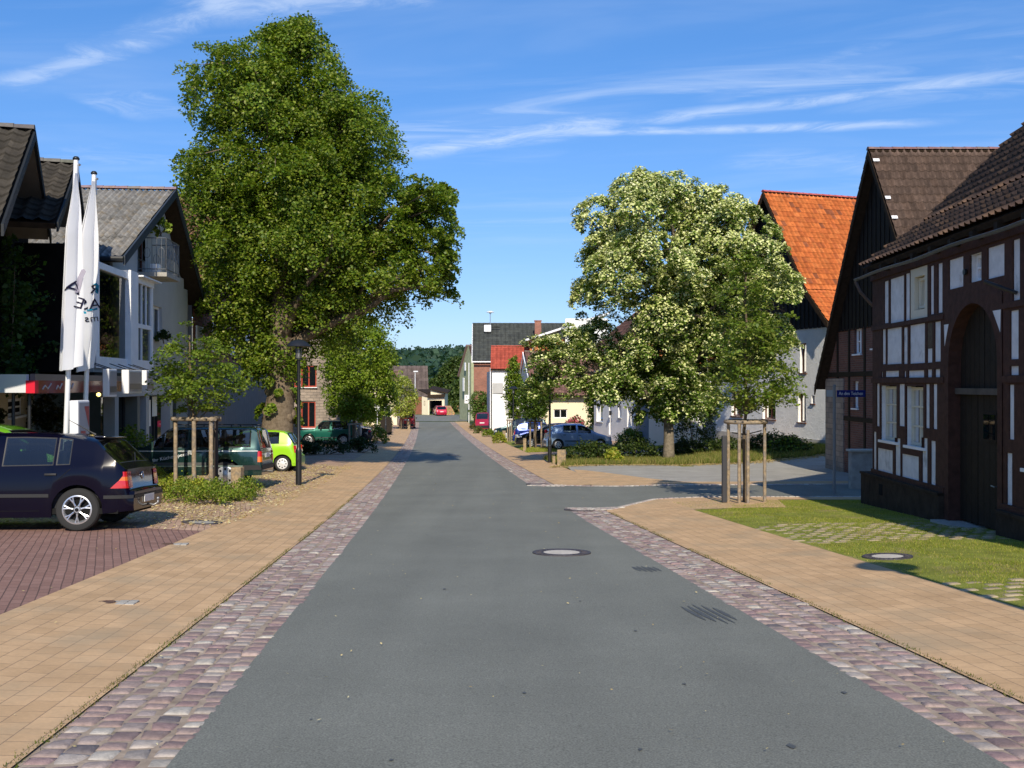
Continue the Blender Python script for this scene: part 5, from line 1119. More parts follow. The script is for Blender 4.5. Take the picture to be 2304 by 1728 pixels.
# ------------------------------------------------------------------ L3 behind: tile hung house
T4 = thing('tile_hung_house', 'long house with reddish hung tiles above plain grey sheeted ground floor, behind the trees', 'house', tuple(HP(45, gzf(-12.6, 45))))
m = MB(); m.quad(HP(36.7, -2.6), HP(56, -2.8), HP(56, 2.5), HP(36.7, 2.5)); m.quad(HP(36.7, -2.6), HP(36.7, -2.6, -8), HP(36.7, 5.0, -8), HP(36.7, 5.0)); m.quad(HP(56, -2.6), HP(56, -2.6, -8), HP(56, 5.3, -8), HP(56, 5.3)); m.build('ground_wall', mat('grey_sheet', (.17, .175, .18), .7, wave=(.6, .015, 'SIN'), var=.1), T4)
m = MB(); m.quad(HP(36.7, 2.5, .03), HP(56, 2.5, .03), HP(56, 5.2, .03), HP(36.7, 5.2, .03)); m.build('hung_tiles', M_shingle, T4)
m = MB()
for d in (37.2, 40, 44, 48, 52):
    m.obox(HP(d, 2.9, .03), HD*1.2, HN*.05, (0, 0, .9) if d < 38 else (0, 0, 1.3))
m.build('window', M_white, T4)
LRC = [(.17, .085, .06), (.20, .10, .07), (.15, .08, .055), (.22, .12, .075), (.18, .12, .06)]
xr_ = HP(40, 0).x+.45
tiles((-21, 37.6, 5.0), (xr_+.3, 36.2, 5.0), (xr_, 42, 9.56), (-21, 42.6, 9.56), .30, .36, LRC, M_tile, T4, 'roof', .015, .03, per=3)
tiles((xr_-.4, 48.2, 5.0), (-21, 48.8, 5.0), (-21, 42.6, 9.56), (xr_, 42, 9.56), .30, .36, LRC, M_tile, T4, 'roof', .015, .03, per=3)
tiles(tuple(HP(56.3, 5.6, .4)), tuple(HP(48, 5.6, .4)), tuple(HP(48, 8.2, -3.2)), tuple(HP(56.3, 8.2, -3.2)), .30, .36, LRC, M_tile, T4, 'roof', .015, .03, per=3)
ridge_caps((xr_, 42, 9.6), (-21, 42.6, 9.6), .15, (.22, .13, .09), T4, seg=.5)
m = MB(); m.poly([HP(36.9, 5.0, .02), HP(47.8, 5.0, .02), HP(42.2, 9.4, .02)]); m.build('gable', M_shingle, T4)

# ------------------------------------------------------------------ petrol station canopy
TP = thing('petrol_canopy', 'low flat petrol station canopy with white and red fascia behind the flagpoles', 'canopy', (-9.6, 19.5, gzf(-9.6, 19.5)))
cx, cy = -9.52, 19.5; z0_, z1_ = 1.46, 1.80
m = MB(); m.box((-20, cy, z0_-.02), (cx, cy+.12, z1_)); m.build('white_fascia', mat('canopy_white', (.62, .63, .66), .45), TP)
m = MB(); m.box((cx, cy-.01, z0_-.03), (cx+.18, cy+.14, z1_-.12)); m.build('red_corner', mat('signal_red', (.62, .015, .04), .4), TP)
FP = lambda d, z, o=0: Vector((-7.42-.1*d, d, z))+HN*o
m = MB(); m.obox(FP(19.64, 1.42, -.1), HD*7.0, HN*.08, (0, 0, .26)); m.build('red_fascia', mat('fascia_red_shaded', (.22, .018, .018), .15, spec=.6), TP)  # darker than the corner red, with the road side's shade put into the colour
m = MB(); m.obox(FP(19.64, 1.68, -.12), HD*7.0, HN*.1, (0, 0, .13)); m.build('grey_fascia', mat('fascia_grey', (.16, .13, .13), .4), TP)
m = MB(); m.quad((-20, cy+.1, 1.50), (cx, cy+.1, 1.50), FP(26.6, 1.5, -.1), (-20, 26.6, 1.5)); m.quad((-20, cy+.1, 1.8), (cx, cy+.1, 1.8), FP(26.6, 1.8, -.1), (-20, 26.6, 1.8)); m.build('soffit', mat('soffit_dark', (.05, .05, .048), .8), TP)
for x_, y_ in ((SX(30, 20), 20), (SX(66, 19.9), 19.9), (-11.5, 25.6), (SX(196, 24), 24)):
    m = MB(); m.tube([(x_, y_, gzf(x_, y_)-.05), (x_, y_, 1.5)], .035, 8); m.build('post', M_black, TP)
for a, wd, hh in ((20.25, .5, .05), (20.95, .35, .04), (21.7, .25, .05)):       # pale lettering fragments on the dark red fascia
    m = MB(); c_ = FP(a, 1.55, -.015); m.tube([c_+HD*(-wd*.5)+Vector((0, 0, -.05)), c_+HD*(-wd*.2)+Vector((0, 0, .03)), c_+HD*(wd*.1)+Vector((0, 0, -.04)), c_+HD*(wd*.5)+Vector((0, 0, .07))], .014, 5); m.build('lettering', mat('pale_letter', (.55, .5, .48), .6), TP)
m = MB(); m.lathe((SX(222, 25), 25, 1.34), [(.0, -.05), (.05, -.02), (.05, .03), (0, .06)], 12); m.build('canopy_lamp', mat('lit_lamp', (.9, .7, .2), .5, emit=(1, .72, .2), estr=4), TP)
def lightbox(d0, d1, z0, z1, w, label, txt=None):
    t = thing('light_box_sign', label, 'hanging sign', tuple(Vector((-6.85-.1*d0, d0, z0))), 0, 'hanging light box signs on the shop front')
    m = MB(); c_ = Vector((-6.85-.1*(d0+d1)/2, (d0+d1)/2, (z0+z1)/2)); m.bbox_(c_, w, d1-d0, z1-z0, .015, rz=.1); m.build('box', M_white, t)
    m = MB(); m.obox(Vector((-6.85-.1*(d0+.04), d0+.04, z0+.05))+HN*(w/2+.004), HD*(d1-d0-.08), HN*.004, (0, 0, z1-z0-.1)); m.build('face', mat('face_shaded', (.30, .30, .33), .3), t)  # wide face greyed to carry the shade of the road side
    m = MB(); m.obox(Vector((-6.85-.1*(d0+.05), d0+.05, z0+.1))+HN*(w/2+.010), HD*(d1-d0-.1), HN*.003, (0, 0, .14)); m.build('strip', mat('face_dark', (.08, .08, .09), .3), t)
    for q in (0.2, .8): dd = d0+(d1-d0)*q; tt = MB(); tt.tube([(-6.85-.1*dd, dd, z1), (-7.3-.1*dd, dd+.02, z1+.15)], .012, 5); tt.build('bracket', M_black, t)
    if txt:
        for i, s_ in enumerate(txt): text_obj('lettering', s_, .12, Vector((-6.85-.1*(d0+.12), d0+.12, z1-.16-.15*i))+HN*(w/2+.012), HD, (0, 0, 1), mat('face_red', (.16, .03, .04), .4), t, .002, fit=(d1-d0)*.6)
lightbox(22.23, 22.84, 1.32, 1.95, .14, 'left hanging light box sign, bright edge and face greyed for shade')
lightbox(23.73, 24.9, 1.38, 1.95, .17, 'middle and widest hanging light box sign under the glazed bay')
lightbox(25.4, 26.1, 1.39, 1.96, .13, 'right hanging light box sign, partly behind leaves')
# pillar sign near flagpoles
tp_ = thing('pillar_sign', 'tall white edged pillar sign standing behind the dark hatchback, beside the flagpoles', 'sign', (-7.95, 18.2, gzf(-7.95, 18.2)))
g_ = gzf(-7.95, 18.2); m = MB(); m.bbox_((-7.95, 18.3, (g_+1.31)/2), .16, .50, 1.31-g_, .02); m.build('casing', M_white, tp_)
m = MB(); m.box((-7.868, 18.08, g_+.2), (-7.862, 18.52, 1.27)); m.build('face', mat('pillar_grey', (.30, .31, .36), .25), tp_)
m = MB(); m.poly([(-7.858, 18.3, 1.2), (-7.858, 18.5, 1.2), (-7.858, 18.5, .8)]); m.quad((-7.858, 18.15, .75), (-7.858, 18.35, .75), (-7.858, 18.35, .45), (-7.858, 18.15, .45)); m.build('red_marks', mat('pillar_red', (.30, .04, .05), .4), tp_)
# ------------------------------------------------------------------ flagpoles with hanging flags
M_flag = mat('flag_cloth', (.86, .87, .90), .75, spec=.15, trans=0, var=.03)
def _ft():
    nt = M_flag.node_tree; N = nt.nodes; L = nt.links; b = N['Principled BSDF']; t = N.new('ShaderNodeBsdfTranslucent'); t.inputs[0].default_value = (.7, .75, .85, 1); ms = N.new('ShaderNodeMixShader'); ms.inputs[0].default_value = .3
    L.new(b.outputs[0], ms.inputs[1]); L.new(t.outputs[0], ms.inputs[2]); L.new(ms.outputs[0], N['Material Output'].inputs[0])
_ft()
M_tealf = mat('flag_teal', (.0, .20, .32), .7); M_inkf = mat('flag_ink', (.02, .02, .07), .7); M_greyf = mat('flag_grey', (.33, .31, .38), .75)
def flagpole(sx, d, ztop, label, prof2, lab_flag, right):
    x = SX(sx, d); g = gzf(x, d); lean = .037
    def PX(z): return x+lean*(z-g-0)
    t = thing('flagpole', label, 'flagpole', (x, d, g), 0, 'flagpoles by the petrol station')
    m = MB(); m.tube([(PX(z), d, z) for z in np.linspace(g-.1, ztop, 10)], [.048]*5+[.044]*5, 14); m.build('pole', M_alu, t, smooth=True, angle=40)
    m = MB(); m.lathe((PX(ztop), d, ztop), [(.0, .045), (.04, .04), (.062, .01), (.062, -.02), (0, -.02)], 14); m.build('cap', M_black, t, smooth=True)
    m = MB(); m.tube([(PX(ztop-.1)+.06, d-.02, ztop-.12), (PX(ztop-.4)+.075, d-.02, ztop-.45)], .008, 5); m.lathe((PX(ztop)+.07, d-.02, ztop-.12), [(0, .03), (.035, 0), (0, -.03)], 8); m.build('halyard', M_steel, t)
    # cloth: folded curtain; cross-section = zigzag curve, width grows downward
    fl = thing('flag', lab_flag, 'flag', (x, d, prof2[-1][0]), 0, 'white advertising flags')
    zs = np.array([q[0] for q in prof2])[::-1]; xl = np.array([q[1] for q in prof2])[::-1]; xr = np.array([q[2] for q in prof2])[::-1]
    H = 70; Wn = 44; Z = np.linspace(prof2[0][0], prof2[-1][0], H); XL = np.interp(Z, zs, xl); XR = np.interp(Z, zs, xr)
    T = np.linspace(0, 1, Wn); V = []
    for i, z in enumerate(Z):
        f = i/(H-1); w_ = XR[i]-XL[i]
        fold = .5-.5*np.cos(T*2*np.pi*1.0)
        xx = XL[i]+w_*(T+.07*np.sin(T*6*np.pi+.6+f*1.4)*(1-.2*f)); yy = d-.06-.20*fold*min(1, f*3+.1)-.05*np.sin(T*4*np.pi+1+f*2)
        zz = z-.10*w_*np.sin(T*np.pi*1.0)*f+(.10*T*f)
        V.append(np.stack([xx, yy, zz+0*T], 1))
    V = np.concatenate(V); i, j = np.meshgrid(np.arange(H-1), np.arange(Wn-1), indexing='ij'); k = (i*Wn+j).ravel(); Q = np.stack([k, k+1, k+Wn+1, k+Wn], 1)
    c = npmesh('cloth', V, Q, M_flag, fl, smooth=True)
    return t, fl, V.reshape(H, Wn, 3)
fp1, fl1, VV1 = flagpole(142, 19.0, 5.91, 'taller looking left flagpole nearest the road edge of the forecourt',
    [(SZ(392, 19), SX(174, 19), SX(178, 19)), (SZ(470, 19), SX(161, 19), SX(186, 19)), (SZ(515, 19), SX(152, 19), SX(188, 19)), (SZ(700, 19), SX(141, 19), SX(191, 19)), (SZ(834, 19), SX(134, 19), SX(188, 19))], 'left white flag hanging limp in folds from its pole', True)
fp2, fl2, VV2 = flagpole(184, 20.5, 5.95, 'right flagpole standing just behind the first one',
    [(SZ(410, 20.5), SX(212, 20.5), SX(218, 20.5)), (SZ(525, 20.5), SX(184, 20.5), SX(224, 20.5)), (SZ(600, 20.5), SX(182, 20.5), SX(226, 20.5)), (SZ(760, 20.5), SX(176, 20.5), SX(224, 20.5)), (SZ(838, 20.5), SX(172, 20.5), SX(212, 20.5))], 'right white flag hanging limp with mirrored dark lettering', False)
# lettering seen from the back of the cloth (mirrored), printed just off the front fold
def ftxt(fl, s, sx, sy, d, size, m, rot=0, off=.34):
    o = Vector((SX(sx, d), d-off, SZ(sy, d)*1.0)); o.x *= (d-off)/d; o.z = 1.61+(o.z-1.61)*(d-off)/d
    ca, sa = math.cos(rot), math.sin(rot); text_obj('lettering', s, size, o, (ca, 0, sa), (-sa, 0, ca), m, fl, .002, mirror=True)
for s_, a, b, sz, mm, r_ in (('A', 172, 650, .36, M_inkf, -.3), ('E', 178, 684, .30, M_inkf, -.3)): ftxt(fl1, s_, a, b, 19, sz, mm, r_, .33)
for s_, a, b, sz, mm, r_ in (('AS', 216, 682, .31, M_inkf, .12), ('ms', 212, 714, .20, M_inkf, .12), ('R', 213, 648, .26, M_inkf, .1)): ftxt(fl2, s_, a, b, 20.5, sz, mm, r_, .33)
m = MB(); dq = 20.16
def fq(m, pts, d=dq): m.poly([Vector((SX(a, d), d, SZ(b, d))) for a, b in pts])
fq(m, [(191, 699), (209, 695), (209, 690), (191, 696)]); fq(m, [(204, 655), (211, 660), (213, 640), (207, 634), (200, 637), (206, 641)]); m.build('teal_print', M_tealf, fl2)
m = MB(); fq(m, [(176, 698), (182, 699), (182, 704), (177, 704)], 18.66); m.build('teal_print', M_tealf, fl1)
m = MB(); fq(m, [(164, 622), (172, 604), (178, 602), (182, 608), (176, 622), (172, 640), (168, 656), (160, 657), (162, 640)], 18.665); m.build('grey_print', M_greyf, fl1)
def conform(fl, VV):
    R_ = ROOT[fl.name].inverted(); Ri = ROOT[fl.name]
    for o in list(fl.children):
        if o.name.startswith('cloth'): continue
        bm = bmesh.new(); bm.from_mesh(o.data); bmesh.ops.triangulate(bm, faces=bm.faces)
        bmesh.ops.subdivide_edges(bm, edges=bm.edges, cuts=2, use_grid_fill=True)
        for v in bm.verts:
            p = R_ @ v.co; i = int(np.argmin(abs(VV[:, VV.shape[1]//2, 2]-p.z))); row = VV[max(0, i-1):i+2].reshape(-1, 3)
            c = row[abs(row[:, 0]-p.x) < .02]
            if len(c) == 0: c = row[[np.argmin(abs(row[:, 0]-p.x))]]
            v.co = Ri @ Vector((p.x, c[:, 1].min()-.008, p.z))
        bm.to_mesh(o.data); bm.free()
conform(fl1, VV1); conform(fl2, VV2)
# ================================================================== TREES AND PLANTS
def leaf_cloud(centers, normals, radii, per, size, cols, flat=.28, droop=.25, pale=None, palep=0, jitter=.55, hang=.0, pz=False):
    """clumps of small leaf quads; returns V, Q, col"""
    n = len(centers); N = n*per; c = np.repeat(centers, per, 0); nn = np.repeat(normals, per, 0); r = np.repeat(radii, per)
    # frame
    ref = np.where(np.abs(nn[:, 2:3]) > .9, [[1., 0, 0]], [[0, 0, 1.]]); t = np.cross(nn, ref); t /= np.linalg.norm(t, axis=1)[:, None]; b = np.cross(nn, t)
    rad = np.sqrt(rng.random(N))*r; a = rng.uniform(0, 2*np.pi, N); h = rng.normal(0, flat, N)*r
    P = c+t*(rad*np.cos(a))[:, None]+b*(rad*np.sin(a))[:, None]+nn*h[:, None]; P[:, 2] -= droop*rad**2/np.maximum(r, .05)
    ln = nn*(1-jitter)+rng.normal(0, jitter, (N, 3)); ln[:, 2] += .35; ln /= np.linalg.norm(ln, axis=1)[:, None]
    ref = rng.normal(0, 1, (N, 3)); ref[:, 2] -= hang; u = ref-ln*(ref*ln).sum(1)[:, None]; u /= np.linalg.norm(u, axis=1)[:, None]; v = np.cross(ln, u)
    s = size*rng.uniform(.65, 1.3, N)[:, None]
    V = np.stack([P-u*s*.55, P+v*s*.42-u*s*.05+ln*s*.06, P+u*s*.6-ln*s*.08, P-v*s*.42-u*s*.05+ln*s*.06], 1).reshape(-1, 3)
    cc = np.asarray(cols)[rng.integers(0, len(cols), N)]*rng.uniform(.72, 1.22, (N, 1))*np.repeat(rng.uniform(.86, 1.12, (n, 1)), per, 0)
    if pale is not None:
        k = rng.random(N) < palep*np.clip(.35+rad/r, 0, 1.3)*((.35+.75*np.clip((P[:, 2]-P[:, 2].min())/np.ptp(P[:, 2])*1.5-.1, 0, 1)) *np.where(h > -.02*r, 1.0, .10) if pz else 1); cc[k] = np.asarray(pale)[rng.integers(0, len(pale), k.sum())]*rng.uniform(.8, 1.12, (k.sum(), 1))
    return V, np.arange(4*N).reshape(-1, 4), cc
def crown_clumps(rows, sx0, d, n, ry=.9, bias=.42, lobes=.16, rmin=.35, rmax=.7, seed=0, upness=.55, cut=None):
    """rows: (Sy, SxL, SxR) outline in photograph pixels, turned into metres at the tree's own distance"""
    R_ = np.array(sorted([(SZ(y, d), SX(a, d), SX(b, d)) for y, a, b in rows])); z = R_[:, 0]; lo, hi_ = z[0], z[-1]
    g = np.random.default_rng(seed+5); zz = np.linspace(lo, hi_, 80); W_ = np.interp(zz, z, R_[:, 2]-R_[:, 1])
    pr = W_**1.6+.02; pr /= pr.sum(); Z = zz[g.choice(80, n, p=pr)]+g.uniform(-.5, .5, n)*(hi_-lo)/80
    xl = np.interp(Z, z, R_[:, 1]); xr = np.interp(Z, z, R_[:, 2]); cx = (xl+xr)/2; hw = (xr-xl)/2
    meanw = hw.mean(); th = g.uniform(0, 2*np.pi, n); r = g.random(n)**bias
    ph = g.uniform(0, 6.28, 8)
    lob = 1+lobes*(np.sin(3*th+ph[0]+Z*1.1)+.7*np.sin(5*th+ph[1]-Z*1.9)+.6*np.sin(Z*3.3+ph[2]+2*th))/1.6-lobes*.3
    rr = r*lob
    dep = np.minimum(hw, meanw*1.25)*ry
    C_ = np.stack([cx+hw*rr*np.cos(th)*1.0, d+dep*rr*np.sin(th), Z], 1)
    out = np.stack([np.cos(th)*r, np.sin(th)*r, 0*th], 1); top = (Z-lo)/(hi_-lo)
    nrm = out*(1-upness)+np.array([0, 0, 1])*upness+g.normal(0, .18, (n, 3)); nrm /= np.linalg.norm(nrm, axis=1)[:, None]
    rad = g.uniform(rmin, rmax, n)*np.clip(.55+hw/meanw*.5, .5, 1.1)
    if cut is not None:
        k = cut(C_); C_, nrm, rad = C_[k], nrm[k], rad[k]
    return C_, nrm, rad
def bough_clumps(rows, d, K, per, rl, ry, seed, rmin, rmax, fill=.15, low=-.45):
    """clumps sitting on the outside of K rounded boughs, with shaded gaps between the boughs"""
    R_ = np.array(sorted([(SZ(y, d), SX(a, d), SX(b, d)) for y, a, b in rows])); z = R_[:, 0]
    L0, _, _ = crown_clumps(rows, 0, d, K*6, ry, .62, .05, 1, 1, seed, .5)
    g = np.random.default_rng(seed+77)
    zc_ = L0[:, 2]; xl = np.interp(zc_, z, R_[:, 1]); xr = np.interp(zc_, z, R_[:, 2]); cxx = (xl+xr)/2; hw = (xr-xl)/2
    dx_ = L0[:, 0]-cxx; dy_ = L0[:, 1]-d; sel = [0]
    for i in range(1, len(L0)):          # keep boughs apart
        if len(sel) >= K: break
        if min(np.linalg.norm(L0[i]-L0[j]) for j in sel) > rl[0]*.95: sel.append(i)
    Cs, Ns, Rs = [], [], []
    for i in sel:
        r = min(g.uniform(*rl), max(.5, hw[i]*.55)); c = L0[i].copy(); q = np.array([cxx[i]+(c[0]-cxx[i])*max(0, 1-r/max(hw[i], .1)*.55), d+(c[1]-d)*.8, min(c[2], z[-1]-r*.8)])
        v = g.normal(0, 1, (per*3, 3)); v /= np.linalg.norm(v, axis=1)[:, None]; v = v[v[:, 2] > low][:per]
        rad = r*np.where(g.random(len(v)) < fill, g.uniform(.2, .8, len(v)), g.uniform(.86, 1.05, len(v)))
        P = q+v*rad[:, None]*np.array([1.08, 1.0, .88]); n = v*.62+np.array([0, 0, .45])+g.normal(0, .15, v.shape); n /= np.linalg.norm(n, axis=1)[:, None]
        Cs.append(P); Ns.append(n); Rs.append(g.uniform(rmin, rmax, len(v)))
    C_ = np.concatenate(Cs); n = np.concatenate(Ns); r = np.concatenate(Rs)
    xl = np.interp(C_[:, 2], z, R_[:, 1]); xr = np.interp(C_[:, 2], z, R_[:, 2]); k = (C_[:, 0] > xl-.12) & (C_[:, 0] < xr+.12) & (C_[:, 2] < z[-1]+.15) & (C_[:, 2] > z[0]-.3)
    return C_[k], n[k], r[k]
def trunk_mesh(base, top, r0, r1, sway=.15, n=12, flare=1.35, seed=0):
    g = random.Random(seed); b = Vector(base); t = Vector(top); K = 9; pts = []; rad = []
    for i in range(K+1):
        f = i/K; pts.append(b.lerp(t, f)+Vector((g.uniform(-1, 1), g.uniform(-1, 1), 0))*sway*(f*(1-f))*2); rad.append(r0+(r1-r0)*f if i > 0 else r0*flare)
    if K: pts.insert(1, b.lerp(t, .05)); rad.insert(1, r0*1.05)
    return pts, rad
def tree(name, label, base, rows, d, ncl, per, size, cols, mt, r0=.2, r1=.08, seed=1, group=None, hbr=.3, nl=26, ry=.9, rmin=.35, rmax=.7, pale=None, palep=0, lobes=.16, leafm=None, upness=.55, bias=.42, cut=None, lumpy=0, flat=.28, jitter=.55, extra=None, droop=.25, boughs=None):
    g = random.Random(seed); bx, by, bz = base
    t = thing(name, label, 'tree', base, 0, group)
    C_, Nn, Rr = crown_clumps(rows, 0, d, ncl, ry, bias, lobes, rmin, rmax, seed, upness, cut)
    if boughs: q = bough_clumps(rows, d, boughs[0], boughs[1], boughs[2], ry, seed, rmin, rmax); C_ = np.concatenate([C_, q[0]]); Nn = np.concatenate([Nn, q[1]]); Rr = np.concatenate([Rr, q[2]])
    if extra is not None: C_ = np.concatenate([C_, extra[0]]); Nn = np.concatenate([Nn, extra[1]]); Rr = np.concatenate([Rr, extra[2]])
    D_ = np.array([np.partition(((C_-c)**2).sum(1), 3)[6] for c in C_]); kq = D_ < (2.0*rmax)**2; C_, Nn, Rr = C_[kq], Nn[kq], Rr[kq]      # no leaf clump floats alone
    V, Q, cc = leaf_cloud(C_, Nn, Rr, per, size, cols, flat, droop, pale, palep, jitter, pz=palep > .5)
    zs = C_[:, 2]; zt = zs.max()-.15*(zs.max()-zs.min()); cxm = float(np.median(C_[:, 0]))
    topx = float(np.median(C_[zs > zs.min()+.7*(zs.max()-zs.min()), 0]))
    pts, rad = trunk_mesh((bx, by, bz-.15), (topx*.6+bx*.4, by, zt), r0, max(.02, r1*.35), seed=seed, sway=.02*(zt-bz))
    m = MB(); 
    if lumpy:
        P2_ = []; R2 = []
        for i in range(26):
            f = i/25; j = f*(len(pts)-1); a = int(min(len(pts)-2, j)); P2_.append(pts[a].lerp(pts[a+1], j-a)); rr = rad[a]+(rad[a+1]-rad[a])*(j-a); R2.append(rr*(1+lumpy*g.uniform(-1, 1)*(1-f)))
        m.tube(P2_, R2, 18)
        for q in range(26):
            f = g.uniform(.04, .42); j = f*(len(pts)-1); a = int(j); c = pts[a].lerp(pts[a+1], j-a); rr = rad[a]; an = g.uniform(0, 6.28); c = c+Vector((math.cos(an), math.sin(an), 0))*rr*.85
            s = rr*g.uniform(.22, .42); m.lathe(c, [(0, -s*1.3), (s*.7, -s*.8), (s, 0), (s*.7, s*.8), (0, s*1.3)], 9)
    else: m.tube(pts, rad, 12)
    def axis(z):
        for a in range(len(pts)-1):
            if pts[a].z <= z <= pts[a+1].z: f = (z-pts[a].z)/max(1e-6, pts[a+1].z-pts[a].z); return pts[a].lerp(pts[a+1], f), rad[a]+(rad[a+1]-rad[a])*f
        return pts[-1], rad[-1]
    idx = list(range(len(C_))); g.shuffle(idx); zlo = bz+hbr*(zt-bz); limbs = []
    for i in idx[:nl]:
        c = Vector(C_[i]); hd = math.hypot(c.x-bx, c.y-by); z0 = min(zt-.2, max(zlo, c.z-.75*hd-.2)); p0, r_ = axis(z0)
        mid = p0.lerp(c, .5)+Vector((0, 0, .10*hd)); K = 7; cur = []
        for k in range(K+1): f = k/K; cur.append((p0*(1-f)**2+mid*2*f*(1-f)+c*f*f)+Vector((g.uniform(-1, 1), g.uniform(-1, 1), g.uniform(-1, 1)))*.05*hd*f)
        rs_ = min(r_*.75, .05+.028*hd)*(.5 if size < .1 else 1); m.tube(cur, [rs_*(1-.88*k/K) for k in range(K+1)], 6, cap=False); limbs.append((cur, rs_))
    for i in idx[nl:nl*4]:
        c = Vector(C_[i]); best = None
        for cur, rs_ in limbs:
            p = cur[4]; dd = (p-c).length
            if best is None or dd < best[0]: best = (dd, cur, rs_)
        dd, cur, rs_ = best; p0 = cur[3 if dd > 1 else 5]; mid = p0.lerp(c, .5)+Vector((0, 0, .12*dd)); m.tube([p0, mid, c], [rs_*.4, rs_*.25, rs_*.06], 5, cap=False)
    m.build('trunk', mt, t, smooth=True)
    npmesh('crown', V, Q, leafm or M_leaf, t, col=cc)
    return t
BK_dark = bark('bark_dark', (.20, .155, .11), (.12, .09, .062)); BK_grey = bark('bark_grey', (.24, .20, .15), (.14, .12, .085)); BK_young = bark('bark_young', (.16, .12, .08), (.10, .08, .05))
LG = [(.135, .21, .014), (.165, .235, .018), (.10, .175, .013), (.19, .25, .022), (.22, .26, .03), (.07, .13, .012)]
# big lime on the left
rowsA = [(52, 600, 700), (92, 530, 745), (125, 490, 765), (150, 455, 775), (185, 432, 785), (250, 428, 868), (330, 425, 905), (400, 405, 918), (440, 398, 925), (500, 400, 945), (560, 398, 955), (600, 398, 960), (640, 396, 930), (700, 395, 895), (728, 400, 862), (752, 420, 800), (782, 460, 752), (812, 500, 712), (838, 550, 690)]
g_ = np.random.default_rng(3); ne_ = 190
d40 = 37.3
ex = np.stack([SX(g_.choice([905, 925, 940, 958, 975, 990, 1003, 1012], ne_)+g_.normal(0, 10, ne_), d40), d40+g_.normal(-.6, 1.0, ne_), SZ(g_.choice([440, 462, 488, 520, 555, 585, 615, 640], ne_)+g_.normal(0, 12, ne_), d40)], 1)
exn = g_.normal(0, .3, (ne_, 3))+[0.2, 0, .8]; exn /= np.linalg.norm(exn, axis=1)[:, None]
xb_ = SX(626, d40)
ns = 34; an = g_.uniform(0, 6.28, ns); zs_ = g_.uniform(gzf(xb_, d40)+.9, SZ(800, d40), ns); spr = np.stack([xb_+.75*np.cos(an), d40+.75*np.sin(an), zs_], 1); sn = np.stack([np.cos(an), np.sin(an), .6+0*an], 1); sn /= np.linalg.norm(sn, axis=1)[:, None]
tree('lime_tree', 'tallest and widest tree, old dark green lime with burred trunk left of the road', (xb_, d40, gzf(xb_, d40)), rowsA, d40, 330, 150, .102, LG, BK_dark, .62, .22, 2, None, .30, 60, .78, .34, .70, pale=[(.42, .44, .16), (.36, .40, .12)], palep=.035, lobes=.18, lumpy=.13,
     extra=(np.concatenate([ex, spr]), np.concatenate([exn, sn]), np.concatenate([g_.uniform(.18, .46, ne_), g_.uniform(.14, .26, ns)])), upness=.55, bias=.55, flat=.2, droop=.4, jitter=.5, boughs=(60, 30, (1.3, 2.2)))
# silver lime in flower on the right
rowsB = [(388, 1420, 1500), (408, 1365, 1565), (430, 1375, 1620), (455, 1305, 1680), (480, 1296, 1700), (520, 1320, 1738), (560, 1325, 1775), (590, 1290, 1795), (625, 1245, 1815), (660, 1238, 1830), (700, 1208, 1846), (740, 1222, 1838), (780, 1232, 1800), (830, 1262, 1760), (870, 1300, 1720), (905, 1330, 1690), (930, 1440, 1620)]
xb_, db_, zb_ = G(1504, 1037)
nB = 90; exB = np.stack([SX(g_.choice([1205, 1222, 1240, 1258, 1280, 1300], nB)+g_.normal(0, 9, nB), db_), db_+g_.normal(-.8, .8, nB), SZ(g_.choice([770, 800, 830, 855, 870], nB)+g_.normal(0, 8, nB), db_)], 1); exBn = g_.normal(0, .25, (nB, 3))+[-.2, 0, .9]; exBn /= np.linalg.norm(exBn, axis=1)[:, None]; exBr = g_.uniform(.25, .45, nB)
PALE = [(.72, .74, .34), (.64, .68, .27), (.80, .80, .46), (.56, .62, .20)]
tree('flowering_lime_tree', 'broad silver lime tree covered in pale cream bracts beside the grey apron', (xb_, db_, zb_), rowsB, db_, 420, 120, .105, [(.085, .16, .015), (.115, .19, .02), (.065, .13, .012), (.14, .21, .025)], BK_grey, .235, .17, 4, None, .22, 46, .9, .24, .46, pale=PALE, palep=.95, lobes=.15, leafm=M_leafpale, upness=.75, bias=.5, flat=.17, jitter=.40, droop=.55, boughs=(64, 38, (.95, 1.55)), extra=(exB, exBn, exBr))
# round tree behind the lime with guard
db_ = 60.0; xb_ = SX(797, db_); zb_ = gzf(xb_, db_)
tree('round_street_tree', 'round full crowned street tree behind the old lime, over the green off-roader', (xb_, db_, zb_), [(708, 775, 840), (732, 742, 868), (770, 722, 886), (820, 718, 892), (860, 722, 892), (900, 728, 890), (930, 742, 868), (946, 765, 842)], db_, 560, 60, .13, [(.17, .26, .018), (.21, .29, .025), (.13, .21, .015), (.25, .31, .04)], BK_dark, .13, .06, 6, None, .3, 20, .95, .3, .5, lobes=.08, bias=.36)
xb_, db_, zb_ = G(903, 966)
tree('small_street_tree', 'small yellow green tree with pale leaves in front of the red van', (xb_, db_, zb_), [(836, 895, 915), (858, 882, 925), (888, 868, 944), (915, 870, 940), (934, 885, 925)], db_, 170, 30, .17, [(.30, .36, .04), (.36, .40, .06), (.24, .30, .03), (.46, .46, .18)], BK_young, .07, .03, 7, None, .35, 10, .9, .3, .5, lobes=.1)
xb_, db_, zb_ = G(1155, 990)
tree('columnar_tree', 'slim columnar tree in front of the red roofed white house', (xb_, db_+4, zb_), [(802, 1150, 1160), (830, 1141, 1170), (870, 1137, 1176), (920, 1140, 1174), (938, 1148, 1166)], db_+4, 190, 32, .14, LG, BK_young, .09, .03, 8, None, .25, 12, .9, .28, .42, lobes=.1, bias=.4)
xb_, db_, zb_ = G(1206, 1009)
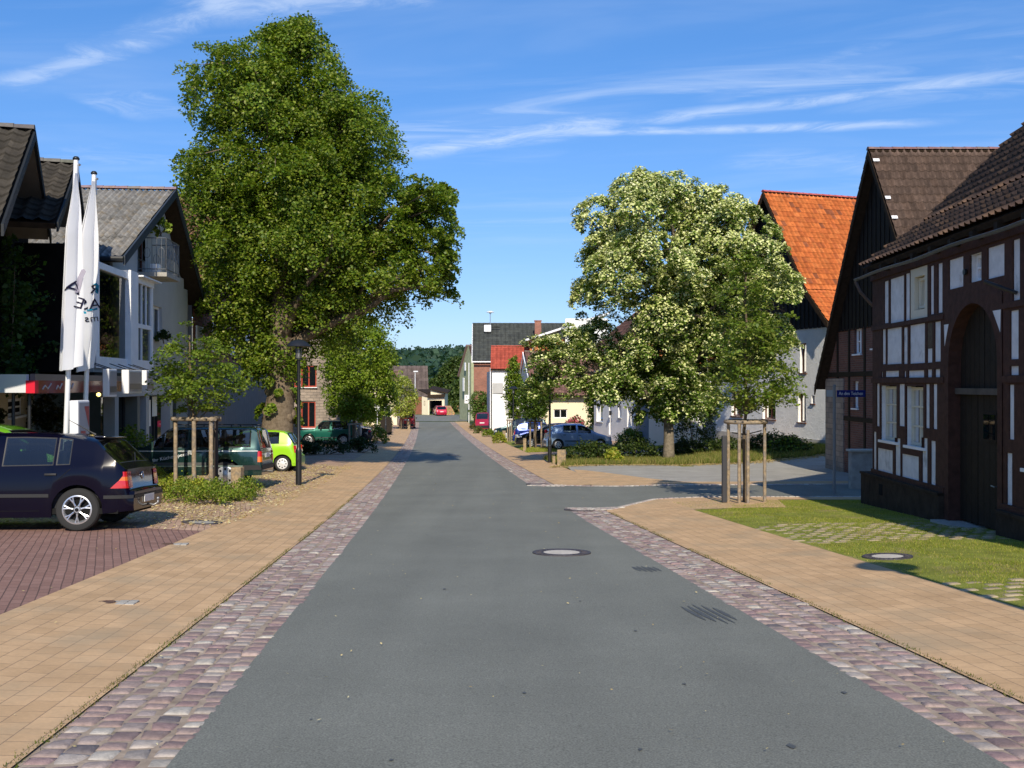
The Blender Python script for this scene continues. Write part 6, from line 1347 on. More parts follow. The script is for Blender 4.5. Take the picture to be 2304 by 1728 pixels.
tree('globe_tree', 'compact round headed tree with wooden stakes beside the light blue car', (xb_, db_, zb_), [(846, 1195, 1218), (866, 1175, 1230), (895, 1166, 1238), (922, 1170, 1234), (938, 1182, 1222)], db_, 260, 34, .11, [(.065, .125, .014), (.09, .155, .018), (.12, .18, .025), (.05, .095, .012)], BK_young, .06, .03, 9, None, .45, 12, .95, .2, .34, lobes=.06, bias=.4)
xb_, db_, zb_ = G(1088, 964)
tree('small_roadside_tree', 'small spreading light green tree above the red boxy van', (xb_-.3, db_-2, zb_), [(882, 1068, 1092), (898, 1058, 1112), (918, 1056, 1122), (936, 1064, 1116)], db_-2, 150, 26, .17, [(.10, .17, .03), (.14, .20, .04)], BK_young, .06, .03, 10, None, .4, 9, .9, .3, .5, lobes=.12)
# young trees in guards
xb_, db_, zb_ = -7.78, 24.5, gzf(-7.78, 24.5)
tree('young_tree', 'young green tree in wooden guard between dark hatchback and green off-roader', (xb_, db_, zb_), [(722, 400, 440), (755, 375, 480), (790, 352, 520), (830, 340, 545), (868, 336, 572), (898, 352, 560), (922, 395, 500)], db_, 150, 44, .075, [(.15, .22, .02), (.20, .26, .03), (.11, .18, .018)], BK_young, .05, .02, 12, 'young street trees in wooden guards', .42, 22, .9, .16, .34, lobes=.2, upness=.8, flat=.14, jitter=.45)
tree('young_tree', 'slender young tree in round wooden guard on the right lawn corner', (5.05, 21.6, gzf(5.05, 21.6)), [(555, 1662, 1690), (620, 1632, 1725), (690, 1600, 1765), (760, 1582, 1792), (820, 1578, 1802), (870, 1575, 1806), (900, 1590, 1790), (922, 1630, 1730)], 21.6, 230, 50, .07, [(.15, .22, .025), (.20, .26, .04), (.11, .18, .02), (.25, .28, .06)], BK_young, .045, .018, 13, 'young street trees in wooden guards', .38, 30, .85, .15, .32, lobes=.2, upness=.8, flat=.16, jitter=.45)
# far wood edge on the right of the street end
for i, (sx_q, sy_t, w_, dq, s_) in enumerate(((1052, 792, 34, 178, 21), (1028, 803, 38, 182, 22), (1004, 822, 36, 186, 23), (985, 845, 34, 190, 24), (1042, 850, 40, 168, 25), (1012, 868, 36, 166, 26), (1030, 905, 24, 160, 27))):
    lab = ['tall dark tree beside the slate hung gable, topmost of the wood edge', 'dark broad tree second down the sloping wood edge', 'mid green tree third down the sloping wood edge', 'lowest left tree of the distant wood edge', 'dense tree in front of the wood edge next to the slate gable', 'bushy tree above the stacked firewood', 'low bush right behind the leaning board'][i]
    hb = 200; bz_ = SZ(sy_t, dq)
    tree('background_tree', lab, (SX(sx_q, dq), dq, gzf(max(-40, SX(sx_q, dq)), dq)-.5), [(sy_t, sx_q-6, sx_q+6), (sy_t+14, sx_q-w_*.55, sx_q+w_*.5), (sy_t+36, sx_q-w_*.75, sx_q+w_*.7), (sy_t+64, sx_q-w_*.72, sx_q+w_*.7), (min(928, sy_t+100), sx_q-w_*.6, sx_q+w_*.6)], dq, 170, 30, .42, [(.06, .105, .018), (.085, .135, .026), (.05, .085, .016), (.12, .16, .04)], BK_dark, .25, .1, s_, 'trees at the wood edge by the street end', .2, 8, .9, .7, 1.3, lobes=.14, bias=.4)
# distant wooded hill
n_ = 22000; X_ = rng.uniform(-330, 120, n_); Y_ = rng.uniform(330, 1150, n_)
def hz(x, y): return gz(np.clip(x, -60, 60), y)-.035+sm(260, 1100, y)*34*(.55+.45*np.sin(x*.004+.9))
Zh = hz(X_, Y_)+rng.uniform(0, 7, n_); nrm = rng.normal(0, .4, (n_, 3))+[0, -.3, .8]; nrm /= np.linalg.norm(nrm, axis=1)[:, None]
V, Q, cc = leaf_cloud(np.stack([X_, Y_, Zh], 1), nrm, rng.uniform(2.5, 4.5, n_), 7, 2.6, [(.04, .085, .05), (.05, .095, .055), (.035, .075, .045)], .5)
tag(npmesh('hill_forest', V, Q, M_leaf, col=cc), 'distant blue green wooded hill behind the far roof', 'wood', kind='stuff')

# ---------------------------------------------------------------- bushes
def bush(name, label, c, rx, ry_, h, n, size, cols, group=None, per=20, cat='shrub', flat=.4, stems=5, z0=None, lm=None, pale=None, palep=0):
    z = gzf(c[0], c[1]) if z0 is None else z0; t = thing(name, label, cat, (c[0], c[1], z), 0, group)
    th = rng.uniform(0, 6.28, n); r = rng.random(n)**.45; zz = rng.random(n)**.7; k = np.sqrt(np.clip(1-(zz*.95)**2.4, .05, 1))
    C_ = np.stack([c[0]+rx*r*k*np.cos(th), c[1]+ry_*r*k*np.sin(th), z+.04+zz*h*(1-.25*r*r)], 1)
    nm = np.stack([np.cos(th)*r, np.sin(th)*r, .5+zz], 1)+rng.normal(0, .2, (n, 3)); nm /= np.linalg.norm(nm, axis=1)[:, None]
    V, Q, cc = leaf_cloud(C_, nm, np.full(n, min(rx, ry_, h)*.3)*rng.uniform(.7, 1.2, n), per, size, cols, flat, .1, pale, palep)
    npmesh('foliage', V, Q, lm or M_leaf, t, col=cc)
    m = MB()
    for q in range(stems): p = C_[q % n]; m.tube([(c[0]+rng.normal(0, .03), c[1]+rng.normal(0, .03), z-.05), tuple(p)], [.02, .006], 5, cap=False)
    m.build('stems', BK_young, t); return t
LY = [(.28, .34, .03), (.36, .38, .04), (.20, .28, .025), (.42, .38, .06)]; LB = [(.12, .20, .016), (.17, .25, .024), (.22, .28, .03), (.28, .30, .05)]
labs = ['yellow green shrub at the left end of the planting bed, by the tow bar', 'low yellow green shrub under the left stake', 'green shrub between the first two stakes', 'green shrub in the middle front of the bed', 'green shrub by the right stakes', 'leafy shrub left of the wooden bollard', 'leafy shrub around the wooden bollard', 'rightmost green shrub of the bed', 'small front shrub with yellow tips', 'front shrub below the middle stake', 'front shrub below the right stakes']
bl = [(345, 1098, 1), (385, 1100, 1), (425, 1110, 0), (452, 1116, 1), (486, 1118, 0), (520, 1122, 0), (545, 1118, 0), (552, 1112, 0), (365, 1116, 1), (410, 1124, 0), (470, 1130, 0)]
for i, (a, b, yel) in enumerate(bl):
    x_, y_, z_ = G(a, b+6); bush('bed_shrub', labs[i], (x_, y_), .46, .5, (.62 if i == 0 else .20 if i in (5, 6) else .40), 64, .042, LY if yel else LB, 'low shrubs in the planting bed under the left young tree')
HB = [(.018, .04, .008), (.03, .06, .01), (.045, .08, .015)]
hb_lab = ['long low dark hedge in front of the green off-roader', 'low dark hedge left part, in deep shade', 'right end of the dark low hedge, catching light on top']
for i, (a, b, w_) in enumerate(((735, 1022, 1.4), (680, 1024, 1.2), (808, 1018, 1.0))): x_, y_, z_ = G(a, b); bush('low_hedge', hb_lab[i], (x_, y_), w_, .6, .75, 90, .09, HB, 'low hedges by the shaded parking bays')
x_, y_, z_ = G(845, 997); bush('roadside_shrub', 'rounded green shrub between dark saloon and lamp post on the left', (x_, y_), .95, .8, 1.15, 90, .11, LB)
x_, y_, z_ = G(835, 975); bush('garden_shrub', 'bright green garden shrubs behind a low wall on the left', (x_-.6, y_+6), 1.8, 1, 1.6, 90, .14, LB)
x_, y_, z_ = G(868, 960); bush('dark_conifer_hedge', 'dark upright clipped hedge block by the bus stop sign', (SX(862, 92), 92), .85, .8, 3.3, 130, .14, [(.02, .045, .012), (.03, .06, .015)], cat='hedge')
x_, y_, z_ = G(1137, 996); bush('yellow_shrub', 'bright yellow green shrub beside the wooden bollard on the right', (SX(1122, 70), 70), .55, .5, .75, 50, .09, LY)
x_, y_, z_ = G(1100, 978); bush('roadside_shrub', 'rounded green shrub right below the red boxy van', (SX(1100, 84), 84), .6, .5, .6, 50, .1, LB)
bush('roadside_shrub', 'small grassy shrub left of the red boxy van', (SX(1076, 93), 93), .55, .5, .6, 45, .1, [(.16, .17, .05), (.12, .15, .04)])
bush('roadside_shrub', 'small reddish shrub farthest along the right pavement', (SX(1068, 101), 101), .6, .5, .7, 45, .1, [(.20, .14, .06), (.12, .14, .04)])
x_, y_, z_ = G(1415, 1003); bush('garden_shrub', 'green clump of shrubs under the slit windows of the grey house', (7.2, 60.0), 1.05, .8, .95, 110, .1, LB, z0=gzf(7.2, 60))
bush('climbing_plant', 'green climber at the corner of the pale grey house', (6.1, 75.5), .6, .6, 3.2, 80, .14, LY[:3]+LB, z0=gzf(6, 75))
bush('pink_flowering_shrub', 'pink flowering shrub behind the black estate car', (SX(1295, 72), 72), .9, .7, 1.9, 80, .13, [(.06, .12, .02)], pale=[(.62, .10, .16), (.7, .2, .25)], palep=.6)
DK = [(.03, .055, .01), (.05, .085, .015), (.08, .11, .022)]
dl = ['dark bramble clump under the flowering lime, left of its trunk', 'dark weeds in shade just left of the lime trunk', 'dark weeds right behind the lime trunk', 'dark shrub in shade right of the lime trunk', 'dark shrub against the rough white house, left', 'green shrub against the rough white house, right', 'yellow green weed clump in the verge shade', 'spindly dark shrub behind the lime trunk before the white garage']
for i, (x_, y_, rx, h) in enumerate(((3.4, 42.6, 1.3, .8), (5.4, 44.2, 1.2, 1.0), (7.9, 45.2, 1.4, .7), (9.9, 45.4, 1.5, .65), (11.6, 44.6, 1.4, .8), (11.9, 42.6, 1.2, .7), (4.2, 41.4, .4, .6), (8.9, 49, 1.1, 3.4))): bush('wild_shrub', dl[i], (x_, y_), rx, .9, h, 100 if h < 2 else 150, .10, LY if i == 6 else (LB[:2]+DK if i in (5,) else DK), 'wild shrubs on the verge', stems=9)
# ivy on the black wing and barn walls
def ivy(label, pts, n, cols, parent_name='ivy'):
    t = thing(parent_name, label, 'climbing plant', pts[0])
    P_ = np.array(pts); C_ = P_[rng.integers(0, len(P_), n)]+np.stack([rng.normal(0, .32, n), rng.normal(0, .05, n)-.12, rng.normal(0, .42, n)], 1)
    nm = np.stack([rng.normal(.1, .3, n), -np.ones(n), rng.uniform(.2, .9, n)], 1); nm /= np.linalg.norm(nm, axis=1)[:, None]
    V, Q, cc = leaf_cloud(C_, nm, np.full(n, .22), 24, .11, cols, .25, .1); npmesh('foliage', V, Q, M_leaf, t, col=cc)
    m = MB(); 
    for p in pts[::3]: m.tube([(p[0], p[1]-.02, 1.6), (p[0]+.1, p[1]-.04, p[2])], [.02, .01], 5)
    m.build('stems', BK_dark, t); return t
ivy('sunlit ivy hanging down the black wall left of the flags', [(SX(a, 26.8), 26.85, SZ(b, 26.8)) for a, b in ((90, 660), (92, 700), (95, 740), (90, 780), (88, 720), (96, 760), (120, 700), (128, 740), (140, 730), (110, 760))], 110, [(.03, .06, .01), (.05, .09, .015), (.07, .12, .02)])
ivy('ivy patch on the beige barn wall at the left edge', [tuple(P2(d_, z_, -1.1)) for d_, z_ in ((22.2, 4.2), (22.5, 3.6), (22.3, 3.0), (22.6, 2.4), (23.4, 3.6), (23.9, 3.0), (24.3, 3.4), (22.1, 2.0))], 120, [(.03, .07, .01), (.05, .10, .015), (.06, .12, .02)])
bush('courtyard_shrub', 'brownish green shrub under the petrol canopy left of the flagpoles', (SX(110, 25.2), 25.2), 1.1, .6, 2.5, 130, .1, [(.05, .06, .02), (.035, .05, .015), (.08, .07, .03)])
bush('courtyard_shrub', 'dark shrub at the left edge before the beige ground floor wall', (SX(2, 21.0), 21.0), .35, .3, 2.0, 60, .08, [(.05, .05, .02), (.035, .05, .015)])
bush('courtyard_shrub', 'green shrub by the shop front behind the green off-roader', (SX(300, 28.4), 28.4), .8, .7, 1.6, 90, .09, LB)
# climbing sprig on balcony
bush('balcony_plant', 'leafy plant trained above the balcony railing', (HP(30.6, 0, .4).x, 30.6), .3, .3, .5, 26, .09, LB, z0=6.2, stems=2)
bush('window_box_plant', 'dark plant in a window box right of the glazed bay', (HP(31.6, 0, .2).x, 31.6), .25, .55, .3, 30, .07, HB, z0=2.95, stems=2)
# ================================================================== CARS
def paint(name, col, metal=.25, rough=.28): return mat(name, col, rough, metal=metal, spec=.5, coat=1.0)
M_tyre = mat('tyre_rubber', (.028, .028, .028), .8, spec=.2, bump=.002, bscale=60); M_trim = mat('black_plastic', (.02, .02, .021), .55, spec=.35); M_seat = mat('seat_fabric', (.03, .03, .035), .9)
M_rim = mat('rim_silver', (.62, .63, .65), .28, metal=.8); M_rimw = mat('wheel_trim', (.66, .67, .68), .4, metal=.3)
M_cglass = glassmat('car_glass', (.42, .50, .48), .62, .01); M_cglassd = glassmat('car_glass_dark', (.2, .24, .23), .4, .01)
M_red = mat('tail_red', (.50, .012, .012), .12, spec=.6, coat=1); M_amber = mat('tail_amber', (.70, .16, .01), .15, spec=.6, coat=1); M_clear = mat('lamp_clear', (.75, .77, .8), .08, metal=.5, coat=1)
M_plate = mat('number_plate', (.75, .75, .72), .35); M_chrome = mat('chrome', (.75, .76, .78), .12, metal=1.0); M_under = mat('underbody', (.012, .012, .012), .9, spec=.1)
def ip(pts, s): xs_ = [p[0] for p in pts]; return float(np.interp(s, xs_, [p[1] for p in pts]))
def wheel(t, x, y, sg, R, style, far=False, wdt=.19):
    m = MB(); w_ = wdt; n = 20 if far else 40; r1 = R*.66
    prof_ = [(r1, -w_/2+.01), (R*.80, -w_/2), (R*.94, -w_/2+.01), (R, -w_/2+.035), (R, w_/2-.035), (R*.94, w_/2-.01), (R*.80, w_/2), (r1, w_/2-.01)]
    m.lathe((x, y, R), prof_, n, axis='Y'); wh = m.build('wheel', M_tyre, t, smooth=True, angle=35, local=True)
    o = y+sg*(w_/2-.012); m = MB()
    m.lathe((x, o, R), [(r1+.006, sg*.004), (r1-.012, sg*.008), (r1-.03, -sg*.02), (r1-.04, -sg*.07)], n, axis='Y')
    if style == 'spoke':
        for k in range(7):
            a = 2*math.pi*k/7+.2
            for da in (-.13, .13):
                p0 = Vector((x+math.cos(a)*.055, o-sg*.006, R+math.sin(a)*.055)); p1 = Vector((x+math.cos(a+da)*(r1-.015), o-sg*.004, R+math.sin(a+da)*(r1-.015))); pm = Vector((x+math.cos(a)*r1*.52, o-sg*.004, R+math.sin(a)*r1*.52))
                m.tube([p0, pm, p1], [.015, .012, .011], 6)
        m.lathe((x, o, R), [(0, sg*.01), (.04, sg*.008), (.055, -sg*.01), (.06, -sg*.03)], 16, axis='Y'); m.build('rim', M_rim, wh, smooth=True, angle=40, local=True)
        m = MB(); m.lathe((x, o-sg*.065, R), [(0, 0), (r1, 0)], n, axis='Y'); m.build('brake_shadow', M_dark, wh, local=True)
        m = MB(); m.lathe((x, o, R), [(0, sg*.0145), (.028, sg*.0125)], 14, axis='Y'); m.build('hub_cap', M_dark, wh, local=True)
    else:
        K = {'holes': 8, 'trim': 7, 'steel': 8}[style]; ro = r1*.72 if style != 'trim' else r1*.66
        m.lathe((x, o, R), [(0, sg*.016), (r1*.30, sg*.014), (r1*.5, sg*.004), (r1*.86, sg*.008), (r1-.01, sg*.006)], n, axis='Y'); m.build('rim', M_rimw if style != 'steel' else M_rim, wh, smooth=True, angle=40, local=True)
        m = MB()
        for k in range(K):
            a = 2*math.pi*k/K; c = (x+math.cos(a)*ro, o+sg*.006, R+math.sin(a)*ro); rr = r1*(.125 if style != 'trim' else .17); m.lathe(c, [(0, sg*.006), (rr, sg*.0055), (rr, 0)], 10, axis='Y')
        m.build('rim_holes', M_dark, wh, local=True)
    return wh
def car(name, label, cat, cx_, cy_, hd, S, group=None, far=False):
    h = Vector((hd[0], hd[1], 0)).normalized(); e = .5; z0 = gzf(cx_, cy_)
    nrm = Vector((-(gzf(cx_+e, cy_)-gzf(cx_-e, cy_))/(2*e), -(gzf(cx_, cy_+e)-gzf(cx_, cy_-e))/(2*e), 1)).normalized()
    xa_ = (h-nrm*h.dot(nrm)).normalized(); ya_ = nrm.cross(xa_)
    t = thing(name, label, cat, (cx_, cy_, z0+S.get('lift', 0)), 0, group)
    t.rotation_euler = Matrix((xa_, ya_, nrm)).transposed().to_euler()
    L_, W_, gc = S['L'], S['W'], S.get('gc', .2); R = S['R']; wf, wr = S['wf'], S['wr']; Ra = R+S.get('arch', .055); tum = S.get('tum', .3)
    top, belt = S['top'], S['belt']; P = S['paint']; low = S.get('low', None)
    def zt(s): return ip(top, s)
    def zb(s): return min(ip(belt, s), zt(s)-.035)
    def zl(s):
        z = gc if low is None else ip(low, s)
        for c in (wf, wr):
            if abs(s-c) < Ra: z = max(z, R+math.sqrt(Ra*Ra-(s-c)**2))
        return min(z, zb(s)-.06)
    fr, rr_ = S.get('fr', .2), S.get('rr', .14)
    def hw(s):
        v = 1.0
        if s < .55: v -= fr*(1-s/.55)**2.4
        if s > L_-.45: v -= rr_*((s-L_+.45)/.45)**2.6
        return W_/2*v
    def ring(s):
        w, a, b, c = hw(s), zl(s), zb(s), zt(s); hgt = c-b; out = []
        a0 = gc if low is None else ip(low, s)
        for k, f in ((0, .965), (.16, .99), (.42, 1.0), (.68, .995), (.90, .978)):
            z = a+(b-a)*k; out.append((w*f if a <= a0+.001 or k > 0 else w*.985, z))
        out.append((w*.955, b)); gt = b+.86*hgt; yt = w*.955-tum*.86*hgt
        out.append((w*.955-tum*.43*hgt-.0, b+.43*hgt)); out.append((yt, gt)); ye = yt-.05-min(.02, hgt*.1)
        if hgt < .15: ye = w*.80
        out.append((ye, c-.022 if hgt > .1 else b+hgt*.72)); out.append((ye*.55, c-.004)); out.append((0, c)); return out
    st = {0, L_, *[p[0] for p in top], *[q for wn in S['win'] for q in wn], *S['ws'], *S['rw']}
    for c in (wf, wr):
        for k in range(0, 13): st.add(c-Ra*math.cos(math.pi*k/12))
    st |= {i*L_/(14 if far else 30) for i in range(15 if far else 31)}
    st = sorted(q for q in st if 0 <= q <= L_); ss = [st[0]]
    for q in st[1:]:
        if q-ss[-1] > .012: ss.append(q)
        elif q == L_: ss[-1] = q
    def prot(s): return any(abs(s-q) < 1e-6 for wn in list(S['win'])+[S['ws'], S['rw']] for q in wn)
    rings = [ring(s) for s in ss]; X = [L_/2-s for s in ss]; NR = 11
    def pt(i, j, sg): y, z = rings[i][j]; return (X[i], sg*y, z)
    parts = {'body': MB()}
    def inr(i, r): c = (ss[i]+ss[i+1])/2; return r[0] <= c <= r[1]
    for i in range(len(ss)-1):
        for j in range(NR-1):
            for sg in (1, -1):
                key = 'body'
                if 5 <= j < 7:
                    for n_, wn in enumerate(S['win']):
                        if inr(i, wn): key = ('side_window', n_, sg)
                if j >= 8 and inr(i, S['ws']): key = ('windscreen', 0, 0)
                if j >= 8 and inr(i, S['rw']): key = ('rear_window', 0, 0)
                q = [pt(i, j, sg), pt(i, j+1, sg), pt(i+1, j+1, sg), pt(i+1, j, sg)]
                if sg < 0: q = q[::-1]
                parts.setdefault(key, MB()).quad(*q)
    for i, rv in ((0, False), (len(ss)-1, True)):
        q = [pt(i, j, 1) for j in range(NR)]+[pt(i, j, -1) for j in range(NR-2, -1, -1)]; parts['body'].poly(q if rv else q[::-1])
    def weld(m, nm, mts, smooth=True, inset=0, ang=38):
        bm = bmesh.new(); vs = [bm.verts.new(v) for v in m.v]
        for f in m.f:
            try: bm.faces.new([vs[k] for k in f])
            except ValueError: pass
        bmesh.ops.remove_doubles(bm, verts=bm.verts, dist=.0008); bmesh.ops.recalc_face_normals(bm, faces=bm.faces)
        if inset:
            for f in bm.faces: f.material_index = 0
            r = bmesh.ops.inset_region(bm, faces=bm.faces, thickness=inset, depth=-.004, use_boundary=True, use_even_offset=True)
            for f in r['faces']: f.material_index = 1
        me = bpy.data.meshes.new(nm); bm.to_mesh(me); bm.free(); auto_uv(me); return finish(nm, me, mts, t, smooth, ang)
    body = weld(parts.pop('body'), 'body', P)
    gl = S.get('glass', M_cglass)
    for key in sorted(parts, key=str): weld(parts[key], key[0], [gl, M_trim], True, .016 if key[0] == 'side_window' else .02)
    def ysurf(s, z):
        r = ring(s); zz = [q[1] for q in r[:9]]; yy = [q[0] for q in r[:9]]; return float(np.interp(z, zz, yy))
    def xrear(z):
        for k in range(600):
            s = L_-k*.002
            if zt(s) >= z: return s
        return L_
    def xfront(z):
        for k in range(600):
            if zt(k*.002) >= z: return k*.002
        return 0
    def sidepatch(m, sg, a, b, z0_, z1_, off=.006, nx=6, nz=3, slant=0, mi=0):
        for i in range(nx):
            for j in range(nz):
                q = []
                for di, dj in ((0, 0), (1, 0), (1, 1), (0, 1)):
                    z = z0_+(z1_-z0_)*(j+dj)/nz; s = a+(b-a)*(i+di)/nx+slant*((j+dj)/nz-.5); s = min(s, L_-.001); q.append((L_/2-s, sg*(ysurf(s, z)+off), z))
                m.quad(*(q if sg < 0 else q[::-1]), mi=mi)
    def ribbon(m, sg, pts, w_, off=.004):
        for (s0_, za), (s1_, zb_) in zip(pts[:-1], pts[1:]):
            n_ = max(1, int(math.hypot(s1_-s0_, zb_-za)/.08)); dv = Vector((s1_-s0_, zb_-za)).normalized(); pr = Vector((-dv.y, dv.x))*w_/2
            for k in range(n_):
                q = []
                for f, g_s in ((k/n_, 1), ((k+1)/n_, 1), ((k+1)/n_, -1), (k/n_, -1)):
                    s = s0_+(s1_-s0_)*f+pr.x*g_s; z = za+(zb_-za)*f+pr.y*g_s; q.append((L_/2-s, sg*(ysurf(s, z)+off), z))
                m.quad(*(q if sg > 0 else q[::-1]))
    def endpatch(m, rear, y0, y1, z0_, z1_, off=.006, nx=4, nz=3):
        for i in range(nx):
            for j in range(nz):
                q = []
                for di, dj in ((0, 0), (1, 0), (1, 1), (0, 1)):
                    y = y0+(y1-y0)*(i+di)/nx; z = z0_+(z1_-z0_)*(j+dj)/nz; s = xrear(z) if rear else xfront(z); cur_ = .05*(abs(y)/(W_/2))**3
                    q.append((L_/2-s-off+cur_*0 if rear else L_/2-s+off, y, z))
                m.quad(*(q if rear == (y1 < y0) else q[::-1]))
    # lights
    for sg in (1, -1):
        for (nm, mt_, a, b, z0_, z1_, yi) in S.get('rear_lamps', ()):
            m = MB(); nz_ = 4; rows_ = []; a1 = b if b else a
            for q in range(nz_+1):
                z = z0_+(z1_-z0_)*q/nz_; aq = a+(a1-a)*q/nz_; xs_r = xrear(z); pl = [(L_-aq+(xs_r-.03-L_+aq)*k/6, None) for k in range(7)]
                row = [(L_/2-s, ysurf(s, z)+.014) for s, _ in pl]; ye_ = ysurf(xs_r-.03, z); row += [(L_/2-xs_r+.012, ye_+.006), (L_/2-xs_r-.012, ye_-.03)]
                row += [(L_/2-xs_r-.014, ye_-.03-(yi-.03)*k/4) for k in range(1, 5)] if yi else []; rows_.append([(x, sg*y, z) for x, y in row])
            for q in range(nz_):
                for k in range(len(rows_[0])-1):
                    qd = (rows_[q][k], rows_[q][k+1], rows_[q+1][k+1], rows_[q+1][k]); m.quad(*(qd if sg < 0 else qd[::-1]))
            m.build(nm, mt_, t, local=True, smooth=True, angle=60)
        for (nm, mt_, a, b, z0_, z1_, yi) in S.get('front_lamps', ()):
            m = MB(); sidepatch(m, sg, .02, a, z0_, z1_, .008); endpatch(m, False, sg*(hw(.02)-.01), sg*(hw(.02)-yi), z0_, z1_, .015); m.build(nm, mt_, t, smooth=True, local=True, angle=50)
        # doors, handles, mouldings
        if not far or S.get('doors'):
            for a in S['doors']:
                m = MB(); ribbon(m, sg, [(a[0], zl(a[0])+.05 if len(a) < 3 else a[2]), (a[0]+a[1], zb(a[0])-.01)], .009, .002); m.build('door_gap', M_dark, t, local=True)
            m = MB(); ribbon(m, sg, [(S['doors'][0][0], gc+.09), (S['doors'][-1][0]-.25, gc+.09)], .008, .002); m.build('sill_gap', M_dark, t, local=True)
            for a in S.get('handles', ()):
                m = MB(); y = ysurf(a, zb(a)-.13); m.bbox_((L_/2-a, sg*(y+.014), zb(a)-.13), .17, .026, .032, .008); m.build('door_handle', S.get('handle_mat', P), t, smooth=True, local=True, angle=40)
        if S.get('mould'):
            m = MB(); z = S['mould'][0]; ribbon(m, sg, [(wf+Ra+.03, z), (wr-Ra-.03, z)], S['mould'][1], .012); m.build('side_moulding', S.get('mould_mat', M_trim), t, local=True)
        for (z, w_, mt_) in S.get('stripes', ()):
            m = MB(); ribbon(m, sg, [(.25, z), (wf-Ra, z), (wf, z), (wr, z), (wr+Ra, z), (L_-.1, z)], w_, .005); m.build('stripe', mt_, t, local=True)
        # mirror
        ms_ = S['ws'][0]+.42; m = MB(); y = hw(ms_)*.955; m.bbox_((L_/2-ms_, sg*(y+.11), zb(ms_)+.07), .10, .19, .13, .03); m.tube([(L_/2-ms_, sg*(y-.02), zb(ms_)+.02), (L_/2-ms_, sg*(y+.08), zb(ms_)+.05)], .02, 6); m.build('wing_mirror', S.get('mirror_mat', P), t, smooth=True, local=True, angle=40)
    # under body, interior
    m = MB(); m.box((-L_/2+.12, -W_/2+.27, gc+.02), (L_/2-.12, W_/2-.27, .62)); m.box((-L_/2+.2, -W_/2+.05, gc+.04), (L_/2-.2, W_/2-.05, gc+.12)) ; m.build('underbody', M_under, t, local=True)
    m = MB(); m.box((L_/2-S['rw'][0]-.05+.0, -W_/2+.12, .55), (L_/2-S['ws'][0]-.25, W_/2-.12, S['belt'][0][1]-.30)); 
    ns_ = S.get('seats', (2.35, 3.15))
    for q in ns_:
        for sg in (1, -1): m.bbox_((L_/2-q, sg*.36, .86), .16, .50, .60, .06); m.bbox_((L_/2-q-.03, sg*.36, 1.22), .10, .26, .17, .04)
    m.bbox_((L_/2-S['ws'][0]-.55, 0, .86), .4, W_-.3, .18, .05); m.build('interior', M_seat, t, smooth=True, local=True, angle=35)
    # bumper strip, plates
    bz_ = S.get('bumper', (.42, .56))
    m = MB(); m2 = MB()
    for sg in (1, -1): sidepatch(m, sg, wr+Ra+.02, L_-.002, bz_[0], bz_[1], .012, 5, 1); sidepatch(m2, sg, .004, wf-Ra-.02, bz_[0], bz_[1], .012, 5, 1)
    endpatch(m, True, hw(L_), -hw(L_), bz_[0], bz_[1], .014, 6, 1); m.build('rear_bumper', S.get('bump_mat', M_trim), t, local=True); endpatch(m2, False, hw(0), -hw(0), bz_[0], bz_[1], .014, 6, 1); m2.build('front_bumper', S.get('bump_mat', M_trim), t, local=True)
    pz = S.get('plate', .80); m = MB(); xr = xrear(pz); m.bbox_((L_/2-xr-.012, 0, pz), .012, .50, .11, .004); m.build('number_plate', M_plate, t, local=True)
    m = MB(); m.bbox_((L_/2+.012, 0, .36), .012, .50, .11, .004); endpatch(m, False, .35, -.35, .60, .70, .012, 2, 1); m.build('grille', M_trim, t, local=True)
    for c in (wf, wr):
        for sg in (1, -1): wheel(t, L_/2-c, sg*(W_/2-.115), sg, R, S['wheel'], far)
    t['_L'] = L_
    return t, dict(L=L_, ysurf=ysurf, xrear=xrear, sidepatch=sidepatch, endpatch=endpatch, ribbon=ribbon, hw=hw, zt=zt, zb=zb, body=body)
def place(wx, wy, hd, L_, W_, s, sg):
    """centre of a car whose near-side wheel at distance s from the nose touches (wx, wy)"""
    h = Vector(hd).normalized(); lf = Vector((-h.y, h.x)); c = Vector((wx, wy))-h*(L_/2-s)-lf*sg*(W_/2-.115); return c.x, c.y
HB_golf = dict(L=4.15, W=1.735, gc=.21, R=.312, wf=.86, wr=3.375, tum=.34, paint=mat('midnight_blue', (.0022, .002, .009), .14, spec=.2, coat=.22), wheel='spoke', arch=.05,
    top=[(0, .42), (.01, .56), (.05, .66), (.14, .73), (.6, .84), (.98, .92), (1.1, .97), (1.72, 1.345), (1.86, 1.395), (2.15, 1.435), (2.6, 1.44), (3.1, 1.42), (3.45, 1.375), (3.60, 1.335), (3.90, 1.02), (3.97, .955), (4.03, .90), (4.07, .62), (4.10, .585), (4.15, .57)],
    belt=[(0, .62), (.3, .74), (1, .90), (1.6, .93), (3, .955), (3.6, .975), (4.15, .95)], low=[(0, .22), (.5, .20), (3.6, .20), (3.75, .26), (4.15, .29)],
    win=[(1.32, 2.20), (2.30, 3.02), (3.06, 3.26)], ws=(1.06, 1.74), rw=(3.59, 3.93), doors=[(1.20, .05), (2.25, .0), (3.10, .22, .74)], handles=(2.08, 3.0), handle_mat=M_trim, mould=(.52, .05), bumper=(.47, .52), plate=.44, seats=(2.25, 3.05),
    rear_lamps=[('tail_light', M_red, .30, .19, .62, .73, .24), ('tail_light_amber', M_amber, .19, .15, .73, .785, .23), ('tail_light', M_red, .15, .12, .785, .86, .22)], front_lamps=[('headlight', M_clear, .30, 0, .56, .68, .42)])
hg = (-1, -.074); c_ = place(-6.65, 15.29, hg, 4.15, 1.735, 3.375, 1)
c_ = (c_[0]-.06, c_[1])
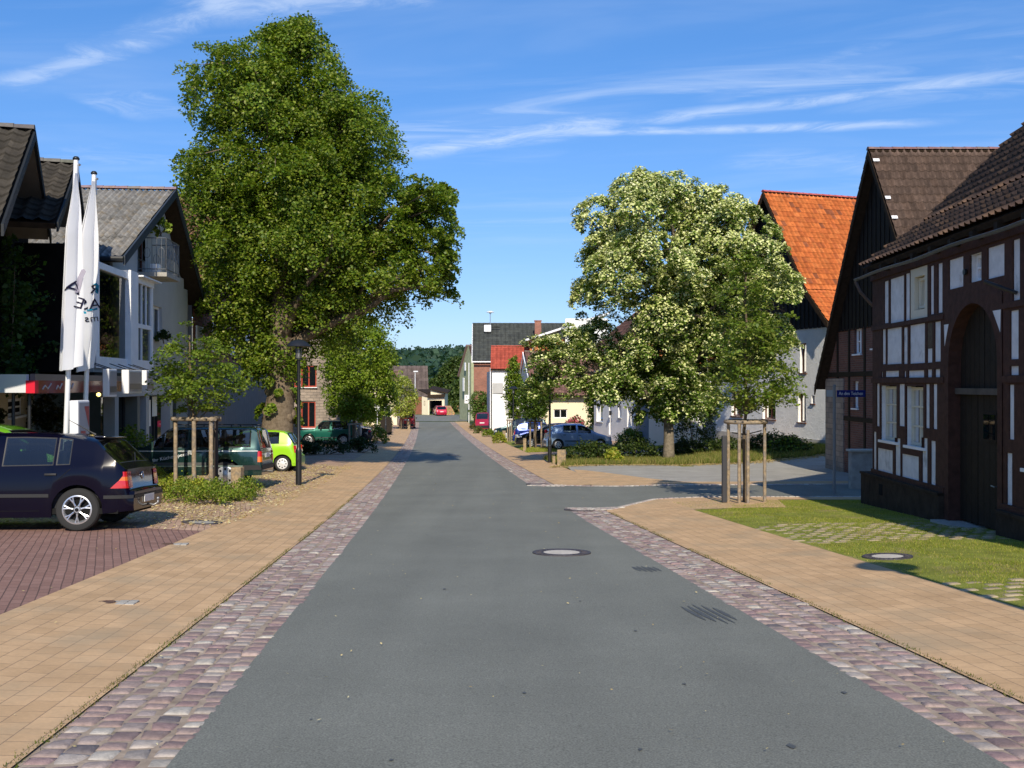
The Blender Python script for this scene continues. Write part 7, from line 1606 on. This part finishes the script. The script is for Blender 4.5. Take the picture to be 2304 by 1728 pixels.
golf, gi = car('dark_hatchback', 'dark midnight blue hatchback with silver multi spoke wheels at the left edge', 'car', *c_, hg, HB_golf)
golf.scale = (1.05, 1.05, 1.05)
m = MB(); xr = 4.15/2-gi['xrear'](.78)-.010
ring_ = [(xr, .055*math.cos(a), .78+.055*math.sin(a)) for a in np.linspace(0, 2*math.pi, 21)]; m.tube(ring_, .006, 5, cap=False)
for pts in ([(-.03, .045), (0, .0), (.03, .045)], [(-.045, .015), (-.02, -.042), (0, -.005), (.02, -.042), (.045, .015)]): m.tube([(xr, -a, .78+b) for a, b in pts], .005, 5)
m.build('badge', M_chrome, golf, local=True, smooth=True)
m = MB(); m.tube([(-2.0, 0, .36), (-2.16, 0, .32), (-2.22, 0, .36), (-2.22, 0, .40)], .018, 8); m.lathe((-2.22, 0, .42), [(0, -.028), (.02, -.02), (.028, 0), (.02, .02), (0, .028)], 12); m.build('tow_bar', mat('worn_tow', (.3, .3, .3), .4, metal=.8), golf, local=True, smooth=True)
m = MB(); m.tube([(-1.35, .25, 1.40), (-1.30, .26, 1.43), (-.98, .32, 1.62)], [.02, .012, .004], 6); m.build('roof_antenna', M_trim, golf, local=True)
m = MB(); xw = 4.15/2-gi['xrear'](1.0); m.tube([(xw-.03, .02, .99), (xw+.06, -.25, 1.09), (xw+.10, -.38, 1.12)], .009, 5); m.build('rear_wiper', M_trim, golf, local=True)
m = MB(); m.bbox_((-1.50, 0, 1.362), .16, 1.02, .028, .012); m.build('spoiler_lip', HB_golf['paint'], golf, local=True, smooth=True, angle=40)
# dark green off-roader (estate body)
S_jeep = dict(L=4.24, W=1.77, gc=.36, R=.355, wf=.74, wr=3.32, tum=.16, paint=paint('dark_green', (.012, .045, .042), .5, .25), wheel='steel', arch=.075, fr=.08, rr=.05,
    top=[(0, .60), (.015, .93), (.06, 1.0), (.3, 1.035), (1.25, 1.09), (1.33, 1.12), (1.80, 1.53), (1.90, 1.585), (2.1, 1.615), (3.9, 1.615), (4.02, 1.585), (4.10, 1.52), (4.20, 1.04), (4.22, .94), (4.24, .62)],
    belt=[(0, .9), (.3, 1.0), (1.3, 1.07), (4.24, 1.08)], win=[(1.50, 1.72), (1.75, 2.36), (2.46, 3.02), (3.14, 3.96)], ws=(1.31, 1.83), rw=(4.03, 4.20), doors=[(1.38, .0), (2.41, .0), (3.08, .0, 1.0)], handles=(2.28, 2.98), handle_mat=M_trim,
    mould=(.66, .07), mould_mat=mat('grey_cladding', (.06, .07, .07), .5), bumper=(.50, .62), plate=.86, seats=(2.3, 3.1), stripes=[(.985, .022, mat('silver_stripe', (.6, .62, .6), .3, metal=.4)), (.60, .03, mat('gold_stripe', (.15, .20, .17), .4))], mirror_mat=M_trim,
    rear_lamps=[('tail_light', M_red, .10, 0, .84, .98, .16), ('tail_light_amber', M_amber, .10, 0, .70, .84, .16)], front_lamps=[('headlight', M_clear, .12, 0, .72, .88, .32)])
hg = (-1, -.06); c_ = place(-7.36, 25.59, hg, 4.24, 1.77, 3.32, 1)
jeep, ji = car('green_offroader', 'dark green boxy off-road estate with pale door script behind the left young tree', 'car', *c_, hg, S_jeep)
m = MB()
for sg in (1, -1):
    m.tube([(2.12-1.95, sg*.55, 1.66), (2.12-3.95, sg*.55, 1.66)], .014, 6)
    for q in (1.95, 2.7, 3.4, 3.95): m.tube([(2.12-q, sg*.55, 1.60), (2.12-q, sg*.55, 1.66)], .014, 5)
for q in (2.5, 3.5): m.tube([(2.12-q, -.55, 1.665), (2.12-q, .55, 1.665)], .012, 5)
m.build('roof_rack', M_trim, jeep, local=True)
y = ji['ysurf'](2.0, .85)+.008; M_script = mat('white_script', (.8, .8, .78), .6)
ROOT[jeep.name] = Matrix.Identity(4)
o_ = text_obj('lettering', 'Ihr K\u00fcchenspezialist', .12, (2.12-1.50, y, .74), (-1, 0, .2), (.2, 0, 1), M_script, jeep, .004, fit=1.05)
o_ = text_obj('lettering', 'Jamboree', .055, (2.12-1.12, y, .565), (-1, 0, 0), (0, 0, 1), mat('gold_script', (.45, .42, .3), .5), jeep, .002)
m = MB(); m.tube([(-2.05, 0, .45), (-2.26, .0, .42), (-2.30, 0, .46)], .025, 8); m.build('tow_bar', M_black, jeep, local=True)
# lime green cars
P_lime = paint('lime_green', (.30, .62, .015), .05, .3)
S_lupo = dict(L=3.53, W=1.64, gc=.2, R=.275, wf=.66, wr=2.98, tum=.30, paint=P_lime, wheel='holes', top=[(0, .42), (.012, .56), (.06, .70), (.4, .83), (.80, .93), (.9, .97), (1.45, 1.36), (1.6, 1.42), (1.95, 1.46), (2.7, 1.45), (3.0, 1.41), (3.12, 1.34), (3.34, .98), (3.38, .90), (3.44, .60), (3.48, .56), (3.53, .54)],
    belt=[(0, .62), (.3, .76), (.9, .92), (2, .95), (3.53, .98)], win=[(1.15, 2.02), (2.14, 2.86)], ws=(.88, 1.47), rw=(3.10, 3.36), doors=[(1.0, .05), (2.08, .0)], handles=(1.92,), handle_mat=M_trim, bumper=(.28, .44), bump_mat=P_lime, plate=.70, seats=(1.9, 2.7),
    rear_lamps=[('tail_light', M_red, .10, 0, .66, .90, .15)], front_lamps=[('headlight', M_clear, .22, 0, .56, .72, .34)])
hg = (-1, -.05); c_ = place(-8.0, 34.72, hg, 3.53, 1.64, 2.98, 1)
car('lime_green_hatchback', 'lime green small hatchback with white eight hole wheels, seen behind the dark green off-roader', 'car', *c_, hg, S_lupo)
P_lime2 = paint('leaf_green', (.16, .45, .02), .2, .3)
S_g2 = dict(S_lupo, paint=P_lime2, bump_mat=P_lime2, L=3.95, W=1.68, wf=.80, wr=3.25, R=.30, top=[(0, .45), (.02, .62), (.08, .78), (.5, .95), (.85, 1.02), (1.0, 1.08), (1.75, 1.50), (2.0, 1.58), (2.4, 1.63), (3.2, 1.62), (3.55, 1.57), (3.72, 1.46), (3.86, 1.02), (3.90, .92), (3.93, .6), (3.95, .5)], belt=[(0, .7), (.3, .85), (1, 1.02), (3.95, 1.06)], win=[(1.35, 2.25), (2.35, 3.15), (3.22, 3.5)], ws=(.98, 1.78), rw=(3.70, 3.87), doors=[(1.15, .05), (2.3, 0), (3.2, 0, .85)], handles=(2.1, 3.0), wheel='trim', lift=.05)
car('green_compact_car', 'bright green compact car behind the dark hatchback, only its roof and windows showing', 'car', SX(45, 18.6)-.2, 18.6, (1, .07), S_g2, far=True)
# light blue hatchback
P_blue = paint('light_blue_metal', (.27, .40, .60), .35, .3)
S_pun = dict(L=3.84, W=1.66, gc=.2, R=.29, wf=.72, wr=3.18, tum=.32, paint=P_blue, wheel='trim', top=[(0, .42), (.012, .54), (.05, .66), (.35, .80), (.80, .93), (.95, .99), (1.58, 1.38), (1.75, 1.44), (2.1, 1.48), (2.8, 1.46), (3.2, 1.41), (3.38, 1.34), (3.66, .98), (3.70, .88), (3.76, .58), (3.79, .55), (3.84, .52)],
    belt=[(0, .58), (.3, .74), (.95, .93), (2, .96), (3.84, 1.0)], win=[(1.25, 2.02), (2.12, 2.86)], ws=(.93, 1.60), rw=(3.36, 3.68), doors=[(1.08, .05), (2.07, .0), (2.92, .2, .70)], handles=(1.92, 2.80), handle_mat=M_trim, mould=(.50, .045), bumper=(.27, .46), bump_mat=P_blue, plate=.66, seats=(2.1, 2.9), mirror_mat=M_trim,
    rear_lamps=[('tail_light', M_red, .14, 0, .80, 1.12, .05)], front_lamps=[('headlight', M_clear, .28, 0, .58, .74, .36)])
hg = (1, .14); c_ = place(2.62, 56.9, hg, 3.84, 1.66, 3.18, -1)
car('light_blue_hatchback', 'light blue metallic five door hatchback parked right of the black lamp post', 'car', *c_, hg, S_pun)
def recol(S, **k): return dict(S, **k)
P_blk = paint('black_paint', (.008, .009, .012), .3, .2)
S_est = recol(S_pun, L=4.6, W=1.76, wf=.92, wr=3.55, R=.31, paint=P_blk, bump_mat=P_blk, wheel='trim', top=[(0, .42), (.02, .56), (.08, .68), (.6, .86), (1.15, .95), (1.3, 1.0), (2.0, 1.40), (2.2, 1.45), (2.7, 1.48), (4.0, 1.45), (4.2, 1.38), (4.42, 1.0), (4.5, .9), (4.55, .6), (4.6, .52)], belt=[(0, .58), (.3, .76), (1.2, .95), (4.6, 1.0)], win=[(1.55, 2.45), (2.55, 3.3), (3.42, 4.05)], ws=(1.25, 2.02), rw=(4.2, 4.44), doors=[(1.4, .05), (2.5, 0), (3.36, .1, .8)], handles=(2.3, 3.2), seats=(2.6, 3.5), rear_lamps=[('tail_light', M_red, .1, 0, .75, .95, .2)], front_lamps=[('headlight', M_clear, .35, 0, .60, .76, .45)])
car('black_estate_car', 'black estate car facing the road, mostly behind the light blue hatchback', 'car', .20+2.3, 61.6, (-1, -.06), S_est, far=True)
P_db = paint('royal_blue', (.01, .03, .20), .4, .25)
car('blue_hatchback', 'royal blue car with red tail lamp beyond the black estate', 'car', SX(1153, 67)+1.9, 67, (1, .05), recol(S_pun, paint=P_db, bump_mat=P_db, rear_lamps=[('tail_light', M_red, .12, 0, .62, .84, .12)]), far=True)
P_dg = paint('bottle_green', (.006, .03, .035), .4, .25)
S_mpv = recol(S_g2, paint=P_dg, bump_mat=P_dg, L=4.2, wf=.85, wr=3.5, wheel='trim', lift=0, top=[(0, .45), (.02, .65), (.1, .82), (.8, 1.02), (1.7, 1.52), (2.0, 1.62), (3.6, 1.62), (3.9, 1.5), (4.1, 1.0), (4.2, .5)], rw=(3.88, 4.1), win=[(1.35, 2.3), (2.4, 3.15), (3.25, 3.75)])
car('dark_people_carrier', 'dark blue green people carrier between the bollard and the red boxy van', 'car', SX(1112, 76.5)+2.05, 76.5, (-1, -.06), S_mpv, far=True)
P_rd = paint('cherry_red', (.42, .008, .035), .25, .3)
S_kan = recol(S_pun, L=4.0, W=1.66, R=.29, wf=.75, wr=3.35, tum=.12, paint=P_rd, bump_mat=M_trim, bumper=(.26, .52), wheel='trim', top=[(0, .5), (.02, .75), (.1, .88), (.8, 1.05), (.9, 1.1), (1.55, 1.65), (1.8, 1.78), (3.6, 1.80), (3.82, 1.72), (3.92, 1.1), (3.96, .6), (4.0, .5)], belt=[(0, .7), (.3, .85), (1, 1.03), (4, 1.08)], win=[(1.35, 2.2)], ws=(.88, 1.57), rw=(3.83, 3.91), doors=[(1.15, .05), (2.3, 0)], handles=(2.1,), plate=.78, glass=M_cglassd, rear_lamps=[('tail_light', M_red, .08, 0, .75, 1.1, .09)], front_lamps=[('headlight', M_clear, .2, 0, .6, .8, .35)], seats=(2.2,))
car('red_boxy_van', 'cherry red high roofed delivery car, rear towards the viewer, on the right of the street', 'van', SX(1103, 100.5), 100.8, (.42, 1), S_kan, far=True)
P_rv = paint('van_red', (.40, .012, .02), .2, .3)
S_t4 = recol(S_kan, L=4.7, W=1.80, R=.32, wf=.9, wr=3.8, paint=P_rv, top=[(0, .55), (.02, .8), (.1, .98), (.5, 1.12), (.6, 1.16), (1.2, 1.7), (1.5, 1.85), (4.3, 1.87), (4.5, 1.80), (4.66, 1.15), (4.68, .7), (4.7, .5)], ws=(.58, 1.22), rw=(4.50, 4.65), win=[(1.0, 1.9), (2.1, 3.1), (3.3, 4.2)], doors=[(.95, .05), (2.0, 0)], rear_lamps=[('tail_light', M_red, .08, 0, .80, 1.05, .13)], seats=(1.9, 2.8, 3.6), plate=.95)
car('red_van', 'red minibus with tinted windows, rear towards the viewer, behind the small staked tree', 'van', -11.55, 109.6, (-.085, 1), S_t4, far=True)
car('small_red_hatchback', 'small bright red hatchback parked before the open cream garage', 'car', SX(988, 149), 150.2, (-.25, 1), recol(S_pun, paint=paint('rose_red', (.55, .01, .05), .2, .3), bump_mat=P_rd, plate=.62), far=True)
# green open-top style off-roader with spare wheel, dark saloon
P_gt = paint('sea_green', (.008, .12, .085), .4, .3)
S_jim = recol(S_jeep, L=3.75, W=1.63, R=.34, wf=.72, wr=2.92, gc=.32, paint=P_gt, wheel='steel', top=[(0, .55), (.02, .85), (.08, .95), (.9, 1.02), (1.1, 1.06), (1.45, 1.50), (1.6, 1.60), (2.9, 1.62), (3.3, 1.60), (3.5, 1.52), (3.62, 1.0), (3.68, .6), (3.75, .5)], belt=[(0, .85), (.3, .95), (1.1, 1.02), (3.75, 1.04)], win=[(1.3, 2.05), (2.2, 3.2)], ws=(1.08, 1.47), rw=(3.52, 3.61), doors=[(1.15, 0), (2.12, 0)], handles=(2.0,), stripes=[], rear_lamps=[('tail_light', M_red, .09, 0, .72, .98, .14)], front_lamps=[('headlight', M_clear, .12, 0, .65, .85, .3)], seats=(2.0, 2.8), mould=(.5, .04))
hg = (-1, -.03); c_ = place(-12.94, 63.4, hg, 3.75, 1.63, .72, 1)
jim, jm = car('sea_green_offroader', 'sea green short off-roader with spare wheel on the back, in tree shade on the left', 'car', *c_, hg, S_jim, far=True)
m = MB(); m.lathe((-3.75/2-.13, 0, .88), [(0, -.1)], 3); m = MB()
V_ = []; 
for r_, h_ in ((0, .12), (.20, .12), (.33, .09), (.34, 0), (.33, -.09), (.15, -.1)):
    for j_ in range(22): a = 2*math.pi*j_/22; V_.append((-3.75/2-.10-h_, r_*math.cos(a), .90+r_*math.sin(a)))
m.add(V_, [(i*22+j, i*22+(j+1) % 22, (i+1)*22+(j+1) % 22, (i+1)*22+j) for i in range(5) for j in range(22)]); m.build('spare_wheel', mat('spare_cover', (.30, .29, .26), .6), jim, smooth=True, local=True, angle=40)
P_sl = paint('dark_slate', (.008, .010, .022), .4, .2)
S_sal = recol(S_est, paint=P_sl, bump_mat=P_sl, wheel='spoke', top=[(0, .42), (.02, .56), (.08, .68), (.6, .84), (1.2, .94), (1.3, .98), (2.0, 1.36), (2.3, 1.41), (2.9, 1.41), (3.3, 1.33), (4.0, 1.03), (4.4, .99), (4.52, .9), (4.56, .6), (4.6, .5)], rw=(3.32, 3.98), win=[(1.55, 2.45), (2.55, 3.3)], rear_lamps=[('tail_light', M_red, .22, 0, .74, .90, .3)], plate=.7)
car('dark_saloon', 'dark slate saloon behind the sea green off-roader, red tail lamp by the shrub', 'car', SX(838, 68)-2.3, 68.2, (-1, -.04), S_sal, far=True)
# ================================================================== STREET FURNITURE
def lamp(sx, sy, label, hgt=3.95, at=None):
    x, y, z = G(sx, sy) if at is None else (at[0], at[1], gzf(*at)); t = thing('street_lamp', label, 'street lamp', (x, y, z), 0, 'black mushroom street lamps along both pavements')
    m = MB(); m.lathe((x, y, z-.05), [(.085, 0), (.085, 1.0), (.078, 1.06), (.06, 1.10), (.052, 1.12), (.045, hgt-.45), (.05, hgt-.42), (.05, hgt-.40)], 16); m.build('post', M_black, t, smooth=True, angle=40)
    m = MB(); 
    for k in range(4): a = math.pi/4+math.pi/2*k; m.tube([(x+.095*math.cos(a), y+.095*math.sin(a), z+hgt-.42), (x+.11*math.cos(a), y+.11*math.sin(a), z+hgt-.10)], .008, 5)
    m.lathe((x, y, z), [(.0, hgt-.44), (.10, hgt-.44), (.10, hgt-.40), (0, hgt-.40)], 16); m.build('cage', M_black, t)
    m = MB(); m.lathe((x, y, z), [(.075, hgt-.40), (.095, hgt-.12)], 16); m.build('glass_cylinder', glassmat('lamp_glass', (.8, .82, .82), .75, .05, (.4, .4, .4)), t, smooth=True)
    m = MB(); m.lathe((x, y, z), [(.0, hgt-.38), (.03, hgt-.38), (.034, hgt-.2), (.0, hgt-.14)], 10); m.build('bulb', M_white, t, smooth=True)
    m = MB(); m.lathe((x, y, z), [(.10, hgt-.10), (.335, hgt-.085), (.345, hgt-.07), (.30, hgt-.01), (.21, hgt+.07), (.11, hgt+.115), (.0, hgt+.13)], 28); m.build('hat', M_black, t, smooth=True, angle=50)
    m = MB(); m.bbox_((x, y-.086, z+.72), .05, .02, .08, .005); m.build('service_door', M_black, t); return t
lamp(672, 1092, 'nearest black mushroom lamp on the left, beside the lime green hatchback', 3.98)
lamp(868, 983, 'second left mushroom lamp, beside the rounded green shrub')
lamp(1237, 1041, 'black lamp post partly inside the flowering lime, left of the light blue hatchback', 3.55)
lamp(1155, 988, 'mushroom lamp between globe tree and columnar tree on the right')
lamp(1087, 962, 'farthest right mushroom lamp, above the small light green tree')
# a lamp right beside the photographer casts the long shadow on the near right pavement
lamp(0, 0, 'lamp just beside the viewer whose shadow lies on the near right pavement', 3.98, at=(4.72, 5.6))
for nm, lb, a, d_, h_ in (('street_lamp_tall', 'tall pale modern street lamp at the far end before the brown barn roof', 934, 158, 7.2),):
    x = SX(a, d_); z = gzf(x, d_); t = thing(nm, lb, 'street lamp', (x, d_, z)); zt_ = SZ(836, d_); m = MB(); m.tube([(x, d_, z), (x, d_, zt_)], [.09, .05], 8); m.build('pole', M_alu, t)
    m = MB(); m.bbox_((x+.1, d_, zt_), .75, .35, .22, .08); m.build('head', M_white, t, smooth=True)
# tree guards
def stake(m, x, y, h, r=.045, lean=(0, 0)): z = gzf(x, y); m.tube([(x, y, z-.1), (x+lean[0], y+lean[1], z+h)], [r, r*.92], 9)
def guard(label, stakes, h, rails, r=.045, dark=()):
    cx_ = sum(s[0] for s in stakes)/len(stakes); cy_ = sum(s[1] for s in stakes)/len(stakes); t = thing('tree_guard', label, 'tree guard', (cx_, cy_, gzf(cx_, cy_)), 0, 'wooden stake guards round young trees')
    for i, s in enumerate(stakes): m = MB(); stake(m, s[0], s[1], h if len(s) < 3 else s[2], r); m.build('stake', M_wood if i not in dark else mat('dark_stake', (.05, .04, .035), .85), t, smooth=True, angle=40)  # stakes listed in dark take a darker wood
    for (p, q) in rails: m = MB(); m.tube([p, q], .05, 8); m.build('rail', M_wood, t, smooth=True, angle=40)
    return t
h_ = 1.80; xs_ = [(-8.28, 24.5), (-7.70, 24.1), (-7.24, 23.95), (-7.31, 24.6)]; zt_ = SZ(946, 24.5)
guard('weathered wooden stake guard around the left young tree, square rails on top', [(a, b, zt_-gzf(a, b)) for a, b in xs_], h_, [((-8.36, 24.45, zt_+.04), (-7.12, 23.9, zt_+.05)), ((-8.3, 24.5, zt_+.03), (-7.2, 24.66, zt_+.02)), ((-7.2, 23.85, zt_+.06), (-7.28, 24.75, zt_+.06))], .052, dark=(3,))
# round-topped guard on the right
gx, gy = 5.05, 21.6; zt_ = SZ(952, 21.6); st_ = [(-.36, -.02), (-.20, -.35), (-.02, .40), (.42, -.05)]
t = guard('round topped wooden stake guard on the right lawn corner', [(gx+a, gy+b, zt_-gzf(gx+a, gy+b)) for a, b in st_]+[(gx-.02, gy-.38, zt_-.15-gzf(gx, gy))], 1.8, [], .038)
m = MB(); m.tube([(gx+.02+.44*math.cos(a), gy+.40*math.sin(a), zt_+.03) for a in np.linspace(0, 2*math.pi, 17)], .045, 7, cap=False); m.build('ring_rail', M_wood, t, smooth=True)
m = MB(); m.tube([(gx-.3, gy-.1, zt_-.2), (gx, gy, zt_-.25), (gx+.35, gy-.05, zt_-.16)], .012, 5); m.build('tie', M_black, t)
z_ = gzf(gx-.45, gy-.3); m = MB(); m.bbox_((gx-.47, gy-.12, z_+.72), .10, .10, 1.44, .01); o_ = m.build('square_post', mat('dark_square_post', (.035, .035, .04), .6)); tag(o_, 'dark square post standing left of the round wooden guard', 'post')
def simple_guard(sxs, sy, top, label):
    ps = [G(a, sy) for a in sxs]; zt_ = SZ(top, ps[0][1]); g_ = guard(label, [(p[0], p[1]+.5*(i % 2), zt_-gzf(p[0], p[1])) for i, p in enumerate(ps)], 1.6, [((ps[0][0]-.1, ps[0][1], zt_), (ps[-1][0]+.1, ps[-1][1]+.2, zt_))], .055)
simple_guard((1193, 1203, 1218), 1009, 948, 'three stake guard under the globe tree near the light blue hatchback')
simple_guard((1142, 1147, 1151), 993, 945, 'thin stake guard under the columnar tree')
simple_guard((786, 797, 808), 1012, 955, 'shaded stake guard under the round street tree')
simple_guard((900, 906, 916), 965, 930, 'pale stake guard in front of the red minibus')
# bollards
def bollard(sx0, sx1, sy0, sy1, label, kind='wood'):
    x, y, z = G((sx0+sx1)/2, sy1); w_ = (sx1-sx0)/F*y; h = SZ(sy0, y)-z; t = thing('wooden_bollard', label, 'bollard', (x, y, z), random.uniform(-.1, .1), 'square wooden bollards')
    m = MB(); m.bbox_((0, 0, h/2-.05), w_, w_, h+.1, .012); b = m.build('post', M_bol, t, local=True)
    m = MB(); m.box((-w_/2+.03, -w_/2-.001, h*.2), (-w_/2+.035, -w_/2-.0015, h*.95)); m.build('crack', M_dark, t, local=True)
M_bol = mat('bollard_oak', (.34, .25, .15), .85, spec=.1, var=.3, vscale=18, bump=.004, bscale=70, col2=(.22, .18, .13), c2s=7)
bollard(523, 546, 1051, 1108, 'square wooden bollard at the right end of the planting bed')
bollard(1254, 1273, 1012, 1046, 'thick wooden bollard beside the black lamp post on the right')
bollard(1243, 1249, 1026, 1044, 'short thin wooden bollard between lamp post and thick bollard')
bollard(1177, 1184, 986, 1015, 'wooden bollard in front of the black estate')
bollard(1130, 1138, 969, 996, 'wooden bollard beside the yellow green shrub')
bollard(862, 866, 968, 986, 'small wooden bollard by the second left lamp')
bollard(917, 923, 947, 966, 'wooden bollard before the red minibus')
# street name sign
x, y, z = G(1877, 1112); t = thing('street_sign', 'blue street name sign on a grey pole beside the timbered house', 'street sign', (x, y, z))
m = MB(); m.tube([(x, y, z-.1), (x, y, z+2.62)], .035, 12); m.lathe((x, y, z+2.62), [(.0, .03), (.04, .02), (.04, -.02)], 12); m.build('pole', mat('grey_pole', (.22, .24, .25), .5, metal=.4), t, smooth=True, angle=40)
zc_s = SZ(885.5, y); m = MB(); m.bbox_((x+.055+.345, y-.02, zc_s), .69, .02, .165, .006); pl = m.build('name_plate', mat('sign_blue', (.008, .02, .16), .35), t)
text_obj('lettering', 'An den Teichen', .115, (x+.10, y-.034, zc_s), (1, 0, 0), (0, 0, 1), M_white, t, .002, fit=.58)
m = MB(); m.bbox_((x, y+.30, zc_s), .02, .55, .16, .005); m.build('side_plate', mat('sign_back', (.25, .3, .32), .5), t)
# bus stop sign
t_ = None; x, y = SX(849, 80), 80; z = gzf(x, y); t = thing('bus_stop_sign', 'round yellow and white bus stop sign on a pale pole, left side', 'bus stop sign', (x, y, z)); m = MB(); m.tube([(x, y, z), (x, y, SZ(898, y))], .03, 8); m.build('pole', M_alu, t)
m = MB(); m.bbox_((x, y-.05, SZ(911, y)), .38, .02, .95, .005); pb = m.build('board', M_white, t); m = MB(); m.lathe((x, y-.065, SZ(904, y)), [(.0, -.01), (.17, -.008), (.17, 0)], 20, axis='Y'); m.build('disc', mat('yellow_disc', (.75, .62, .12), .5), t)
# post at corner right with white sign plates
x, y = SX(1055, 128), 128; z = gzf(x, y); t = thing('white_signpost', 'tall thin white post with square sign plate at the brick hall corner', 'sign post', (x, y, z)); m = MB(); m.tube([(x, y, z-.3), (x, y, SZ(816, y))], .055, 8); m.build('pole', M_white, t)
m = MB(); m.bbox_((SX(1050, y), y-.06, SZ(898, y)), .55, .03, 1.1, .01); o_ = m.build('sign_plate', M_white, t); m = MB(); m.bbox_((SX(1050, y), y-.085, SZ(893, y)), .12, .01, .12, .003); m.box((SX(1047.5, y), y-.09, SZ(902, y)), (SX(1052.5, y), y-.08, SZ(900.5, y))); m.build('print', M_dark, t)
# leaning board and firewood
x, y = SX(1043, 146), 146; z = gzf(x, y); t = thing('leaning_board', 'pale advertising board leaning on a brown frame near the slate gable', 'board', (x, y, z)); m = MB(); m.obox((x-.3, y-.2, z), (1.0, .1, 0), (0, .05, 0), (-.35, .6, 1.2)); m.build('board', mat('cream_board', (.65, .6, .45), .7), t)
m = MB(); m.obox((x-.45, y+.0, z), (.1, 0, 0), (0, .1, 0), (-.5, .5, 1.5)); m.obox((x-1.0, y+.4, z+1.4), (.5, 0, 0), (0, .1, 0), (0, 0, .12)); m.build('frame', mat('brown_frame2', (.3, .16, .07), .8), t)
m = MB(); m.obox((x-.18, y-.215, z+.28), (.62, .06, 0), (0, .01, 0), (-.18, .32, .62)); m.build('print', mat('board_print', (.25, .28, .28), .7), t)
x0_, x1_ = SX(1001, 151), SX(1024, 151); z = gzf(x0_, 151); t = thing('firewood_stack', 'stack of split firewood logs right of the cream garage', 'firewood stack', ((x0_+x1_)/2, 151, z)); m = MB(); n = 0
for r_ in range(9):
    for c in range(int((x1_-x0_)/.17)):
        xx = x0_+.17*c+.085*(r_ % 2); zz = z+.09+r_*.155
        if xx > x1_-.09*r_*.8: continue
        m.tube([(xx, 150.7+random.uniform(-.06, .06), zz), (xx, 151.3, zz)], .08, 6, col=[q*random.uniform(.7, 1.2) for q in (.55, .36, .18)])
m.build('logs', mat('log_ends', attr=True, rough=.85), t, attr=True)
# low garden wall and gate left
m = MB(); xa, ya = SX(790, 84), 84; m.box((xa-2, ya, gzf(xa, ya)-.2), (SX(858, 84), ya+.3, gzf(xa, ya)+.75)); tag(m.build('garden_wall', M_stone), 'low grey stone garden wall below the bright shrubs on the left', 'wall')
m = MB(); xa = SX(856, 88); m.box((xa, 88, gzf(xa, 88)-.2), (SX(881, 88), 88.2, gzf(xa, 88)+1.5)); tag(m.build('board_fence', M_door), 'dark boarded fence piece beneath the clipped hedge block', 'fence')
m = MB(); xa, xb = SX(1068, 106), SX(1084, 106); m.box((xa, 106, gzf(xa, 106)-.2), (xb, 106.4, gzf(xa, 106)+1.9)); tag(m.build('orange_brick_wall', bricks('orange_brick', (.55, .25, .12), (.45, .2, .1), (.35, .28, .2), .3, .1)), 'short orange brick wall beside the brick hall', 'wall')
m = MB(); xa, xb = SX(1161, 80), SX(1172, 80); m.box((xa, 80.2, gzf(xa, 80)-.2), (xb, 80.6, SZ(922, 80))); tag(m.build('orange_pillar', bricks('orange_brick', 0, 0, 0, 1, 1)), 'orange brick gate pillar next to the cream house', 'pillar')
bpy.context.view_layer.update()
